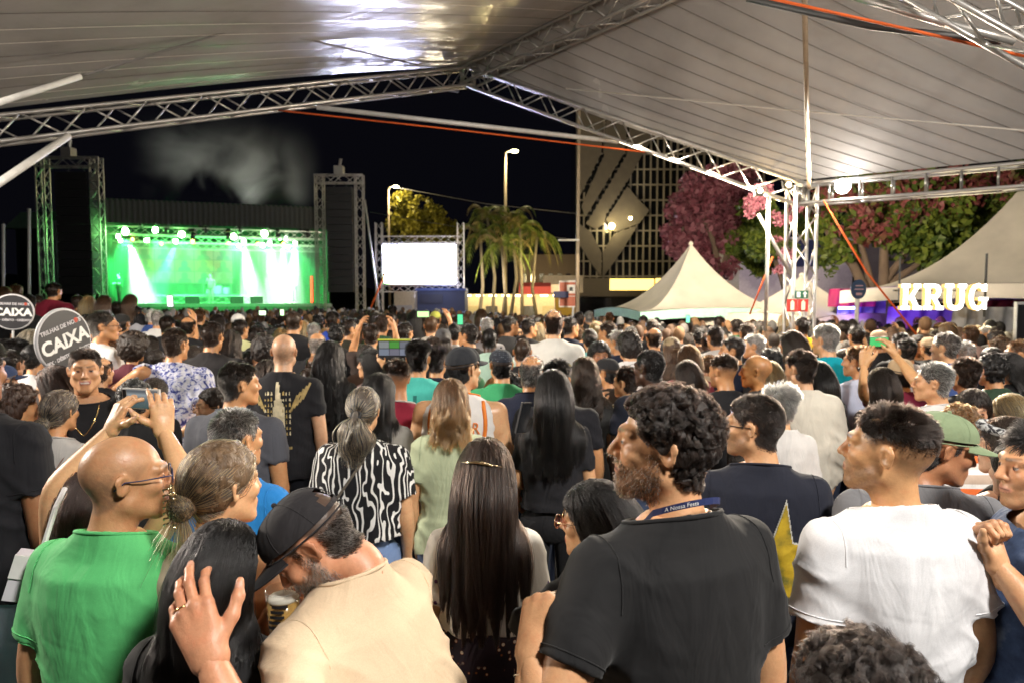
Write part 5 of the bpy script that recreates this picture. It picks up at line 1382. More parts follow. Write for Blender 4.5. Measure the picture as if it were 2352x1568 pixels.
# ------------------------------------------------------------------ white tents
CANV = flat('tent_canvas', (.66, .60, .50), .55, scale=1.5)
def peak_tent(c, half, rot, ze, zp, label, val=.32, sag=.10, valmat=None, posts=True):
    g = gz(c[0], c[1]); o = empty('peak_tent', (c[0], c[1], g), label, 'tent'); Rm = Matrix.Rotation(R(rot), 4, 'Z'); ze -= g; zp -= g
    m = MB()
    for k in range(4):
        Rk = Rm @ Matrix.Rotation(k * math.pi / 2, 4, 'Z')
        def f(u, v, Rk=Rk):
            t = max(u, .012); w = 2 * v - 1; z = ze + (zp - ze) * (1 - t) ** 2.1 - sag * (1 - w * w) * t * (1 - t) * 4 + .10 * (1 - w * w) * t ** 6
            return Rk @ Vector((half * t * w, -half * t, z))
        m.grid(f, 22, 10)
    m.build('canopy', CANV, o, smooth=True)
    m = MB()
    for k in range(4):
        Rk = Rm @ Matrix.Rotation(k * math.pi / 2, 4, 'Z'); m.grid(lambda u, v: Rk @ Vector((half * 1.004 * (2 * u - 1), -half * 1.004 - .02 * v * math.sin(u * 40), ze - .01 - val * v + (.10 * (1 - (2 * u - 1) ** 2)))), 20, 2)
    m.build('valance', valmat or CANV, o, smooth=True)
    if posts:
        for k in range(4):
            p = Rm @ Matrix.Rotation(k * math.pi / 2, 4, 'Z') @ Vector((half * .97, half * .97, 0)); m = MB(); m.tube([(p.x, p.y, 0), (p.x, p.y, ze)], .03); m.build('post', WHITEP, o)
    m = MB(); m.ball((0, 0, zp), (.07, .07, .06)); m.build('finial', CANV, o); return o
p1 = P(1587, 560, 19); peak_tent((p1.x, 19.0), 2.15, 8, P(1400, 716, 17).z, p1.z, 'white pointed tent between the tower and the truss column', .22, valmat=flat('mint_valance', (.30, .55, .42), .7))
p2 = P(1842, 652, 17); peak_tent((p2.x, 17.0), 1.7, 30, P(1760, 728, 16).z, P(1842, 632, 17).z, 'lower white pointed tent behind the truss column')
p3 = P(2350, 425, 14.2); peak_tent((p3.x, 14.2), 2.55, 42, P(1980, 664, 12.6).z, p3.z, 'large white pointed tent above the glowing letters', .26, posts=False)
light('tent_spill', 'SPOT', (P(1600, 500, 11).x, 11, 4.2), 210, (1, .84, .58), target=(p1.x, 18, 2.6), spot_size=R(80), spot_blend=1, shadow_soft_size=.3)
light('tent_spill', 'SPOT', WARM[1] + Vector((.05, .22, .03)), 1500, (1, .88, .70), target=(p3.x - .8, 13.2, 3.7), spot_size=R(50), spot_blend=1, shadow_soft_size=.3)  # extra spot added at the warm lamp to brighten the large tent
# glowing letters
D = 11.2; a, b = P(2066, 653, D), P(2266, 712, D)
ks = empty('letter_sign', (a.x, D, b.z), 'glowing white KRUG letters under the large white tent', 'sign')
LET = glow('letter_face', (1, .98, .92), 4.5); LSIDE = glow('letter_edge', (1, .62, .16), 1.3)
xcur = 0; hgt = a.z - b.z
def serif(ch):
    """slab-serif capitals drawn on a unit-high grid: list of polygons"""
    B_ = lambda x0, y0, x1, y1: [(x0, y0), (x1, y0), (x1, y1), (x0, y1)]
    if ch == 'K': return .92, [B_(.02, 0, .40, .14), B_(.02, .86, .40, 1), B_(.11, .13, .31, .87), [(.30, .42), (.62, .87), (.80, .87), (.46, .36)], B_(.56, .86, .88, 1), [(.38, .50), (.54, .60), (.80, .13), (.58, .13)], B_(.54, 0, .92, .14)]
    if ch == 'R': return .90, [B_(.02, 0, .40, .14), B_(.02, .86, .5, 1), B_(.11, .13, .31, .87), B_(.30, .44, .5, .58), [(.5, .44), (.66, .47), (.75, .58), (.78, .72), (.75, .86), (.66, .97), (.5, 1), (.5, .86), (.56, .82), (.58, .72), (.56, .62), (.5, .58)], [(.40, .46), (.58, .46), (.80, .13), (.60, .13)], B_(.58, 0, .92, .14)]
    if ch == 'U': return .94, [B_(.0, .86, .38, 1), B_(.56, .86, .94, 1), B_(.09, .30, .29, .87), B_(.65, .30, .85, .87), [(.09, .31), (.29, .31), (.32, .20), (.47, .14), (.62, .20), (.65, .31), (.85, .31), (.80, .12), (.66, .01), (.47, -.03), (.28, .01), (.14, .12)]]
    return .94, [[(.82, .72), (.62, .72), (.58, .82), (.46, .87), (.34, .82), (.27, .68), (.25, .5), (.27, .32), (.34, .18), (.46, .13), (.58, .17), (.64, .26), (.64, .36), (.48, .36), (.48, .48), (.90, .48), (.90, .36), (.84, .36), (.84, .02), (.70, .02), (.66, .07), (.46, -.03), (.22, .05), (.09, .24), (.04, .5), (.09, .76), (.22, .95), (.46, 1.03), (.64, .94), (.70, 1.0), (.82, 1.0)]]
tot = sum(serif(c)[0] for c in 'KRUG') + .06 * 3; sx = (b.x - a.x) / tot
from mathutils.geometry import tessellate_polygon
for ch in 'KRUG':
    wd, polys = serif(ch); f = MB(); e = MB()
    for pl in polys:
        q = [Vector((xcur + x * sx, 0, y * hgt)) for x, y in pl]; n = len(q)
        f.add([v + Vector((0, -.05, 0)) for v in q], [tuple(t) for t in tessellate_polygon([q])])
        e.add([v + Vector((0, -.048, 0)) for v in q] + [v + Vector((0, .05, 0)) for v in q], [(i, i + n, (i + 1) % n + n, (i + 1) % n) for i in range(n)])
    o = f.build('letter', LET, ks); e.build('letter_edge', LSIDE, o); xcur += (wd + .06) * sx
m = MB(); 
for z in (hgt * .3, hgt * .75): m.tube([(-.05, .09, z), (xcur, .09, z)], .012)
m.tube([(xcur - .02, .05, -.12), (xcur - .02, .05, hgt + .5)], .02); m.tube([(.05, .09, hgt * .3), (.05, .09, hgt + .45)], .015); m.build('frame', STEEL, ks)
light('letter_glow', 'AREA', (a.x + xcur / 2, D - .3, b.z + hgt / 2), 45, (1, .85, .5), target=(a.x + xcur / 2, D - 4, 1.2), size=1.2)
# stall under the large tent: counter, magenta and violet cloth
st = empty('drinks_stall', (P(2010, 700, 13.5).x, 13.5, gz(6, 13.5)), 'violet lit drinks stall under the large white tent', 'stall')
def cl(name, x0, y0, x1_, y1_, D, mat, t=.05):
    a, b = P(x0, y0, D), P(x1_, y1_, D); m = MB(); m.grid(lambda u, v: Vector((a.x + (b.x - a.x) * u, D + .06 * math.sin(u * 23 + v * 2), a.z + (b.z - a.z) * v)), 24, 4); return m.build(name, mat, st, rel=st.location, smooth=True)
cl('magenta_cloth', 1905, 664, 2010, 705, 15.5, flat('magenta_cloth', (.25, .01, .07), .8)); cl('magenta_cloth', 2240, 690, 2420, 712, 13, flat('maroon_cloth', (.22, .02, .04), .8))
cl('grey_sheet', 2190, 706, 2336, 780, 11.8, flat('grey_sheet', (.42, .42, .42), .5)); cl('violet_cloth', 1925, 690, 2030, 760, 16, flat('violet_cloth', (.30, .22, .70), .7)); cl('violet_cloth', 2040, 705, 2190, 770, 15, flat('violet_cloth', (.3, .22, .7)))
m = MB(); q = P(1948, 706, 15.7); m.box(q - st.location, (.42, .08, .10)); m.build('neon_tube', glow('blue_neon', (.35, .45, 1), 8), st)
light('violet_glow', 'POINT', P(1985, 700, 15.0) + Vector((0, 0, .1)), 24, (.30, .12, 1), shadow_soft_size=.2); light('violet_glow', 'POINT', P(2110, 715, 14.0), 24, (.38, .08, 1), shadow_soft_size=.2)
gl = glow_box('menu_board', 2340, 700, 2440, 790, 9.5, BLACK, 'dark menu board with pale edge at the right border', 'board', WHITEP, .06)
q = P(1973, 665, 11.6); o = empty('round_sign', (q.x, 11.6, gz(q.x, 11.6)), 'round navy sign on a white post left of the glowing letters', 'sign')
zz_ = q.z - o.location.z; m = MB(); m.add([(.125 * math.cos(k * .2618), 0, zz_ + .165 * math.sin(k * .2618)) for k in range(24)] + [(.125 * math.cos(k * .2618), .04, zz_ + .165 * math.sin(k * .2618)) for k in range(24)], [tuple(range(24)), tuple(range(24, 48))[::-1]] + [(k, k + 24, (k + 1) % 24 + 24, (k + 1) % 24) for k in range(24)]); m.build('disc', flat('navy_sign', (.02, .05, .12), .5), o)
m = MB(); m.tube([(0, .05, 0), (0, .05, zz_)], .035); m.build('post', WHITEP, o)
for i, (w, z) in enumerate(((.12, .06), (.15, .0), (.10, -.08))): m = MB(); m.box((0, -.006, zz_ + z), (w, .006, .018 if i < 2 else .04)); m.build('stripe', flat('sign_print', (.45, .3, .35) if i == 0 else (.5, .55, .6)), o)
# white and grey house walls behind the trees
o = block('white_house', 1700, 1960, 545, 34, 4, flat('house_white', (.55, .50, .52), .8), 'pale house wall behind the two low white tents', 'building')
m = MB(); m.box((o['w'] * .62, -.05, o['h'] - .8), (1.4, .1, 1.3)); m.build('blue_panel', BLUE, o)
for x in (.2, .8): m = MB(); m.box((o['w'] * x, -.04, 1.6), (.9, .1, 1.2)); m.build('window', GLASS, o)
o = block('white_house', 1960, 2420, 560, 36, 4, flat('house_grey', (.34, .30, .29), .8), 'greyish house wall behind the big tree', 'building'); 
for x in (.25, .5, .75): m = MB(); m.box((o['w'] * x, -.04, 2.6), (1.1, .1, 1.4)); m.build('window', GLASS, o)
light('house_glow', 'POINT', (P(1850, 600, 30).x, 29, 5), 500, (1, .85, .9), shadow_soft_size=.4)

# ------------------------------------------------------------------ trees
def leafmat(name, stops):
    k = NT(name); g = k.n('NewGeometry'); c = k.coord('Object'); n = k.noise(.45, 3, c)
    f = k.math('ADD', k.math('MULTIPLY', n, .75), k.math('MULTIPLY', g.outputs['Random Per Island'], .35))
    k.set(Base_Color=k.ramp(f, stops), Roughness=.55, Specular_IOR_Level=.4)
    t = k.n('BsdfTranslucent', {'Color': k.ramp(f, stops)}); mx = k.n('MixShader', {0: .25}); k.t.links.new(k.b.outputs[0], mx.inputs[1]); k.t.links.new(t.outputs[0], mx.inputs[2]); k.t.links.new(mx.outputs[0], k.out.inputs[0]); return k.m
PINK = leafmat('pink_blossom', [(.28, (.07, .02, .03)), (.40, (.15, .04, .05)), (.53, (.28, .08, .11)), (.70, (.38, .16, .19))])
MIXL = leafmat('red_green_leaf', [(.32, (.05, .08, .014)), (.45, (.10, .13, .02)), (.53, (.20, .05, .045)), (.7, (.30, .09, .09))])
GREENL = leafmat('green_leaf', [(.30, (.025, .045, .01)), (.48, (.08, .13, .02)), (.65, (.18, .22, .03))])
BARK = flat('bark', (.16, .11, .075), .9, bump=.6, scale=5)
def leaves(blobs, n, size, rng):
    w = np.array([r ** 2.2 for c, r in blobs]); bi = rng.choice(len(blobs), n, p=w / w.sum())
    C = np.array([c for c, r in blobs])[bi]; Rr = np.array([r for c, r in blobs])[bi]
    d = unit(rng.normal(0, 1, (n, 3))); p = C + d * (Rr * (rng.random(n) ** .45))[:, None] * np.array([1, 1, .8])
    keep = vnoise(p * 1.3, 21) + .35 * vnoise(p * 3.1, 22) > -.22; p = p[keep]; n = len(p)
    u = unit(rng.normal(0, 1, (n, 3))); v = unit(np.cross(u, rng.normal(0, 1, (n, 3)))); s = size * rng.uniform(.6, 1.3, (n, 1))
    V = np.stack([p - u * s, p + v * s * .55, p + u * s, p - v * s * .55], 1).reshape(-1, 3)
    return V, np.arange(n * 4).reshape(-1, 4)
def tree(base, label, blobs, mat, n, size, trunks, seed, extra=None):
    rng = np.random.default_rng(seed); b = Vector(base); o = empty('tree', b, label, 'tree')
    V, Fq = leaves([(np.array(c) - np.array(b), r) for c, r in blobs], n, size, rng); obj('crown', V, Fq, mat, o)
    for tr, r in trunks:
        m = MB(); q = [Vector(p) - b for p in tr]; m.tube(q, list(np.linspace(r, r * .35, len(q))), 8); m.build('trunk', BARK, o, smooth=True)
    if extra:
        V, Fq = leaves([(np.array(c) - np.array(b), r) for c, r in extra[0]], extra[2], extra[3] if len(extra) > 3 else size, rng); obj('blossom', V, Fq, extra[1], o)
    return o
def pb(x, y, D, r): return (tuple(P(x, y, D)), r)
g_ = lambda x, D: (P(x, 700, D).x, D, gz(P(x, 700, D).x, D))
tree(g_(1655, 26), 'pink flowering tree beside the office tower', [pb(1580, 480, 26, .9), pb(1620, 430, 26, 1.0), pb(1660, 470, 26, 1.1), pb(1570, 560, 26, .8), pb(1640, 540, 26.5, 1.1), pb(1690, 430, 26, 1.1), pb(1720, 500, 27, 1.0), pb(1600, 610, 26, .7), pb(1660, 620, 26, .7), pb(1545, 530, 26, .5)], PINK, 14000, .13, [([g_(1655, 26), P(1655, 640, 26), P(1640, 560, 26), P(1610, 480, 26)], .18), ([P(1655, 640, 26), P(1680, 540, 26), P(1700, 450, 26)], .12)], 1,
     ([pb(1700, 560, 26, .8), pb(1760, 520, 25, .9), pb(1740, 610, 25.5, .6)], GREENL, 3500))
tree(g_(1990, 20), 'big many stemmed tree with dark red and green leaves right of the column', [pb(1880, 500, 20, .9), pb(1960, 470, 20, 1.2), pb(2040, 500, 20, 1.2), pb(2120, 480, 20, 1.3), pb(2200, 500, 21, 1.3), pb(2260, 460, 21, 1.2), pb(1920, 580, 20, .6), pb(2100, 570, 20, .9), pb(2180, 590, 20.5, .8), pb(2010, 430, 20, 1.0), pb(2150, 420, 21, 1.1), pb(2330, 440, 22, 1.3)], GREENL, 15000, .13,
     [([g_(1995, 20), P(1998, 690, 20), P(1960, 610, 20), P(1905, 540, 20), P(1880, 480, 20)], .2), ([g_(2000, 20), P(2005, 670, 20), P(1985, 590, 20), P(1960, 500, 20)], .16), ([g_(2010, 20), P(2030, 660, 20), P(2030, 560, 20), P(2040, 480, 20)], .2), ([P(2030, 650, 20), P(2075, 590, 20), P(2120, 500, 20)], .13), ([P(2030, 660, 20), P(2120, 600, 20.3), P(2180, 520, 20.5)], .12)], 2,
     ([pb(1960, 480, 19.4, .9), pb(2070, 450, 19.4, 1.2), pb(2010, 520, 19.4, .7), pb(2180, 440, 20, 1.0), pb(1900, 470, 19.5, .7), pb(2280, 430, 20.5, .8)], MIXL, 8000))
tree(g_(1790, 21), 'slim tree with pink blossom hanging round the truss column', [pb(1760, 560, 21, .7), pb(1830, 640, 21, .5), pb(1740, 480, 21, .6), pb(1880, 620, 21, .55), pb(1800, 580, 21, .5)], GREENL, 4200, .09, [([g_(1800, 21), P(1800, 660, 21), P(1770, 560, 21), P(1760, 490, 21)], .1)], 3,
     ([pb(1800, 500, 15, .30), pb(1820, 470, 15, .28), pb(1790, 540, 15.5, .22), pb(1806, 585, 15.5, .20), pb(1790, 620, 15.5, .16), pb(1735, 465, 15, .28), pb(1752, 440, 15, .25), pb(1722, 490, 15, .15)], PINK, 2600, .045))
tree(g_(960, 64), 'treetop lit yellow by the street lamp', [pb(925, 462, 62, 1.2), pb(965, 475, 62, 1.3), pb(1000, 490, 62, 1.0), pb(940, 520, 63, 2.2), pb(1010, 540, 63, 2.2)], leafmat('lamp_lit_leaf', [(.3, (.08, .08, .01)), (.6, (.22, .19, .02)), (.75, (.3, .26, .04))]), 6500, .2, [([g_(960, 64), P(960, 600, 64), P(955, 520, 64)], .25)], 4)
def palm(x, ytop, D, seed, h=None):
    rng = random.Random(seed); b = g_(x, D); top = P(x + rng.uniform(-12, 12), ytop, D); o = empty('palm_tree', b, None, 'palm tree', 'palms beside the video screen')
    m = MB(); mid = (Vector(b) + top) / 2 + Vector((rng.uniform(-.5, .5), 0, 0)); m.tube([(0, 0, 0), mid - Vector(b), top - Vector(b)], [.13, .10, .08], 8); m.build('trunk', flat('palm_bark', (.22, .18, .13), .9, bump=.5, scale=9), o, smooth=True)
    for k in range(17):
        m = MB(); a = k * 2.4 + rng.uniform(-.2, .2); L = rng.uniform(1.7, 2.4); lift = rng.uniform(.3, 1.9); c = top - Vector(b); pts = []
        for i in range(9):
            t = i / 8; pts.append(c + Vector((math.cos(a) * L * t * (1 - .25 * t), math.sin(a) * L * t * (1 - .25 * t), lift * 1.4 * t - 2.3 * t * t * (1.0))))
        m.tube(pts, .018, 4)
        for i in range(1, 9):
            for sd in (-1, 1):
                for q in (0, .5):
                    p = pts[i].lerp(pts[i - 1], q); tdir = (pts[i] - pts[i - 1]).normalized(); s = tdir.cross(Vector((0, 0, 1))).normalized() * sd; e = p + s * .42 * math.sin(math.pi * min(.95, (i - q) / 8.5)) + tdir * .22 - Vector((0, 0, .25)); wv = tdir * .045
                    m.add([p - wv, p + wv, e], [(0, 1, 2)])
        m.build('frond', GREENL if k % 3 else flat('dry_frond', (.22, .17, .05), .7), o)
    return o
for i, (x, y, D, lb) in enumerate(((1095, 540, 42, 'leftmost palm of the clump, next to the video screen'), (1128, 500, 43, 'second palm from the video screen'), (1165, 500, 44, 'tallest palm in the clump right of the video screen'), (1200, 525, 43, 'palm right of the tallest palm'), (1240, 545, 44, 'rightmost palm with yellow lit fronds'), (1150, 565, 41, 'short palm in front of the tallest palm'))): palm(x, y, D, i)['label'] = lb
light('palm_glow', 'POINT', P(1250, 600, 41), 700, (1, .80, .35), shadow_soft_size=.3); light('palm_glow', 'POINT', P(1110, 640, 40), 420, (1, .85, .6), shadow_soft_size=.3)
for i, (a, b) in enumerate((((850, 488, 50), (1300, 548, 46)), ((905, 430, 60), (1330, 492, 50)))): beam('overhead_wire', [P(*a), P((a[0] + b[0]) / 2, (a[1] + b[1]) / 2 + 8, (a[2] + b[2]) / 2), P(*b)], .02, ROPE, ['lower', 'upper'][i] + ' overhead wire crossing behind the palms', 'wire')
o = beam('bracket_arm', [P(1330, 552, 21.9), P(1282, 552, 21.9)], .03, WHITEP, 'pale bracket arm with small lamp on the tall lamp post', 'bracket')
# far hillside behind everything
m = MB(); m.grid(lambda u, v: Vector((-160 + 320 * u, 110 + 40 * v, gz(0, 50) - .5 + (7 + 3 * math.sin(u * 9) + 2 * math.sin(u * 23)) * math.sin(v * 1.57))), 60, 6); tag(m.build('hills', flat('dark_hill', (.02, .025, .02), .9), None, (0, 0, 0), True), kind='structure')
# ------------------------------------------------------------------ people near the viewer
LT, TAN, BRN, DRK = (.62, .36, .20), (.54, .28, .135), (.30, .145, .075), (.075, .04, .027)
BLK, DK, BR, LB, BLD, GRY, WHT = (.009, .008, .008), (.022, .015, .012), (.075, .038, .018), (.20, .11, .05), (.52, .33, .14), (.30, .29, .28), (.80, .78, .74)
TEEB, TEEW, NAVY = (.013, .013, .015), (.74, .73, .71), (.012, .016, .035)
FRM = flat('glasses_frame_navy', (.02, .03, .09), .35); FRB = flat('glasses_frame_black', (.01, .01, .01), .3); FRG = flat('glasses_frame_gold', (.6, .4, .25), .25, 1.0)
def lensm(name, col, a):
    k = NT(name); t = k.n('BsdfTransparent', {'Color': col}); g = k.n('BsdfGlossy', {'Roughness': .05}); mx = k.n('MixShader', {0: a}); k.t.links.new(t.outputs[0], mx.inputs[1]); k.t.links.new(g.outputs[0], mx.inputs[2]); k.t.links.new(mx.outputs[0], k.out.inputs[0]); return k.m
LENS = lensm('clear_lens', (.9, .9, .9), .06); PLENS = lensm('pink_lens', (.75, .42, .40), .08)
GOLD = flat('gold_metal', (.75, .5, .2), .25, 1.0)
def W_(s, v): return s['_M'] @ Vector(v)

# the couple at the bottom left
s = person(290, 1000, 1.70, 'bald man in bright green t-shirt and blue framed glasses, seen from behind', yaw=58, byaw=6, style='bald', skin=(.47, .25, .13), shirt=(.10, .48, .16), build=1.0, belly=1.2, specs=FRM, lens=LENS, neck=.004, fold=.7)
s = person(512, 1190, 1.42, 'woman with glossy black hair in black top, a hand laid on her head', 'f', yaw=14, roll=7, hs=.85, style='long', len=.25, hair=BLK, shirt=(.012, .012, .013), build=1.05, strands=12000)
hx = Vector((.0, 0, 0))
s = person(692, 1112, 1.47, 'bearded man in black cap and cream t-shirt bowing his head to the woman', yaw=-100, byaw=-62, pitch=46, lean=(.02, .26), style='short', hair=(.06, .042, .032), hmat=HAIR_GREY, skin=(.56, .27, .16), shirt=(.72, .55, .37), build=1.10, belly=1.02,
           cap=dict(open=True, col=(.022, .020, .022)), beard=.75, beardcol=(.42, .38, .34), beardhair=.012, armr=1.12, neck=.016,
           armL=(Vector((-.365, 1.05, 1.14)), P(482, 1512, 1.165)), handL=dict(dir=(-.46, .22, .86), nrm=(.12, -1, .22), curl=(26, 20, 24, 34, 14), spread=2, thumb=52, vox=.0036, scale=1.02),
           armR=(P(760, 1590, 1.58), P(636, 1490, 1.55)), handR=dict(dir=(-.2, .1, 1), nrm=(-.9, .3, .1), curl=(40, 45, 45, 45, 30)), fold=1.5)
M = s['_handL'] if '_handL' in s else None
m = MB(); m.tube([(.0125 * math.cos(w * .5236) , .0, .0125 * math.sin(w * .5236)) for w in range(13)], .0022, 6, False)
r_ = s['part']('ring', mesh('ring', xf(M @ Matrix.Translation((-.0115 * -1 if False else -.011, .108, -.002)), m.V), m.F, GOLD))
c = P(652, 1455, 1.47); cup = empty('beer_cup', c, 'printed plastic cup of beer held against the bearded man\'s chest', 'cup')
k = NT('beer'); k.set(Base_Color=(.55, .34, .10), Roughness=.15, Alpha=.92); m = MB(); m.lathe([(0, 0), (.028, 0), (.034, .075), (0, .076)], 24); m.build('beer', k.m, cup, smooth=True)
k = NT('clear_plastic'); k.set(Base_Color=(.85, .82, .76), Roughness=.08, Alpha=.30); m = MB(); m.lathe([(0, -.002), (.030, -.002), (.038, .10), (.0395, .10), (.0395, .103)], 24); m.build('shell', k.m, cup, smooth=True)
m = MB()
for i in range(5): m.grid(lambda u, v, i=i: Vector(((.0335 + .007 * (.3 + .11 * i + .08 * v)) * math.cos(-2.3 + u * (.9 - .12 * (i % 2)) + .1 * i), (.0335 + .007 * (.3 + .11 * i + .08 * v)) * math.sin(-2.3 + u * (.9 - .12 * (i % 2)) + .1 * i), .026 + .012 * i + .007 * v)), 8, 1)
m.build('print', BLACK, cup); m = MB(); m.ball((0, 0, .082), (.034, .034, .012), 16, 6); m.build('foam', flat('foam', (.75, .72, .62), .8), cup, smooth=True)

# woman with the very long hair
s = person(1116, 1003, 2.06, 'woman with very long dark brown hair held by a gold clip', 'f', yaw=2, style='long', len=.55, hair=(.030, .018, .013), skin=LT, mat=pat('creamprint'), strands=10000, clump=.8, hem=1.10)
m = MB(); m.tube([(-.072, -.122, .075), (-.02, -.140, .080), (.03, -.140, .070), (.066, -.122, .060)], [.002, .0045, .005, .003], 8); 
for i in range(5): m.ball((-.002 + .008 * i, -.146, .082 - .003 * i), .005, 6, 5)
s['part']('hair_clip', mesh('hair_clip', xf(s['_Mh'], m.V), m.F, flat('clip_gold', (.8, .66, .42), .2, 1.0)))
s2 = dict(s); s2['garb'] = 'strap'; 
m = MB(); m.tube([(0, -.002, .80), (0, -.002, .98), (0, -.002, 1.12)], [.20, .175, .155], 20); V = [(x, y * .72, z) for x, y, z in m.V]; s['part']('skirt', mesh('skirt', V, m.F, pat('darkfloral')))

# the big man in black
s = person(1526, 868, 1.42, 'tall bearded man with dark curly hair in a black t-shirt with navy lanyard', yaw=-76, byaw=-24, pitch=-4, style='curly', hl=.62, hs=.90, hair=(.020, .012, .009), skin=(.56, .31, .17), shirt=(.011, .011, .012), build=1.0, belly=1.1, beard=.72, beardcol=(.05, .028, .016), beardhair=.007, strands=11000, armr=1.1,
           armL=(P(1262, 1660, 1.20), P(1224, 1500, 1.27)), handL=dict(dir=(.22, .45, .80), nrm=(-.55, -.8, .3), curl=(62, 68, 70, 70, 20), vox=.004), fold=.9)
pts = []
A_, B_ = tz_of(s)
for kk in range(25):
    w = 2 * math.pi * kk / 24; pts.append((.072 * math.cos(w), -.028 + .074 * math.sin(w), 1.499 - .10 * (math.sin(w) * .5 + .5) * .8 + (.012 if math.sin(w) < 0 else 0)))
m = MB(); 
for i in range(24):
    a, b = Vector(pts[i]), Vector(pts[i + 1]); o_ = Vector((a.x, a.y + .028, 0)).normalized() * .006; o2 = Vector((b.x, b.y + .028, 0)).normalized() * .006
    m.add([a + o_, b + o2, b + o2 + Vector((0, 0, .013)), a + o_ + Vector((0, 0, .013))], [(0, 1, 2, 3)])
ly = s['part']('lanyard', mesh('lanyard', m.V, m.F, flat('lanyard_navy', (.015, .025, .10), .6)))
def ringtext(txt, size, ang0, z0):
    me = text_mesh(txt, size, 0); V = []
    for v in me.vertices:
        w = ang0 + v.co.x / .082; V.append((.0805 * math.cos(w), -.028 + .0815 * math.sin(w), 1.499 - .08 * (math.sin(w) * .5 + .5) + .012 + .0062 + v.co.y))
    return V, [tuple(p.vertices) for p in me.polygons]
V, Fq = ringtext('A Nossa Festa', .011, -2.15, 0); s['part']('lanyard_print', mesh('lanyard_print', V, Fq, WHITE, False), parent=ly)
m = MB(); q = s['_handL']; m.tube([q @ Vector((.0265 * math.cos(w * .3927), -.045 + .006 * math.sin(w * .3927), .020 * math.sin(w * .3927))) for w in range(17)], .0011, 5, False); s['part']('bracelet', mesh('bracelet', m.V, m.F, flat('silver', (.75, .73, .70), .2, 1.0)))
c = P(1268, 1405, 1.36); m = MB(); V, Q = surfnet(lambda X, Y, Z: smin(cap(X, Y, Z, (-.06, 0, -.02), (.07, .03, .04), .030, .045), cap(X, Y, Z, (.05, .03, .03), (.06, .05, -.16), .04, .05), .03) + .006 * np.sin(X * 90 + Z * 60) * np.sin(Z * 80), (-.13, -.1, -.26), (.16, .14, .13), .008)
tag(obj('folded_jacket', V, Q, CLOTH, None, c, True, (.012, .012, .013)), 'black folded cloth clutched in the fist of the tall bearded man', 'jacket')
# woman with pink sunglasses
person(1362, 1100, 1.78, 'woman with black bob and pink sunglasses looking left', 'f', yaw=-62, byaw=-30, style='long', len=.36, hair=BLK, skin=LT, shirt=(.012, .012, .013), specs=FRG, lens=PLENS, strands=9000, pitch=3)
# white t-shirt man and his neighbours
s = person(2042, 925, 1.74, 'man with skin fade haircut in a plain white t-shirt, looking left', yaw=-52, byaw=-8, pitch=-6, style='fade', hair=DK, skin=(.54, .30, .15), shirt=(.70, .70, .72), build=1.06, loose=.006, beard=.55, strands=9000, fold=1.3)
s = person(1975, 1440, 1.06, 'top of a head with dark tousled hair at the bottom border', yaw=-20, style='curly', hl=.95, cr=1.5, hair=(.030, .022, .019), strands=11000, shirt=(.05, .05, .05), hs=1.10)
s = person(2388, 968, 1.80, 'smiling man in denim jacket with raised fist at the right border', yaw=-88, byaw=-70, style='short', hl=1.3, hair=BLK, skin=(.56, .31, .17), mat=pat('denim'), garb='half', loose=.010, beard=.35, smile=0,
           armL=(P(2425, 1460, 1.56), P(2288, 1292, 1.68)), handL=dict(dir=(-.25, .2, .95), nrm=(-.3, .8, .1), curl=(72, 76, 78, 78, 45), vox=.0042), build=1.1)
s = person(2172, 938, 2.14, 'young man in sage green cap and grey t-shirt turning to the right', yaw=98, byaw=14, pitch=14, lean=(.17, .03), style='short', hair=BLK, skin=(.36, .17, .09), shirt=(.16, .16, .17), build=1.12, cap=dict(col=(.20, .26, .15)), smile=0, armr=1.1)
s = person(1730, 900, 2.40, 'man in glasses and navy t-shirt with a yellow star print on the back', yaw=-56, byaw=12, style='short', hl=.6, hair=(.02, .015, .013), skin=(.55, .31, .17), shirt=(.013, .015, .026), build=1.06, specs=FRB, lens=LENS, beard=.5)
cx, cz = .055, 1.165
star = [(cx + r * math.sin(a + .12) * .62, cz + r * math.cos(a + .12)) for a, r in [(k * math.pi / 5, .20 if k % 2 == 0 else .085) for k in range(10)]]
big = [(cx + (x - cx) * 1.10, cz + (z - cz) * 1.08) for x, z in star]
V, Fq = poly_cells(in_poly(big), cx - .25, cx + .25, cz - .25, cz + .25, .003); decal(s, 'star_outline', V, Fq, flat('print_white', (.45, .45, .42), .8), .006)
k = NT('print_yellow'); n = k.noise(14, 5, k.coord('Object')); k.set(Base_Color=k.ramp(n, [(.35, (.10, .10, .015)), (.5, (.42, .28, .01)), (.65, (.55, .38, .02))]), Roughness=.8)
V, Fq = poly_cells(in_poly(star), cx - .25, cx + .25, cz - .25, cz + .25, .003); decal(s, 'star_print', V, Fq, k.m, .009)
def scrawl(x, z, n, h, seed):
    r = random.Random(seed); f = []
    for i in range(n): f.append([(x + r.uniform(-.012, .012), z + i * h), (x + r.uniform(-.004, .02), z + i * h), (x + r.uniform(-.004, .02) + .003, z + i * h + h * .9), (x + r.uniform(-.012, .012), z + i * h + h * .7)])
    return f
for pl in scrawl(-.005, 1.12, 9, .012, 4): decal(s, 'scrawl', pl, [(0, 1, 2, 3)], flat('print_white', (.45, .45, .42)), .007)
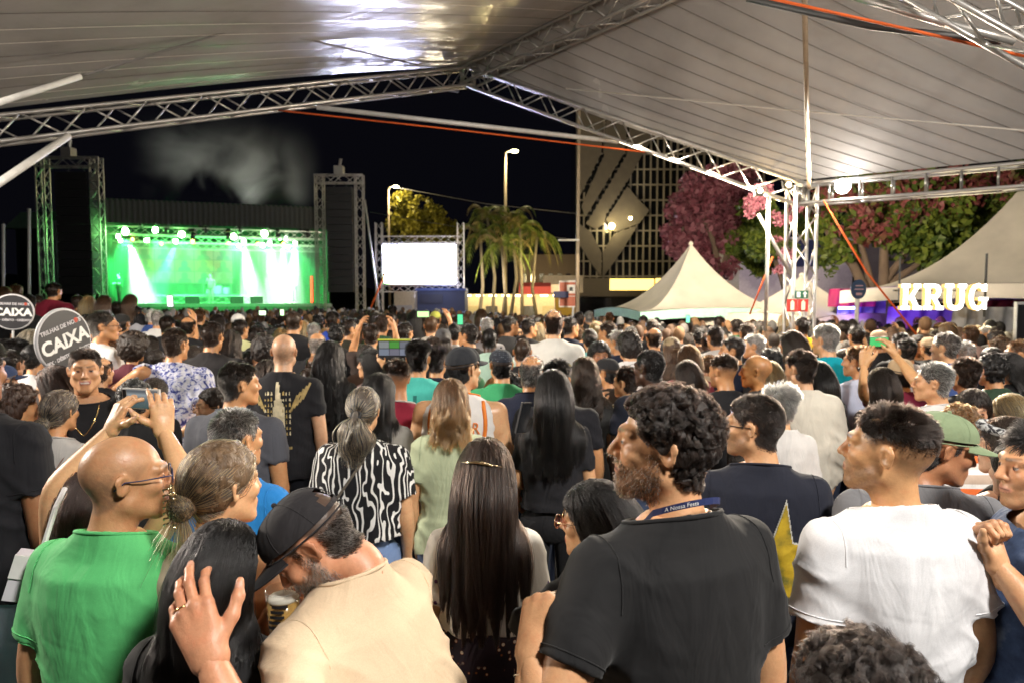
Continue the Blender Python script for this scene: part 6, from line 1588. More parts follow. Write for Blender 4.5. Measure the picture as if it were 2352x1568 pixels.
# left border man, phone woman
person(-60, 768, 2.5, 'man in black t-shirt at the left border, only his arm and side in view', yaw=0, style='short', shirt=(.010, .010, .013), skin=BRN, build=1.12, pants=(.30, .36, .45))
s = person(232, 1045, 2.07, 'woman holding up a phone with both bare arms, hidden behind the bald man', 'f', yaw=0, style='long', len=.40, hair=(.03, .014, .009), skin=(.60, .36, .20), shirt=(.08, .45, .33), garb='strap', armr=1.15, hem=.45,
           armL=(P(120, 1130, 1.98), P(256, 985, 2.06)), handL=dict(dir=(.35, .12, .9), nrm=(-.6, -.75, .1), curl=(30, 34, 36, 36, 8), thumb=62, vox=.005),
           armR=(P(432, 1115, 1.98), P(376, 988, 2.06)), handR=dict(dir=(-.1, .12, 1), nrm=(.55, -.8, .05), curl=(22, 28, 34, 40, 8), thumb=62, vox=.005))
ph = P(326, 915, 2.09); phn = empty('phone', ph, 'phone held sideways by two raised hands, showing the stage', 'phone'); phn.rotation_euler = (.12, .03, -.15)
m = MB(); m.box((0, 0, 0), (.125, .009, .064)); m.build('body', flat('phone_white', (.6, .58, .56), .3), phn)
def scrm():
    k = NT('phone_picture'); c = k.coord('Generated'); xyz = k.n('SeparateXYZ', {'Vector': c}); k.set(Base_Color=(0, 0, 0), Roughness=.1)
    d = k.n('VectorMath', {0: c, 1: (.6, .5, .35)}, operation='DISTANCE').outputs['Value']
    top_ = k.ramp(xyz.outputs[2], [(.0, (.06, .10, .10)), (.45, (.10, .14, .15)), (.75, (.30, .33, .34)), (.9, (.12, .13, .14))]).outputs[0]
    k.set(Emission_Color=k.mix(k.ramp(d, [(.12, (1, 1, 1)), (.26, (0, 0, 0))]).outputs[0], top_, (.30, .95, .40)), Emission_Strength=.9); return k.m
m = MB(); m.box((.006, -.0055, 0), (.104, .002, .057)); m.build('screen', scrm(), phn); m = MB(); m.box((-.054, -.0055, 0), (.010, .002, .057)); m.build('bezel', BLACK, phn)
m = MB(); m.tube([P(150, 1120, 1.80), P(128, 1165, 1.76), P(92, 1280, 1.72)], .007, 6); bagp = P(70, 1322, 1.74)
bag = empty('shoulder_bag', bagp, 'white shoulder bag hanging at the left behind the green shirt', 'bag'); m.build('strap', flat('bag_white', (.62, .60, .60), .5), bag, rel=bagp)
m = MB(); m.box((0, 0, 0), (.085, .05, .12)); o = m.build('pouch', flat('bag_lilac', (.50, .47, .52), .5), bag); o.rotation_euler = (0, .3, .4); m = MB(); m.box((0, -.027, .03), (.087, .008, .06)); o = m.build('flap', flat('bag_white', (.6, .6, .6)), bag); o.rotation_euler = (0, .3, .4)
# woman with the claw clip
s = person(512, 1003, 1.68, 'woman with blonde streaked hair twisted up in a gold claw clip', 'f', yaw=34, byaw=10, style='clawbun', hair=(.17, .10, .05), hmat=_hairmat('hair_honey', ((.50, .36, .16), .66)), skin=LT, shirt=(.66, .52, .38), garb='strap', strands=9000)
m = MB(); C_ = Vector((-.020, -.138, -.022))
for i in range(7):
    z = .045 - i * .015; m.tube([C_ + Vector((0, 0, z)), C_ + Vector((-.014, -.012, z - .004)), C_ + Vector((-.028, -.004, z - .012))], .0028, 5); m.tube([C_ + Vector((0, 0, z)), C_ + Vector((.014, -.010, z - .004)), C_ + Vector((.026, .0, z - .010))], .0028, 5)
m.tube([C_ + Vector((0, 0, .055)), C_, C_ + Vector((0, .004, -.055))], .004, 6); s['part']('claw_clip', mesh('claw_clip', xf(s['_Mh'], m.V), m.F, flat('clip_pale_gold', (.8, .68, .40), .25, 1.0)))
# grey shirt pair
person(551, 828, 3.53, 'man with short black hair in a slate grey t-shirt, ear turned to us', yaw=48, byaw=5, style='short', hl=.8, hair=(.02, .017, .015), skin=TAN, shirt=(.085, .088, .105), build=1.16)
person(545, 934, 2.44, 'man with greying short hair just in front of the slate grey t-shirt', yaw=30, byaw=10, style='short', hl=.8, hair=(.06, .055, .05), hmat=HAIR_GREY, skin=TAN, shirt=(.02, .20, .55))
# zebra blouse and the women around it
s = person(836, 885, 3.10, 'woman with ash blonde ponytail in a black and white zebra blouse', 'f', yaw=6, style='pony', len=.26, hair=(.13, .10, .075), hmat=HAIR_STREAK, skin=LT, mat=pat('zebra'), build=1.16, loose=.016, hem=1.00, pants=(.16, .24, .42), fold=1.5, strands=7000)
m = MB(); m.tube([(.010 * math.cos(w * .5236) * 2.2, -.130 + .010 * math.sin(w * .5236), .0 + .018 * math.sin(w * .5236)) for w in range(13)], .010, 6, False); s['part']('hair_tie', mesh('hair_tie', xf(s['_Mh'], m.V), m.F, BLACK))
V, Q = s['_shirt']; bv = BVHTree.FromPolygons([tuple(v) for v in V], [tuple(q) for q in Q.tolist()]); st_ = []
for i in range(13):
    t = i / 12; x, z = .04 - .24 * t, 1.40 - .34 * t; h = bv.ray_cast(Vector((x, -1, z)), Vector((0, 1, 0)))[0]; st_.append((x, (h.y if h else -.05) - .006, z))
m = MB()
for i in range(12): a, b = Vector(st_[i]), Vector(st_[i + 1]); o_ = Vector((.016, 0, .012)); m.add([a - o_, b - o_, b + o_, a + o_], [(0, 1, 2, 3)])
s['part']('bag_strap', mesh('bag_strap', m.V, m.F, flat('strap_taupe', (.13, .11, .085), .7)))
person(872, 855, 3.60, 'woman with smooth black hair half behind the zebra blouse', 'f', yaw=10, style='long', len=.30, hair=BLK, skin=TAN, shirt=(.25, .24, .22))
person(1035, 868, 3.31, 'woman with wavy chestnut hair in a pale green knit top', 'f', yaw=-4, style='wavy', len=.23, hair=(.12, .06, .03), hmat=HAIR_TIPS, skin=LT, shirt=(.44, .50, .33), build=1.06, pants=(.15, .2, .33), strands=8000)
s = person(1270, 848, 3.51, 'woman with waist long straight black hair in black t-shirt and leather trousers', 'f', yaw=0, style='long', len=.46, hair=BLK, skin=LT, shirt=(.014, .014, .017), build=1.06, pants=(.012, .012, .014), strands=9000, hem=.98, armL='fold')
q = P(1202, 958, 3.0); o = empty('phone', q, 'dark phone held by the woman with waist long black hair', 'phone'); o.rotation_euler = (.2, .1, .9); m = MB(); m.box((0, 0, 0), (.07, .009, .14)); m.build('body', BLACK, o); m = MB(); m.box((0, -.006, 0), (.062, .002, .13)); m.build('screen', GLASS, o)
s = person(1066, 790, 3.71, 'man in black cap and white orange trimmed tank top', yaw=40, byaw=4, style='short', hl=.6, hair=BLK, skin=(.58, .34, .19), shirt=(.72, .70, .68), garb='tank', build=1.14, cap=dict(col=(.025, .027, .032)), collarcol=(.75, .20, .02))
for i, ch in enumerate('PLAYER'):
    me = text_mesh(ch, .085, 0); x0 = -.135 + i * .047; ang = .0
    decal(s, 'lettering', [(x0 + v.co.x * .8, 1.315 + v.co.y - .5 * (x0) ** 2) for v in me.vertices], [tuple(p.vertices) for p in me.polygons], flat('print_orange', (.75, .20, .02), .7), .010)
for sd in (-1, 1):
    S = shoulder(s, sd); pts = [];
    for i in range(9):
        t = i / 8; pts.append((sd * (.128 + .018 * math.sin(t * 3.1)), 0, 1.44 - .22 * t))
    V, Q = s['_shirt']; bv = BVHTree.FromPolygons([tuple(v) for v in V], [tuple(q) for q in Q.tolist()]); q_ = [];
    for x, _, z in pts:
        h = bv.ray_cast(Vector((x, -1, z)), Vector((0, 1, 0)))[0]; q_.append((x, (h.y if h else -.06) - .004, z))
    m = MB(); m.tube(q_, .011, 6); s['part']('armhole_trim', mesh('armhole_trim', m.V, m.F, flat('print_orange', (.75, .2, .02))), parent=s['_so'])
person(908, 824, 4.02, 'man with faded dark hair in a maroon t-shirt', yaw=-34, byaw=6, style='fade', hair=DK, skin=(.42, .21, .11), shirt=(.20, .012, .03), build=1.02, collarcol=(.5, .48, .45))
s = person(961, 783, 4.75, 'man with thick black hair in a turquoise polo shirt', yaw=3, style='short', hl=1.4, hair=BLK, skin=TAN, shirt=(.08, .52, .44), build=1.1)
V = [(-.012, 1.32), (.012, 1.32), (.012, 1.37), (-.012, 1.37)]; decal(s, 'emblem', V, [(0, 1, 2, 3)], flat('emblem_teal', (.01, .16, .14), .7), .005)
s = person(1150, 795, 4.69, 'man in dotted flat cap and green t-shirt with phone at his ear', yaw=-14, byaw=0, style='short', hair=BLK, skin=TAN, shirt=(.05, .34, .14), build=1.08, cap=dict(mat=pat('dots'), flat=True), armL='face')
s = person(653, 768, 4.58, 'bald man in black t-shirt with a large gold print on the back', yaw=-2, style='bald', skin=(.60, .36, .23), shirt=(.014, .014, .017), build=1.08, hem=.80, pants=(.01, .012, .018))
PG = flat('print_gold', (.36, .26, .09), .6, scale=30, var=.5); PC = flat('print_pale_gold', (.62, .54, .36), .6, scale=30, var=.3)
fig = [(-.012, 1.375), (.004, 1.38), (.014, 1.33), (.022, 1.28), (.045, 1.21), (.040, 1.14), (.044, 1.06), (.036, .99), (.022, .99), (.018, 1.08), (.004, 1.14), (-.004, 1.05), (-.014, 1.0), (-.026, 1.0), (-.022, 1.1), (-.030, 1.20), (-.014, 1.28)]
fig = [(x, z + .045) for x, z in fig]; V, Fq = poly_cells(in_poly(fig), -.06, .07, 1.0, 1.45, .008); decal(s, 'figure_print', V, Fq, PC, .006)
V, Fq = poly_cells(lambda x, z: (x / .085) ** 2 + ((z - 1.01) / .018) ** 2 < 1, -.1, .1, .97, 1.05, .008); decal(s, 'base_print', V, Fq, PG, .006)
rr = random.Random(5)
for sd in (-1, 1):
    for i in range(5):
        x0, z0 = sd * (.075 + .017 * i), 1.245 + .018 * i; decal(s, 'wing_print', [(x0, z0), (x0 + sd * .012, z0 - .004), (x0 + sd * .052, z0 + .095), (x0 + sd * .040, z0 + .10)], [(0, 1, 2, 3)], PG, .006)
    for r in range(8):
        for i in range(3):
            x0, z0 = sd * (.030 + .020 * i), 1.345 - .036 * r; w, h = rr.uniform(.006, .014), rr.uniform(.012, .026)
            if abs(x0) < .10: decal(s, 'mark_print', [(x0, z0), (x0 + sd * w, z0 - .003), (x0 + sd * w * .8, z0 + h), (x0 + sd * .002, z0 + h * .8)], [(0, 1, 2, 3)], PG if rr.random() < .6 else PC, .006)
person(404, 753, 5.2, 'man in blue and white floral shirt with an arm stretched to the left', yaw=12, byaw=0, style='short', hl=.9, hair=(.045, .032, .025), skin=TAN, mat=pat('floral'), build=1.18, hem=.80, loose=.01, armL=(P(330, 852, 5.0), P(266, 890, 5.1)), armR='back', garb='tee', fold=1.4)
s = person(194, 797, 3.71, 'smiling man in black t-shirt and gold chain facing the viewer', yaw=150, byaw=155, style='short', hl=.7, hair=DK, skin=(.52, .29, .16), shirt=(.012, .012, .014), smile=1, neck=-.012)
pts = [(.058 * math.cos(w), .0, 0) for w in ()]; m = MB(); ch_ = []
for i in range(21):
    t = i / 20 * 2 - 1; ch_.append((.070 * math.sin(t * 1.6) , .0, 1.47 - .20 * (1 - abs(t) ** 1.3)))
V, Q = s['_shirt']; bv = BVHTree.FromPolygons([tuple(v) for v in V], [tuple(q) for q in Q.tolist()]); q_ = []
for x, _, z in ch_:
    h = bv.ray_cast(Vector((x, 1, z)), Vector((0, -1, 0)))[0]; q_.append((x, (h.y if h else .05) + .004, z))
m.tube(q_, .0022, 5); s['part']('necklace', mesh('necklace', m.V, m.F, GOLD))
s = person(138, 892, 3.36, 'woman with a low highlighted bun in a pale grey top with brown strap', 'f', yaw=8, style='lowbun', hair=(.10, .07, .05), hmat=HAIR_STREAK, skin=TAN, shirt=(.48, .46, .44), strands=7000)
V, Q = s['_shirt']; bv = BVHTree.FromPolygons([tuple(v) for v in V], [tuple(q) for q in Q.tolist()]); m = MB(); st_ = []
for i in range(13):
    t = i / 12; x, z = .10 - .20 * t, 1.38 - .34 * t; h = bv.ray_cast(Vector((x, -1, z)), Vector((0, 1, 0)))[0]; st_.append(Vector((x, (h.y if h else -.05) - .006, z)))
for i in range(12): a, b = st_[i], st_[i + 1]; o_ = Vector((.007, 0, .005)); m.add([a - o_, b - o_, b + o_, a + o_], [(0, 1, 2, 3)])
s['part']('bag_strap', mesh('bag_strap', m.V, m.F, flat('strap_rose', (.30, .16, .12), .7)))
person(36, 866, 3.29, 'person with curly auburn hair at the left border', 'f', yaw=40, style='afro', hl=.6, hair=(.05, .022, .012), skin=TAN, shirt=(.2, .1, .05))
person(484, 888, 3.78, 'woman in clear glasses glancing sideways between two men', 'f', yaw=-128, byaw=-60, style='bun', hair=DK, skin=(.60, .37, .23), specs=FRG, lens=LENS, shirt=(.3, .3, .3))
person(488, 737, 5.75, 'broad man with cropped dark hair in a plain dark t-shirt', yaw=4, style='short', hl=.6, hair=DK, skin=TAN, shirt=(.022, .020, .021), build=1.22)
person(1792, 884, 3.60, 'white haired woman in a white top beside the man with the star print', 'f', yaw=-5, style='short', hl=2.2, hair=WHT, skin=LT, shirt=(.66, .64, .62), garb='long', loose=.01)
person(1838, 803, 4.27, 'young bearded man with trimmed dark hair in an off-white long sleeved top', yaw=-24, byaw=4, style='short', hair=DK, skin=(.58, .34, .20), shirt=(.66, .62, .53), garb='long', build=1.02, beard=.6, pants=(.10, .14, .2), loose=.008)
person(1736, 815, 4.51, 'bald man with shiny golden brown head looking left', yaw=-62, byaw=-20, style='bald', skin=(.46, .23, .09), shirt=(.03, .03, .03))
person(1660, 811, 4.51, 'man with high fade haircut in a black t-shirt left of the shiny bald man', yaw=-32, byaw=0, style='fade', hair=DK, skin=TAN, shirt=TEEB, beard=.5)
person(1895, 745, 5.52, 'grey haired man in a bright turquoise t-shirt', yaw=-28, byaw=6, style='short', hl=.9, hair=GRY, skin=LT, shirt=(.0, .30, .38), build=1.05)
person(1968, 793, 5.06, 'man in a pale blue polo shirt right of the turquoise t-shirt', yaw=-42, byaw=-10, style='short', hair=BR, skin=(.50, .26, .13), shirt=(.48, .52, .66), build=1.05)
person(2025, 842, 4.39, 'woman with straight dark brown hair below the raised phone', 'f', yaw=0, style='long', len=.28, hair=DK, skin=TAN, shirt=(.05, .04, .04))
s = person(2068, 818, 4.7, 'person in tan cap and maroon top filming with both arms raised', yaw=0, style='short', hair=DK, skin=(.58, .34, .17), shirt=(.18, .015, .04), cap=dict(col=(.45, .33, .2), brim=False), armL=(P(1985, 910, 4.6), P(1984, 838, 4.72)), armR=(P(2108, 880, 4.5), P(2056, 815, 4.7)),
           handL=dict(dir=(.15, .1, 1), nrm=(-.7, -.7, 0), curl=(25, 30, 32, 34, 10)), handR=dict(dir=(-.45, .1, .9), nrm=(.7, -.7, 0), curl=(25, 30, 32, 34, 10)))
m = MB(); q = s['_handL']; m.tube([q @ Vector((.030 * math.cos(w * .5236), -.03, .024 * math.sin(w * .5236))) for w in range(13)], .009, 6, False); s['part']('watch', mesh('watch', m.V, m.F, BLACK))
def small_phone(x, y, D, col, p, label, rot=0, w=.14, h=.07):
    o = empty('phone', P(x, y, D), label, 'phone'); o.rotation_euler = (.1, rot, 0); m = MB(); m.box((0, 0, 0), (w, .01, h)); m.build('body', BLACK, o); m = MB(); m.box((0, -.006, 0), (w * .9, .002, h * .86)); m.build('screen', glow('phone_%d_%d' % (x, y), col, p), o)
small_phone(2018, 785, 4.76, (.08, .75, .2), .8, 'phone with green screen held up by the person in the tan cap')
person(2142, 832, 3.97, 'grey haired man with white collar looking left', yaw=-58, byaw=-15, style='short', hl=1.1, hair=(.10, .10, .095), hmat=HAIR_GREY, skin=(.56, .31, .17), shirt=(.66, .65, .64), build=1.0)
person(2240, 893, 3.60, 'smiling dark haired woman facing the viewer at the right', 'f', yaw=-158, byaw=-150, pitch=10, style='long', len=.34, hair=DK, skin=(.58, .33, .21), shirt=(.05, .05, .05), smile=1)
person(2318, 902, 3.66, 'woman with golden blonde hair at the right border', 'f', yaw=-20, style='wavy', len=.36, hair=BLD, skin=LT, shirt=(.4, .3, .25))
s = person(2312, 955, 2.46, 'woman with dark curls and a silver print headband', 'f', yaw=-40, byaw=-10, style='bigcurl', len=.34, hair=(.03, .018, .012), skin=(.60, .38, .27), shirt=(.02, .02, .02), garb='strap')
m = MB(); m.tube([(.083 * math.cos(w * .3), -.016 + .106 * math.sin(w * .3), .075 + .02 * math.sin(w * .3)) for w in range(22)], .019, 6, False); s['part']('headband', mesh('headband', xf(s['_Mh'], m.V), m.F, pat('bw')))
person(2205, 922, 3.10, 'woman with curly brown hair in an orange and white striped top', 'f', yaw=10, style='curly', hl=1.0, hair=(.20, .10, .04), skin=LT, mat=pat('stripes'), build=1.2, loose=.012)
person(2217, 820, 4.45, 'man with short brown hair in a black t-shirt behind the smiling woman', yaw=0, style='short', hl=1.1, hair=(.028, .018, .014), skin=TAN, shirt=(.010, .010, .011))
person(2278, 806, 4.75, 'man with curly black hair in a dark green t-shirt', yaw=-8, style='curly', hl=.8, hair=BLK, skin=TAN, shirt=(.03, .06, .035))
person(2170, 764, 5.63, 'man with greying hair in a royal blue t-shirt at the right', yaw=-34, byaw=0, style='short', hair=(.08, .07, .065), hmat=HAIR_GREY, skin=LT, shirt=(.05, .09, .26))
person(1490, 802, 4.14, 'dark skinned man with cropped hair and round glasses looking left', yaw=-38, byaw=0, style='buzz', hair=BLK, skin=DRK, shirt=(.015, .018, .03), specs=FRB)
s = person(1272, 713, 6.4, 'man in a white football shirt with gold number ten', yaw=0, style='balding', hair=(.03, .02, .018), skin=LT, shirt=(.70, .69, .64), build=1.1, hem=.85)
me = text_mesh('10', .30, 0, heavy=.006); decal(s, 'number_print', [(.05 + v.co.x * .72, 1.17 + v.co.y) for v in me.vertices], [tuple(p.vertices) for p in me.polygons], flat('print_ochre', (.42, .32, .05), .7), .008)
person(1437, 840, 4.69, 'person in cream polo shirt with brown stripes touching their face', yaw=-48, byaw=-25, style='short', hl=1.0, hair=(.022, .015, .012), skin=LT, mat=pat('polostripe'), armL='face')
person(1443, 752, 5.86, 'man with bushy dark curls in a white t-shirt', yaw=-20, byaw=0, style='afro', hl=.55, hair=(.016, .011, .009), skin=LT, shirt=TEEW)
person(1343, 818, 4.58, 'woman with long wavy brown hair between the black haired woman and the cap', 'f', yaw=0, style='bigcurl', len=.34, hair=(.035, .022, .015), skin=TAN, shirt=(.03, .03, .03))
person(1222, 815, 4.32, 'man with thinning grey hair in a dark navy shirt', yaw=10, style='balding', hair=(.10, .10, .095), hmat=HAIR_GREY, skin=TAN, shirt=NAVY, build=1.06)
person(1282, 826, 4.02, 'man with thick black hair just behind the waist long black hair', yaw=20, style='short', hl=1.2, hair=BLK, skin=TAN, shirt=(.012, .012, .016), build=1.15)
person(1393, 818, 5.12, 'person in a plain black cap looking left', yaw=-50, byaw=-20, style='short', hair=BLK, skin=TAN, shirt=(.05, .04, .035), cap=dict(col=(.018, .018, .02)))
person(1378, 783, 5.4, 'small girl with long black hair facing the viewer', 'f', yaw=178, byaw=178, style='long', len=.25, hair=BLK, skin=BRN, shirt=(.3, .25, .4))
person(73, 757, 6.0, 'woman with long ash grey hair behind the leaning CAIXA sign', 'f', yaw=0, style='long', len=.36, hair=(.34, .29, .21), skin=LT, shirt=(.03, .03, .03))
person(240, 714, 5.9, 'man in glasses and white t-shirt in profile to the right', yaw=66, byaw=35, style='short', hair=(.04, .035, .03), skin=TAN, shirt=TEEW, specs=FRB)
person(308, 757, 5.75, 'woman with a big cloud of curly brown hair and maroon top', 'f', yaw=6, style='afro', hl=1.0, hair=(.035, .020, .012), skin=TAN, shirt=(.10, .02, .03))
person(120, 838, 3.84, 'woman with long brown hair in profile to the left beneath the leaning sign', 'f', yaw=-80, byaw=-30, style='long', len=.40, hair=(.028, .014, .010), skin=(.56, .32, .17), shirt=(.03, .02, .02))
person(312, 862, 3.66, 'person with grey black curls just behind the raised phone', yaw=0, style='curly', hl=.6, hair=(.05, .05, .048), skin=TAN, shirt=(.02, .02, .02), scale=.93)
person(760, 782, 4.88, 'woman with loose long black hair right of the bald man with gold print', 'f', yaw=0, style='wavy', len=.5, hair=BLK, skin=TAN, shirt=(.012, .012, .012))
person(888, 787, 5.24, 'woman with smooth dark hair in profile to the left', 'f', yaw=-74, byaw=-25, style='pony', len=.3, hair=BLK, skin=(.58, .34, .18), shirt=(.4, .4, .4))
person(848, 802, 5.29, 'smaller dark haired woman in profile beside the other profile', 'f', yaw=-78, byaw=-25, style='long', len=.35, hair=BLK, skin=LT, shirt=(.3, .2, .2))
person(1004, 794, 5.24, 'man with dark tousled hair in a navy t-shirt right of the turquoise polo', yaw=10, style='short', hl=1.3, hair=(.016, .012, .013), skin=TAN, shirt=NAVY)
person(1880, 828, 4.75, 'woman with long black hair right of the off-white top', 'f', yaw=0, style='long', len=.55, hair=BLK, skin=TAN, shirt=(.012, .012, .012))
person(1766, 828, 4.58, 'woman with long dark blonde hair behind the shiny bald man', 'f', yaw=0, style='long', len=.42, hair=(.24, .16, .07), skin=LT, shirt=(.1, .1, .05))
person(1578, 826, 4.88, 'woman with dark hair behind the tall curly haired man', 'f', yaw=-10, style='long', len=.35, hair=DK, skin=TAN, shirt=(.03, .025, .02))
person(2332, 1010, 2.33, 'bare armed woman behind the denim jacket', 'f', yaw=0, style='bun', hair=DK, skin=(.62, .40, .30), shirt=(.02, .02, .02), garb='strap', build=1.1)
person(1700, 1015, 3.53, 'person in a dark red sweater with white trim behind the star print', 'f', yaw=0, style='long', len=.3, hair=DK, skin=LT, shirt=(.20, .012, .025), garb='half')
person(80, 788, 5.36, 'woman with black hair pinned up in a white top left of the leaning sign', 'f', yaw=0, style='bun', hair=BLK, skin=TAN, shirt=(.62, .61, .6))
person(42, 776, 5.63, 'dark haired person in black left of the pinned up hair', yaw=15, style='short', hair=BLK, skin=BRN, shirt=(.01, .012, .018))
person(2, 832, 4.27, 'person in blue cap and light blue shirt at the left border', yaw=20, style='short', hair=BLK, skin=BRN, shirt=(.20, .28, .5), cap=dict(col=(.03, .05, .12)))
person(24, 802, 4.88, 'person in a grey white t-shirt near the left border', yaw=0, style='buzz', hair=BLK, skin=BRN, shirt=(.55, .54, .53))
# paddle signs
def caixa(x, y, D, dia, rz, roll, label, stick):
    c = P(x, y, D); o = empty('paddle_sign', c, label, 'sign'); o.rotation_euler = (0, roll, rz); r = dia / 2
    m = MB(); m.lathe([(0, -.012), (r, -.012), (r, .012), (0, .012)], 40); V = [(x_, z_, y_) for x_, y_, z_ in m.V]; obj('disc', V, [f[::-1] for f in m.F], flat('sign_black', (.025, .024, .027), .5), o)
    m = MB(); m.tube([(r * 1.0 * math.cos(k * .1571), 0, r * 1.0 * math.sin(k * .1571)) for k in range(41)], .0125, 8, False); m.build('rim', flat('sign_edge', (.55, .54, .55), .5), o, smooth=True)
    put_text('CAIXA', r * .62, o, (0, -.0135, -.02 * r), WHITE, heavy=.004, ex=.0008); put_text('TRILHAS DE NOITE', r * .19, o, (0, -.0135, r * .48), flat('sign_text', (.55, .53, .55)), ex=.0008, heavy=.001)
    put_text('PIX · DÉBITO · CRÉDITO', r * .165, o, (0, -.0135, -r * .48), flat('sign_text', (.55, .53, .55)), ex=.0008, heavy=.001)
    m = MB(); m.ball((r * .62, -.0135, r * .5), (r * .09, .002, r * .09), 10, 6); m.build('emblem', flat('emblem_red', (.45, .06, .03), .6), o)
    m = MB(); m.tube([(0, .004, -r), (0, .004, -r - stick)], .011); m.build('handle', flat('handle_grey', (.4, .4, .4), .5), o)
caixa(146, 783, 4.0, .36, 1.36, -.32, 'round black CAIXA paddle sign leaning behind the smiling man', .6)
caixa(30, 717, 6.6, .325, .50, .04, 'round black CAIXA paddle sign cut by the left border', .5)
o = empty('monitor', P(905, 800, 4.75), 'lit monitor with yellow edged picture grid in the middle of the crowd', 'monitor'); m = MB(); m.box((0, .03, 0), (.235, .03, .13)); m.build('housing', BLACK, o)
for i in range(3):
    for j in range(2):
        m = MB(); m.box((-.072 + .072 * i, .012, -.026 + .05 * j), (.068, .004, .045)); m.build('picture', glow('mon_%d%d' % (i, j), [(.35, .42, .55), (.45, .5, .5), (.3, .3, .4), (.10, .6, .05), (.4, .45, .6), (.3, .32, .4)][i * 2 + j], .4), o)
m = MB(); m.box((0, .012, .060), (.232, .005, .012)); m.build('top_bar', glow('mon_bar', (.75, .8, .05), .6), o); m = MB(); m.tube([(0, .05, -.06), (0, .05, P(905, 800, 4.75).z * -1 + gz(-.8, 4.7))], .012); m.build('stand', STEEL, o)
# ------------------------------------------------------------------ the crowd further back: each one a copy of a person of its kind
HC_ = {'black': BLK, 'dark': DK, 'brown': BR, 'fair': LB, 'blond': BLD, 'grey': GRY, 'white': WHT}
_src = {}
def kind(sex, style, hc, rel, pose, cap, far):
    k = (sex, style, hc, rel, pose, cap, far)
    if k not in _src:
        s = person(1176, 760, 9.0 if not far else 14, 'x', sex, yaw=rel, byaw=0, style=style, hair=HC_[hc], hmat=HAIR_GREY if hc == 'grey' else None, strands=1300 if not far else 420, sr=.55 if not far else .62, cap=cap, armL=pose[0], armR=pose[1], build=1.04,
                   loose=.006, hl={'curly': .8, 'afro': .7}.get(style, 1.0), len={'pony': .28}.get(style, .36))
        PEOPLE.pop(); _src[k] = [s['root'], False]
    return _src[k]
def spawn(x, top, D, label, sex='m', yaw=0, style='short', hc='dark', skin=TAN, shirt=TEEB, rel=0, pose=('down', 'down'), cap=None, capcol=None, base=None, far=False, sw=1.0, pants=(.04, .05, .09), group='people in the crowd'):
    src = kind(sex, style, hc, rel, pose, bool(cap) and (('brim',) if cap == 'brim' else ('beanie',)) and CAPS[cap], far) if False else kind2(sex, style, hc, rel, pose, cap, far)
    T = P(x, top, D); b = gz(T.x, D) if base is None else base
    sc = (T.z - b - .015) / 1.735
    r = src[0]
    if src[1]: r = r.copy(); COL.objects.link(r)
    M = Matrix.Translation((T.x, T.y, b)) @ Matrix.Rotation(-R(yaw - rel), 4, 'Z') @ Matrix.Diagonal((sc * sw, sc * sw, sc, 1)); r.matrix_world = M
    r['label'] = label; r['category'] = 'person'; r['group'] = group; r.color = (*skin, 1)
    def cp(o, par):
        if src[1]: n = o.copy(); COL.objects.link(n); n.parent = par
        else: n = o
        nm = o.name.split('.')[0]; n.color = (*{'shirt': shirt, 'trousers': pants, 'shoes': (.03, .03, .03), 'hair': HC_[hc], 'hair_strands': HC_[hc], 'cap': capcol or (.02, .02, .02)}.get(nm, (1, 1, 1)), 1)
        for c in list(o.children): 
            if src[1] or c.parent == n: cp(c, n)
        return n
    for c in list(src[0].children):
        if src[1] or c.parent == r: cp(c, r)
    src[1] = True
    PEOPLE.append((dict(), x, top, D)); return r
CAPK = {None: None, 'cap': dict(), 'beanie': dict(brim=False)}
_k2 = {}
def kind2(sex, style, hc, rel, pose, cap, far):
    k = (sex, style, hc, rel, pose, cap, far)
    if k not in _k2:
        _k2[k] = kind(sex, style, hc, rel, pose, None, far) if cap is None else None
        if cap:
            s = person(1176, 760, 9.0, 'x', sex, yaw=rel, byaw=0, style=style, hair=HC_[hc], strands=600, cap=CAPK[cap], armL=pose[0], armR=pose[1], build=1.04, loose=.006); PEOPLE.pop(); _k2[k] = [s['root'], False]
    return _k2[k]
UP = ('down', 'up'); FD = ('fold', 'down')
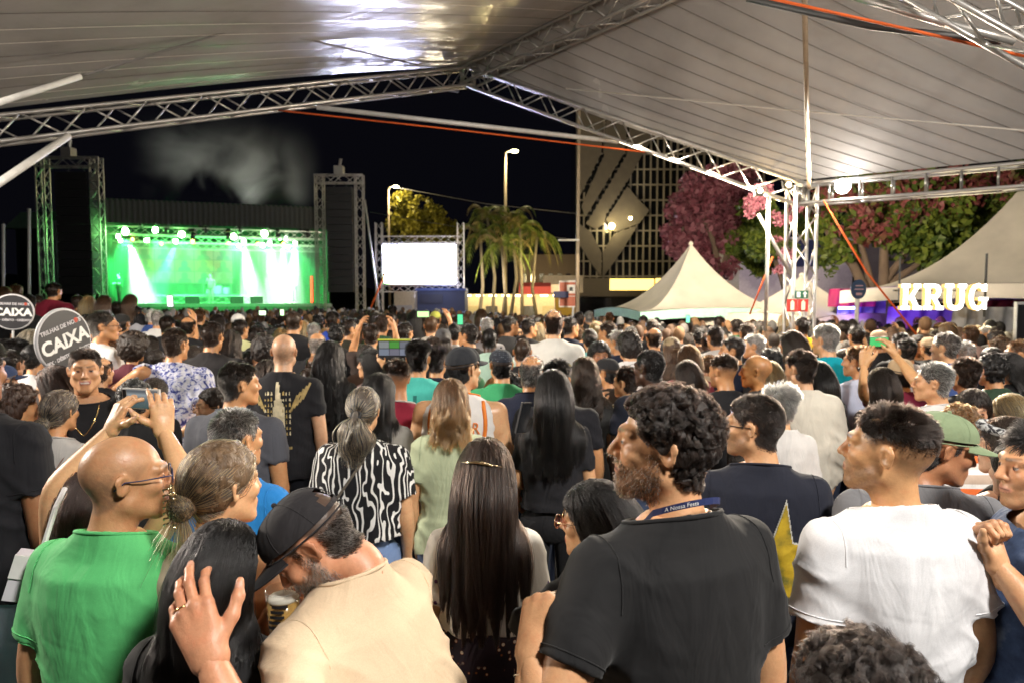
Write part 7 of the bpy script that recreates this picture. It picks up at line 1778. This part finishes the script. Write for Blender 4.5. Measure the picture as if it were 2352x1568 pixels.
# left group on the low platform
pl = P(30, 700, 9.0); tag(obj('platform', *(lambda m: (m.V, m.F))(MB().box((P(170, 700, 9).x, 9.6, .22), (3.6, 3.6, .44))), flat('platform_grey', (.12, .12, .12), .8)), kind='structure')
PB = .44
L = [  # x, top, D, label, options
 (122, 646, 10.4, 'man in a maroon hooded top standing high at the left', dict(hc='black', shirt=(.20, .012, .03), base=PB, sw=1.15)),
 (36, 650, 11.5, 'person in a teal cap at the far left', dict(cap='cap', capcol=(.02, .25, .25), hc='brown', style='long', sex='f', base=PB, yaw=-10)),
 (10, 655, 10.8, 'woman with auburn hair at the left border above the sign', dict(hc='brown', style='long', sex='f', base=PB)),
 (64, 672, 9.7, 'person all in black with long dark hair left of the maroon hooded top', dict(hc='black', style='long', sex='f', base=.3, shirt=(.008, .008, .009))),
 (88, 676, 11.8, 'person in an orange red top half behind the maroon hooded top', dict(hc='dark', shirt=(.45, .05, .02), base=PB)),
 (178, 676, 10.8, 'dark haired person right of the maroon hooded top', dict(hc='dark', base=PB, yaw=30)),
 (203, 676, 9.9, 'woman with golden blonde hair in white at the left', dict(hc='blond', style='long', sex='f', shirt=(.6, .55, .48), base=PB)),
 (240, 674, 9.9, 'woman with straight auburn hair before the left speaker tower', dict(hc='brown', style='long', sex='f', base=PB)),
 (268, 690, 10.6, 'small dark head right of the auburn hair', dict(hc='black', base=.3)),
 (300, 672, 10.2, 'woman with brown hair tinted green by the stage', dict(hc='brown', style='long', sex='f', base=PB)),
 (311, 700, 10.2, 'man in a pale grey t-shirt near the left of the stage', dict(hc='black', shirt=(.38, .38, .42), base=.25, rel=35, yaw=35)),
 (200, 717, 7.5, 'person in a black cap beside the maroon hooded top', dict(cap='cap', hc='black', shirt=(.03, .05, .1), yaw=-30)),
 (278, 716, 8.4, 'person in a black hood right of the white t-shirt profile', dict(cap='beanie', hc='black', shirt=(.02, .02, .03))),
 (350, 706, 10.2, 'white haired man in a blue t-shirt', dict(hc='white', shirt=(.05, .10, .32), base=.2)),
 (362, 710, 9.3, 'grey haired man in a white t-shirt', dict(hc='grey', shirt=TEEW, base=.15)),
 (383, 721, 8.6, 'man in black holding up a phone left of the singer', dict(hc='black', pose=UP)),
 (431, 722, 8.4, 'man with a thinning crown in black', dict(style='balding', hc='black')),
 (458, 706, 11.3, 'man with brown hair below the singer', dict(hc='brown')),
 (500, 718, 9.9, 'woman with a pale headband', dict(hc='dark', style='long', sex='f')),
 (529, 752, 6.0, 'woman with dark wavy hair right of the broad man', dict(hc='dark', style='wavy', sex='f')),
 (549, 729, 8.4, 'man in a pale yellow t-shirt with black hair', dict(hc='black', shirt=(.58, .60, .32), rel=35, yaw=20)),
 (546, 716, 9.5, 'person in a white hat', dict(cap='beanie', capcol=(.65, .64, .62), hc='dark')),
 (590, 743, 7.7, 'dark haired man looking right', dict(hc='black', rel=35, yaw=45)),
 (606, 764, 5.8, 'woman with dark curls in a leopard brown top', dict(hc='dark', style='afro', sex='f', shirt=(.14, .07, .02))),
 (612, 818, 4.9, 'woman with dark hair left of the bald man with gold print', dict(hc='dark', style='wavy', sex='f')),
 (674, 709, 7.9, 'tall man with cropped hair in a black t-shirt behind the bald man', dict(hc='dark', style='buzz', sw=1.1)),
 (728, 757, 6.7, 'man with a bald spot in a black t-shirt', dict(style='balding', hc='grey')),
 (720, 738, 8.6, 'grey haired head behind the bald spot', dict(hc='grey')),
 (763, 711, 9.3, 'man with cropped black hair in a royal blue t-shirt', dict(hc='black', shirt=(.03, .07, .4))),
 (772, 741, 7.7, 'person with bushy black hair below the right speaker tower', dict(hc='black', style='curly')),
 (801, 727, 8.2, 'man in a mustard yellow cap looking right', dict(cap='cap', capcol=(.55, .26, .01), hc='black', rel=35, yaw=55, shirt=(.03, .03, .02))),
 (852, 739, 7.1, 'man in a brown t-shirt with both hands raised to his phone', dict(hc='dark', shirt=(.05, .035, .03), pose=('up', 'up'))),
 (877, 717, 8.4, 'man in a dark green t-shirt', dict(hc='dark', shirt=(.035, .10, .05))),
 (900, 713, 9.9, 'man with cropped hair right of the dark green t-shirt', dict(hc='black', style='buzz', skin=BRN)),
 (902, 699, 14.7, 'small dark head high in front of the pale shed', dict(hc='black')),
 (928, 736, 7.9, 'man in a navy cap bending forward', dict(cap='cap', capcol=(.01, .015, .04), hc='black', yaw=25, rel=35, skin=TAN)),
 (953, 709, 11.1, 'woman with long black hair under a dark cap', dict(cap='cap', hc='black', style='long', sex='f')),
 (990, 720, 8.4, 'man in a cream t-shirt filming with a phone', dict(hc='brown', style='buzz', shirt=(.62, .58, .50), pose=UP)),
 (1000, 711, 11.1, 'person in a lime green cap', dict(cap='beanie', capcol=(.40, .42, .08), hc='dark')),
 (1017, 748, 6.8, 'person in a grey bandana', dict(cap='beanie', capcol=(.08, .08, .085), hc='dark', style='long', sex='f')),
 (993, 768, 5.8, 'man with short dark hair behind the turquoise polo', dict(hc='dark')),
 (1078, 739, 7.2, 'dark haired man in black looking left with a cigarette', dict(hc='black', rel=-35, yaw=-60)),
 (1045, 736, 7.9, 'woman with pinned black hair in white', dict(hc='black', style='bun', sex='f', shirt=TEEW)),
 (1118, 725, 8.2, 'grey haired woman in a light grey top', dict(hc='grey', sex='f', shirt=(.36, .35, .36))),
 (1124, 747, 6.8, 'dark skinned man in a mint t-shirt', dict(hc='black', style='buzz', skin=DRK, shirt=(.42, .58, .48))),
 (1105, 706, 12.4, 'tall dark figure by the truss leg of the video screen', dict(hc='brown', style='long', sex='f')),
 (1170, 722, 8.9, 'boy in a charcoal t-shirt in profile to the right', dict(hc='black', rel=35, yaw=60, shirt=(.05, .05, .05))),
 (1213, 727, 8.9, 'man looking down to the right beneath the palms', dict(hc='black', rel=35, yaw=60)),
 (1308, 724, 8.4, 'man with glasses in navy looking right beside number ten', dict(hc='black', rel=35, yaw=58, shirt=NAVY)),
 (1370, 734, 8.8, 'woman with long blonde hair right of number ten', dict(hc='blond', style='long', sex='f')),
 (1355, 749, 7.2, 'woman with pinned up dark hair in a teal print top', dict(hc='dark', style='bun', sex='f', shirt=(.16, .42, .42))),
 (1200, 770, 5.9, 'man with a buzz cut in black left of number ten', dict(hc='dark', style='buzz')),
 (1398, 734, 7.9, 'man in grey in profile to the left', dict(hc='dark', rel=-35, yaw=-50, shirt=(.12, .12, .13))),
 (1422, 753, 6.8, 'grey haired man in navy left of the bushy curls', dict(hc='grey', shirt=NAVY, rel=-35, yaw=-40)),
 (1503, 746, 7.2, 'balding man in a black t-shirt', dict(style='balding', hc='dark')),
 (1330, 714, 11.3, 'dark haired head beside the road sign', dict(hc='black')),
 (1353, 713, 13.6, 'grey haired head right of the tall lamp post', dict(hc='grey')),
 (1400, 715, 14.2, 'brown haired head below the mint valance', dict(hc='brown')),
 (1544, 767, 6.2, 'person in a beige knit hat and black and white top', dict(cap='beanie', capcol=(.32, .25, .15), hc='brown', style='wavy', sex='f', shirt=(.2, .2, .2))),
 (1498, 727, 9.0, 'woman with dark upswept hair', dict(hc='dark', style='bun', sex='f')),
 (1643, 744, 7.2, 'man with black hair in a white shirt under the pointed tent', dict(hc='black', shirt=(.6, .6, .6), yaw=-12)),
 (1735, 761, 6.6, 'grey haired man in dark green in profile to the left', dict(hc='grey', rel=-35, yaw=-66, shirt=(.04, .05, .03))),
 (1686, 767, 5.9, 'young man with black hair in profile to the left', dict(hc='black', rel=-35, yaw=-70, shirt=NAVY)),
 (1822, 752, 5.9, 'woman with shoulder length brown hair in navy', dict(hc='dark', style='long', sex='f', shirt=NAVY, rel=-35, yaw=-25)),
 (1844, 726, 9.0, 'man in a bright yellow t-shirt below the exit sign', dict(hc='black', shirt=(.62, .36, .01))),
 (1582, 785, 5.4, 'woman with brown curls in a maroon top', dict(hc='brown', style='wavy', sex='f', shirt=(.14, .015, .025))),
 (1772, 796, 5.6, 'dark curls between the grey haired man and the shiny bald head', dict(hc='black', style='curly')),
 (1716, 736, 7.9, 'person in a khaki cap', dict(cap='cap', capcol=(.25, .23, .14), hc='dark')),
 (1968, 743, 7.9, 'black haired head left of the raised phone', dict(hc='black')),
 (2020, 752, 7.3, 'person in a beige sun hat', dict(cap='beanie', capcol=(.42, .30, .2), hc='brown')),
 (2070, 759, 6.8, 'black haired head right of the raised phone', dict(hc='black')),
 (2084, 771, 6.3, 'man with black hair in a white t-shirt right of the raised phone', dict(hc='black', shirt=TEEW)),
 (2110, 763, 7.5, 'woman with a white flower in her hair facing the viewer', dict(hc='dark', style='bun', sex='f', yaw=170, skin=LT)),
 (2136, 768, 7.2, 'person in a sand coloured knit hat', dict(cap='beanie', capcol=(.45, .34, .22), hc='dark', shirt=(.02, .02, .02))),
 (2216, 777, 5.8, 'man with greying black hair right of the royal blue t-shirt', dict(hc='grey', shirt=(.3, .3, .32))),
 (2231, 744, 8.4, 'man in a dusty pink shirt below the glowing G', dict(hc='brown', skin=BRN, shirt=(.42, .27, .22))),
 (2279, 789, 5.6, 'black haired head under the grey sheet of the stall', dict(hc='black', style='bun', sex='f')),
 (2300, 767, 6.8, 'dark brown haired person near the menu board', dict(hc='brown', style='curly')),
 (2318, 802, 5.3, 'dark haired woman in profile to the left near the right border', dict(hc='black', style='long', sex='f', rel=-35, yaw=-70)),
 (2345, 774, 5.6, 'tanned man in profile at the right border', dict(hc='brown', rel=-35, yaw=-60, skin=TAN, shirt=(.5, .5, .5))),
 (2176, 737, 9.0, 'woman with dark blonde hair below the glowing U', dict(hc='fair', style='long', sex='f')),
]
for x, top, D, lb, kw in L: spawn(x, top, D, lb, **kw)
small_phone(391, 692, 8.0, (.9, .9, .95), 1.6, 'upright phone held over the crowd left of the singer', 0, .075, .15)
small_phone(972, 722, 7.5, (.55, .95, .35), 1.6, 'bright green phone screen below the video screen'); small_phone(1057, 734, 7.2, (.1, .85, .35), 1.2, 'upright green phone screen below the right leg of the video screen', 0, .06, .12)
small_phone(603, 719, 14, (.7, 1, .6), 2.5, 'tiny lit phone before the stage skirt', 0, .15, .1); small_phone(648, 718, 14, (.6, 1, .5), 2.5, 'tiny lit phone right of the other tiny phone', 0, .08, .14); small_phone(1580, 733, 10, (.2, .95, .55), 1.5, 'small mint green phone under the first pointed tent', 0, .06, .12)
# everyone else one can count
rng = random.Random(12)
zones = [(0, 250, 'by the left speaker tower'), (250, 480, 'before the left stage half'), (480, 740, 'before the right stage half'), (740, 860, 'below the right speaker tower'), (860, 1070, 'below the video screen'), (1070, 1330, 'below the palms'), (1330, 1560, 'before the office tower'), (1560, 1730, 'before the first pointed tent'), (1730, 1930, 'around the foot of the truss column'), (1930, 2060, 'left of the glowing letters'), (2060, 2270, 'below the glowing letters'), (2270, 2500, 'by the right border stall')]
def zone(x):
    for a, b, n in zones:
        if x < b: return n
    return zones[-1][2]
SH = [('black', (.014, .014, .016)), ('black', (.02, .02, .022)), ('dark', (.03, .028, .03)), ('white', (.62, .61, .59)), ('white', (.70, .69, .67)), ('grey', (.16, .16, .17)), ('navy', (.013, .017, .04)), ('red', (.28, .02, .02)), ('green', (.04, .14, .06)), ('beige', (.45, .36, .25)), ('blue', (.04, .08, .25)), ('brown', (.08, .045, .03))]
boxes = lambda: [(x, t, D, .17 * F / D, .24 * F / D) for s, x, t, D in PEOPLE]
fixed = boxes(); placed = [(P(x, t, D).x, D) for s, x, t, D in PEOPLE]
hs_m = [('short', 'dark'), ('short', 'black'), ('short', 'black'), ('buzz', 'dark'), ('short', 'brown'), ('short', 'grey'), ('balding', 'dark'), ('curly', 'black')]; hs_f = [('long', 'dark'), ('long', 'black'), ('long', 'brown'), ('bun', 'dark'), ('wavy', 'dark'), ('long', 'blond'), ('afro', 'dark')]
HD = {('short', 'dark'): 'short dark hair', ('short', 'black'): 'short black hair', ('buzz', 'dark'): 'cropped hair', ('short', 'brown'): 'short brown hair', ('short', 'grey'): 'grey hair', ('balding', 'dark'): 'thinning dark hair', ('curly', 'black'): 'black curls', ('long', 'dark'): 'long dark hair', ('long', 'black'): 'long black hair', ('long', 'brown'): 'long brown hair', ('bun', 'dark'): 'pinned up dark hair', ('wavy', 'dark'): 'wavy dark hair', ('long', 'blond'): 'blonde hair', ('afro', 'dark'): 'bushy dark hair'}
N_MAX = 300 - len(PEOPLE) - 5; cand = []
tries = 0
while tries < 9000:
    tries += 1; D = 4.4 + 15 * rng.random() ** 1.1; x = rng.uniform(-30, 2385)
    if x > 1340 and D > 14.5: continue
    st = rng.gauss(1.66, .085); wx = P(x, 700, D).x; g = gz(wx, D)
    if D > 7 and x < 330 and D < 12: continue
    top = 784 - F * math.tan(math.atan((g + st - HC) / D) + TH) ; w, h = .17 * F / D, .24 * F / D
    if any(abs(wx - a) < .40 and abs(D - b) < .42 for a, b in placed): continue
    bad = False
    for fx, ft, fD, fw, fh in fixed:
        if D < fD:
            ox = max(0, min(x + w, fx + fw / 2) - max(x - w, fx - fw / 2)); oy = max(0, ft + fh - max(top, ft))
            if ox * oy > .12 * fw * fh: bad = True; break
        elif fD < D and abs(x - fx) < fw * .45 and top > ft + fh * .15 and top + h * .6 < ft + fh * 6 : bad = True; break
    if bad: continue
    placed.append((wx, D)); cand.append((D, x, top)); fixed.append((x, top, D, w, h)) if D < 11 else None
cand.sort(); keep = cand[:N_MAX]; rest = cand[N_MAX:]
made = {}
for D, x, top in keep:
    f = rng.random() < .42; st, hc = rng.choice(hs_f if f else hs_m); sn, sh = rng.choice(SH); sk = rng.choice((LT, TAN, TAN, BRN, BRN if rng.random() < .6 else DRK)); rel = rng.choice((0, 0, 0, 35, -35)) if not f else 0
    lb = ('woman' if f else 'man') + ' with ' + HD[(st, hc)] + ' in ' + sn + ', ' + zone(x)
    o_ = spawn(x, top, D, lb, 'f' if f else 'm', rng.gauss(0, 16) + rel, st, hc, sk, sh, rel=rel, far=D > 9.5, pose=UP if rng.random() < .05 and not f else ('down', 'down')); made.setdefault(lb, []).append((x, o_))
for lb, es in made.items():
    if len(es) > 1:
        for (x, o_), w in zip(sorted(es, key=lambda e: e[0]), ('left one', 'right one') if len(es) == 2 else ('leftmost', 'second', 'third', 'fourth', 'fifth')): o_['label'] = lb + ', ' + w
# the packed heads beyond those: one mass
def crowd():
    V, Fq, Cc = [], [], []; r2 = random.Random(4); pts = [(x, D) for D, x, t in rest]
    for _ in range(1500):
        D = 15 + 19 * r2.random(); x = r2.uniform(-20, 1400)
        if D > 33 and x < 900: continue
        pts.append((x, D))
    for _ in range(500): pts.append((r2.uniform(1380, 2380), r2.uniform(9.5, 15.2)))
    seen = list(placed)
    grid = {}
    for x, D in pts:
        wx = P(x, 700, D).x; kx, ky = int(wx // .44), int(D // .44)
        if any((kx + a, ky + b) in grid for a in (0,) for b in (0,)): continue
        grid[(kx, ky)] = 1; g = gz(wx, D); st = r2.gauss(1.66, .07); hc = r2.choice((BLK, DK, DK, BR, BR, LB, GRY)); sh = r2.choice(SH)[1]; sk = r2.choice((LT, TAN, BRN)); m = MB(); cols = []
        def part(fn, c):
            a = len(m.V); fn(); cols.extend([c] * (len(m.V) - a))
        z = g + st
        part(lambda: m.tube([(wx, D, g), (wx, D, g + .45 * st), (wx, D, g + .55 * st)], [.14, .15, .17], 6), (.03, .035, .05))
        part(lambda: m.tube([(wx, D, g + .5 * st), (wx, D, g + .72 * st), (wx, D, z - .30), (wx, D, z - .24)], [.18, .19, .21, .07], 8), sh)
        part(lambda: m.tube([(wx, D, z - .28), (wx, D, z - .18)], .055, 6), sk)
        part(lambda: m.ball((wx, D + .01, z - .12), (.075, .095, .115), 8, 6), sk); part(lambda: m.ball((wx + r2.uniform(-.008, .008), D - .012, z - .10), (.083, .10, .11), 8, 6), hc)
        if r2.random() < .35: part(lambda: m.tube([(wx, D - .06, z - .08), (wx, D - .10, z - .25), (wx, D - .13, z - .42)], [.08, .095, .07], 6), hc)
        o = len(V); V.extend(m.V); Fq.extend([tuple(i + o for i in f) for f in m.F]); Cc.extend(cols)
    k = NT('crowd_mass'); a = k.n('Attribute', attribute_name='tint'); k.set(Base_Color=a.outputs['Color'], Roughness=.75)
    me = mesh('crowd', V, Fq, k.m); C = np.ones((len(V), 4)); C[:, :3] = np.array(Cc); attr_color(me, 'tint', C)
    o = link('crowd', me); tag(o, 'packed mass of far heads before the stage', None, None, 'stuff')
crowd()
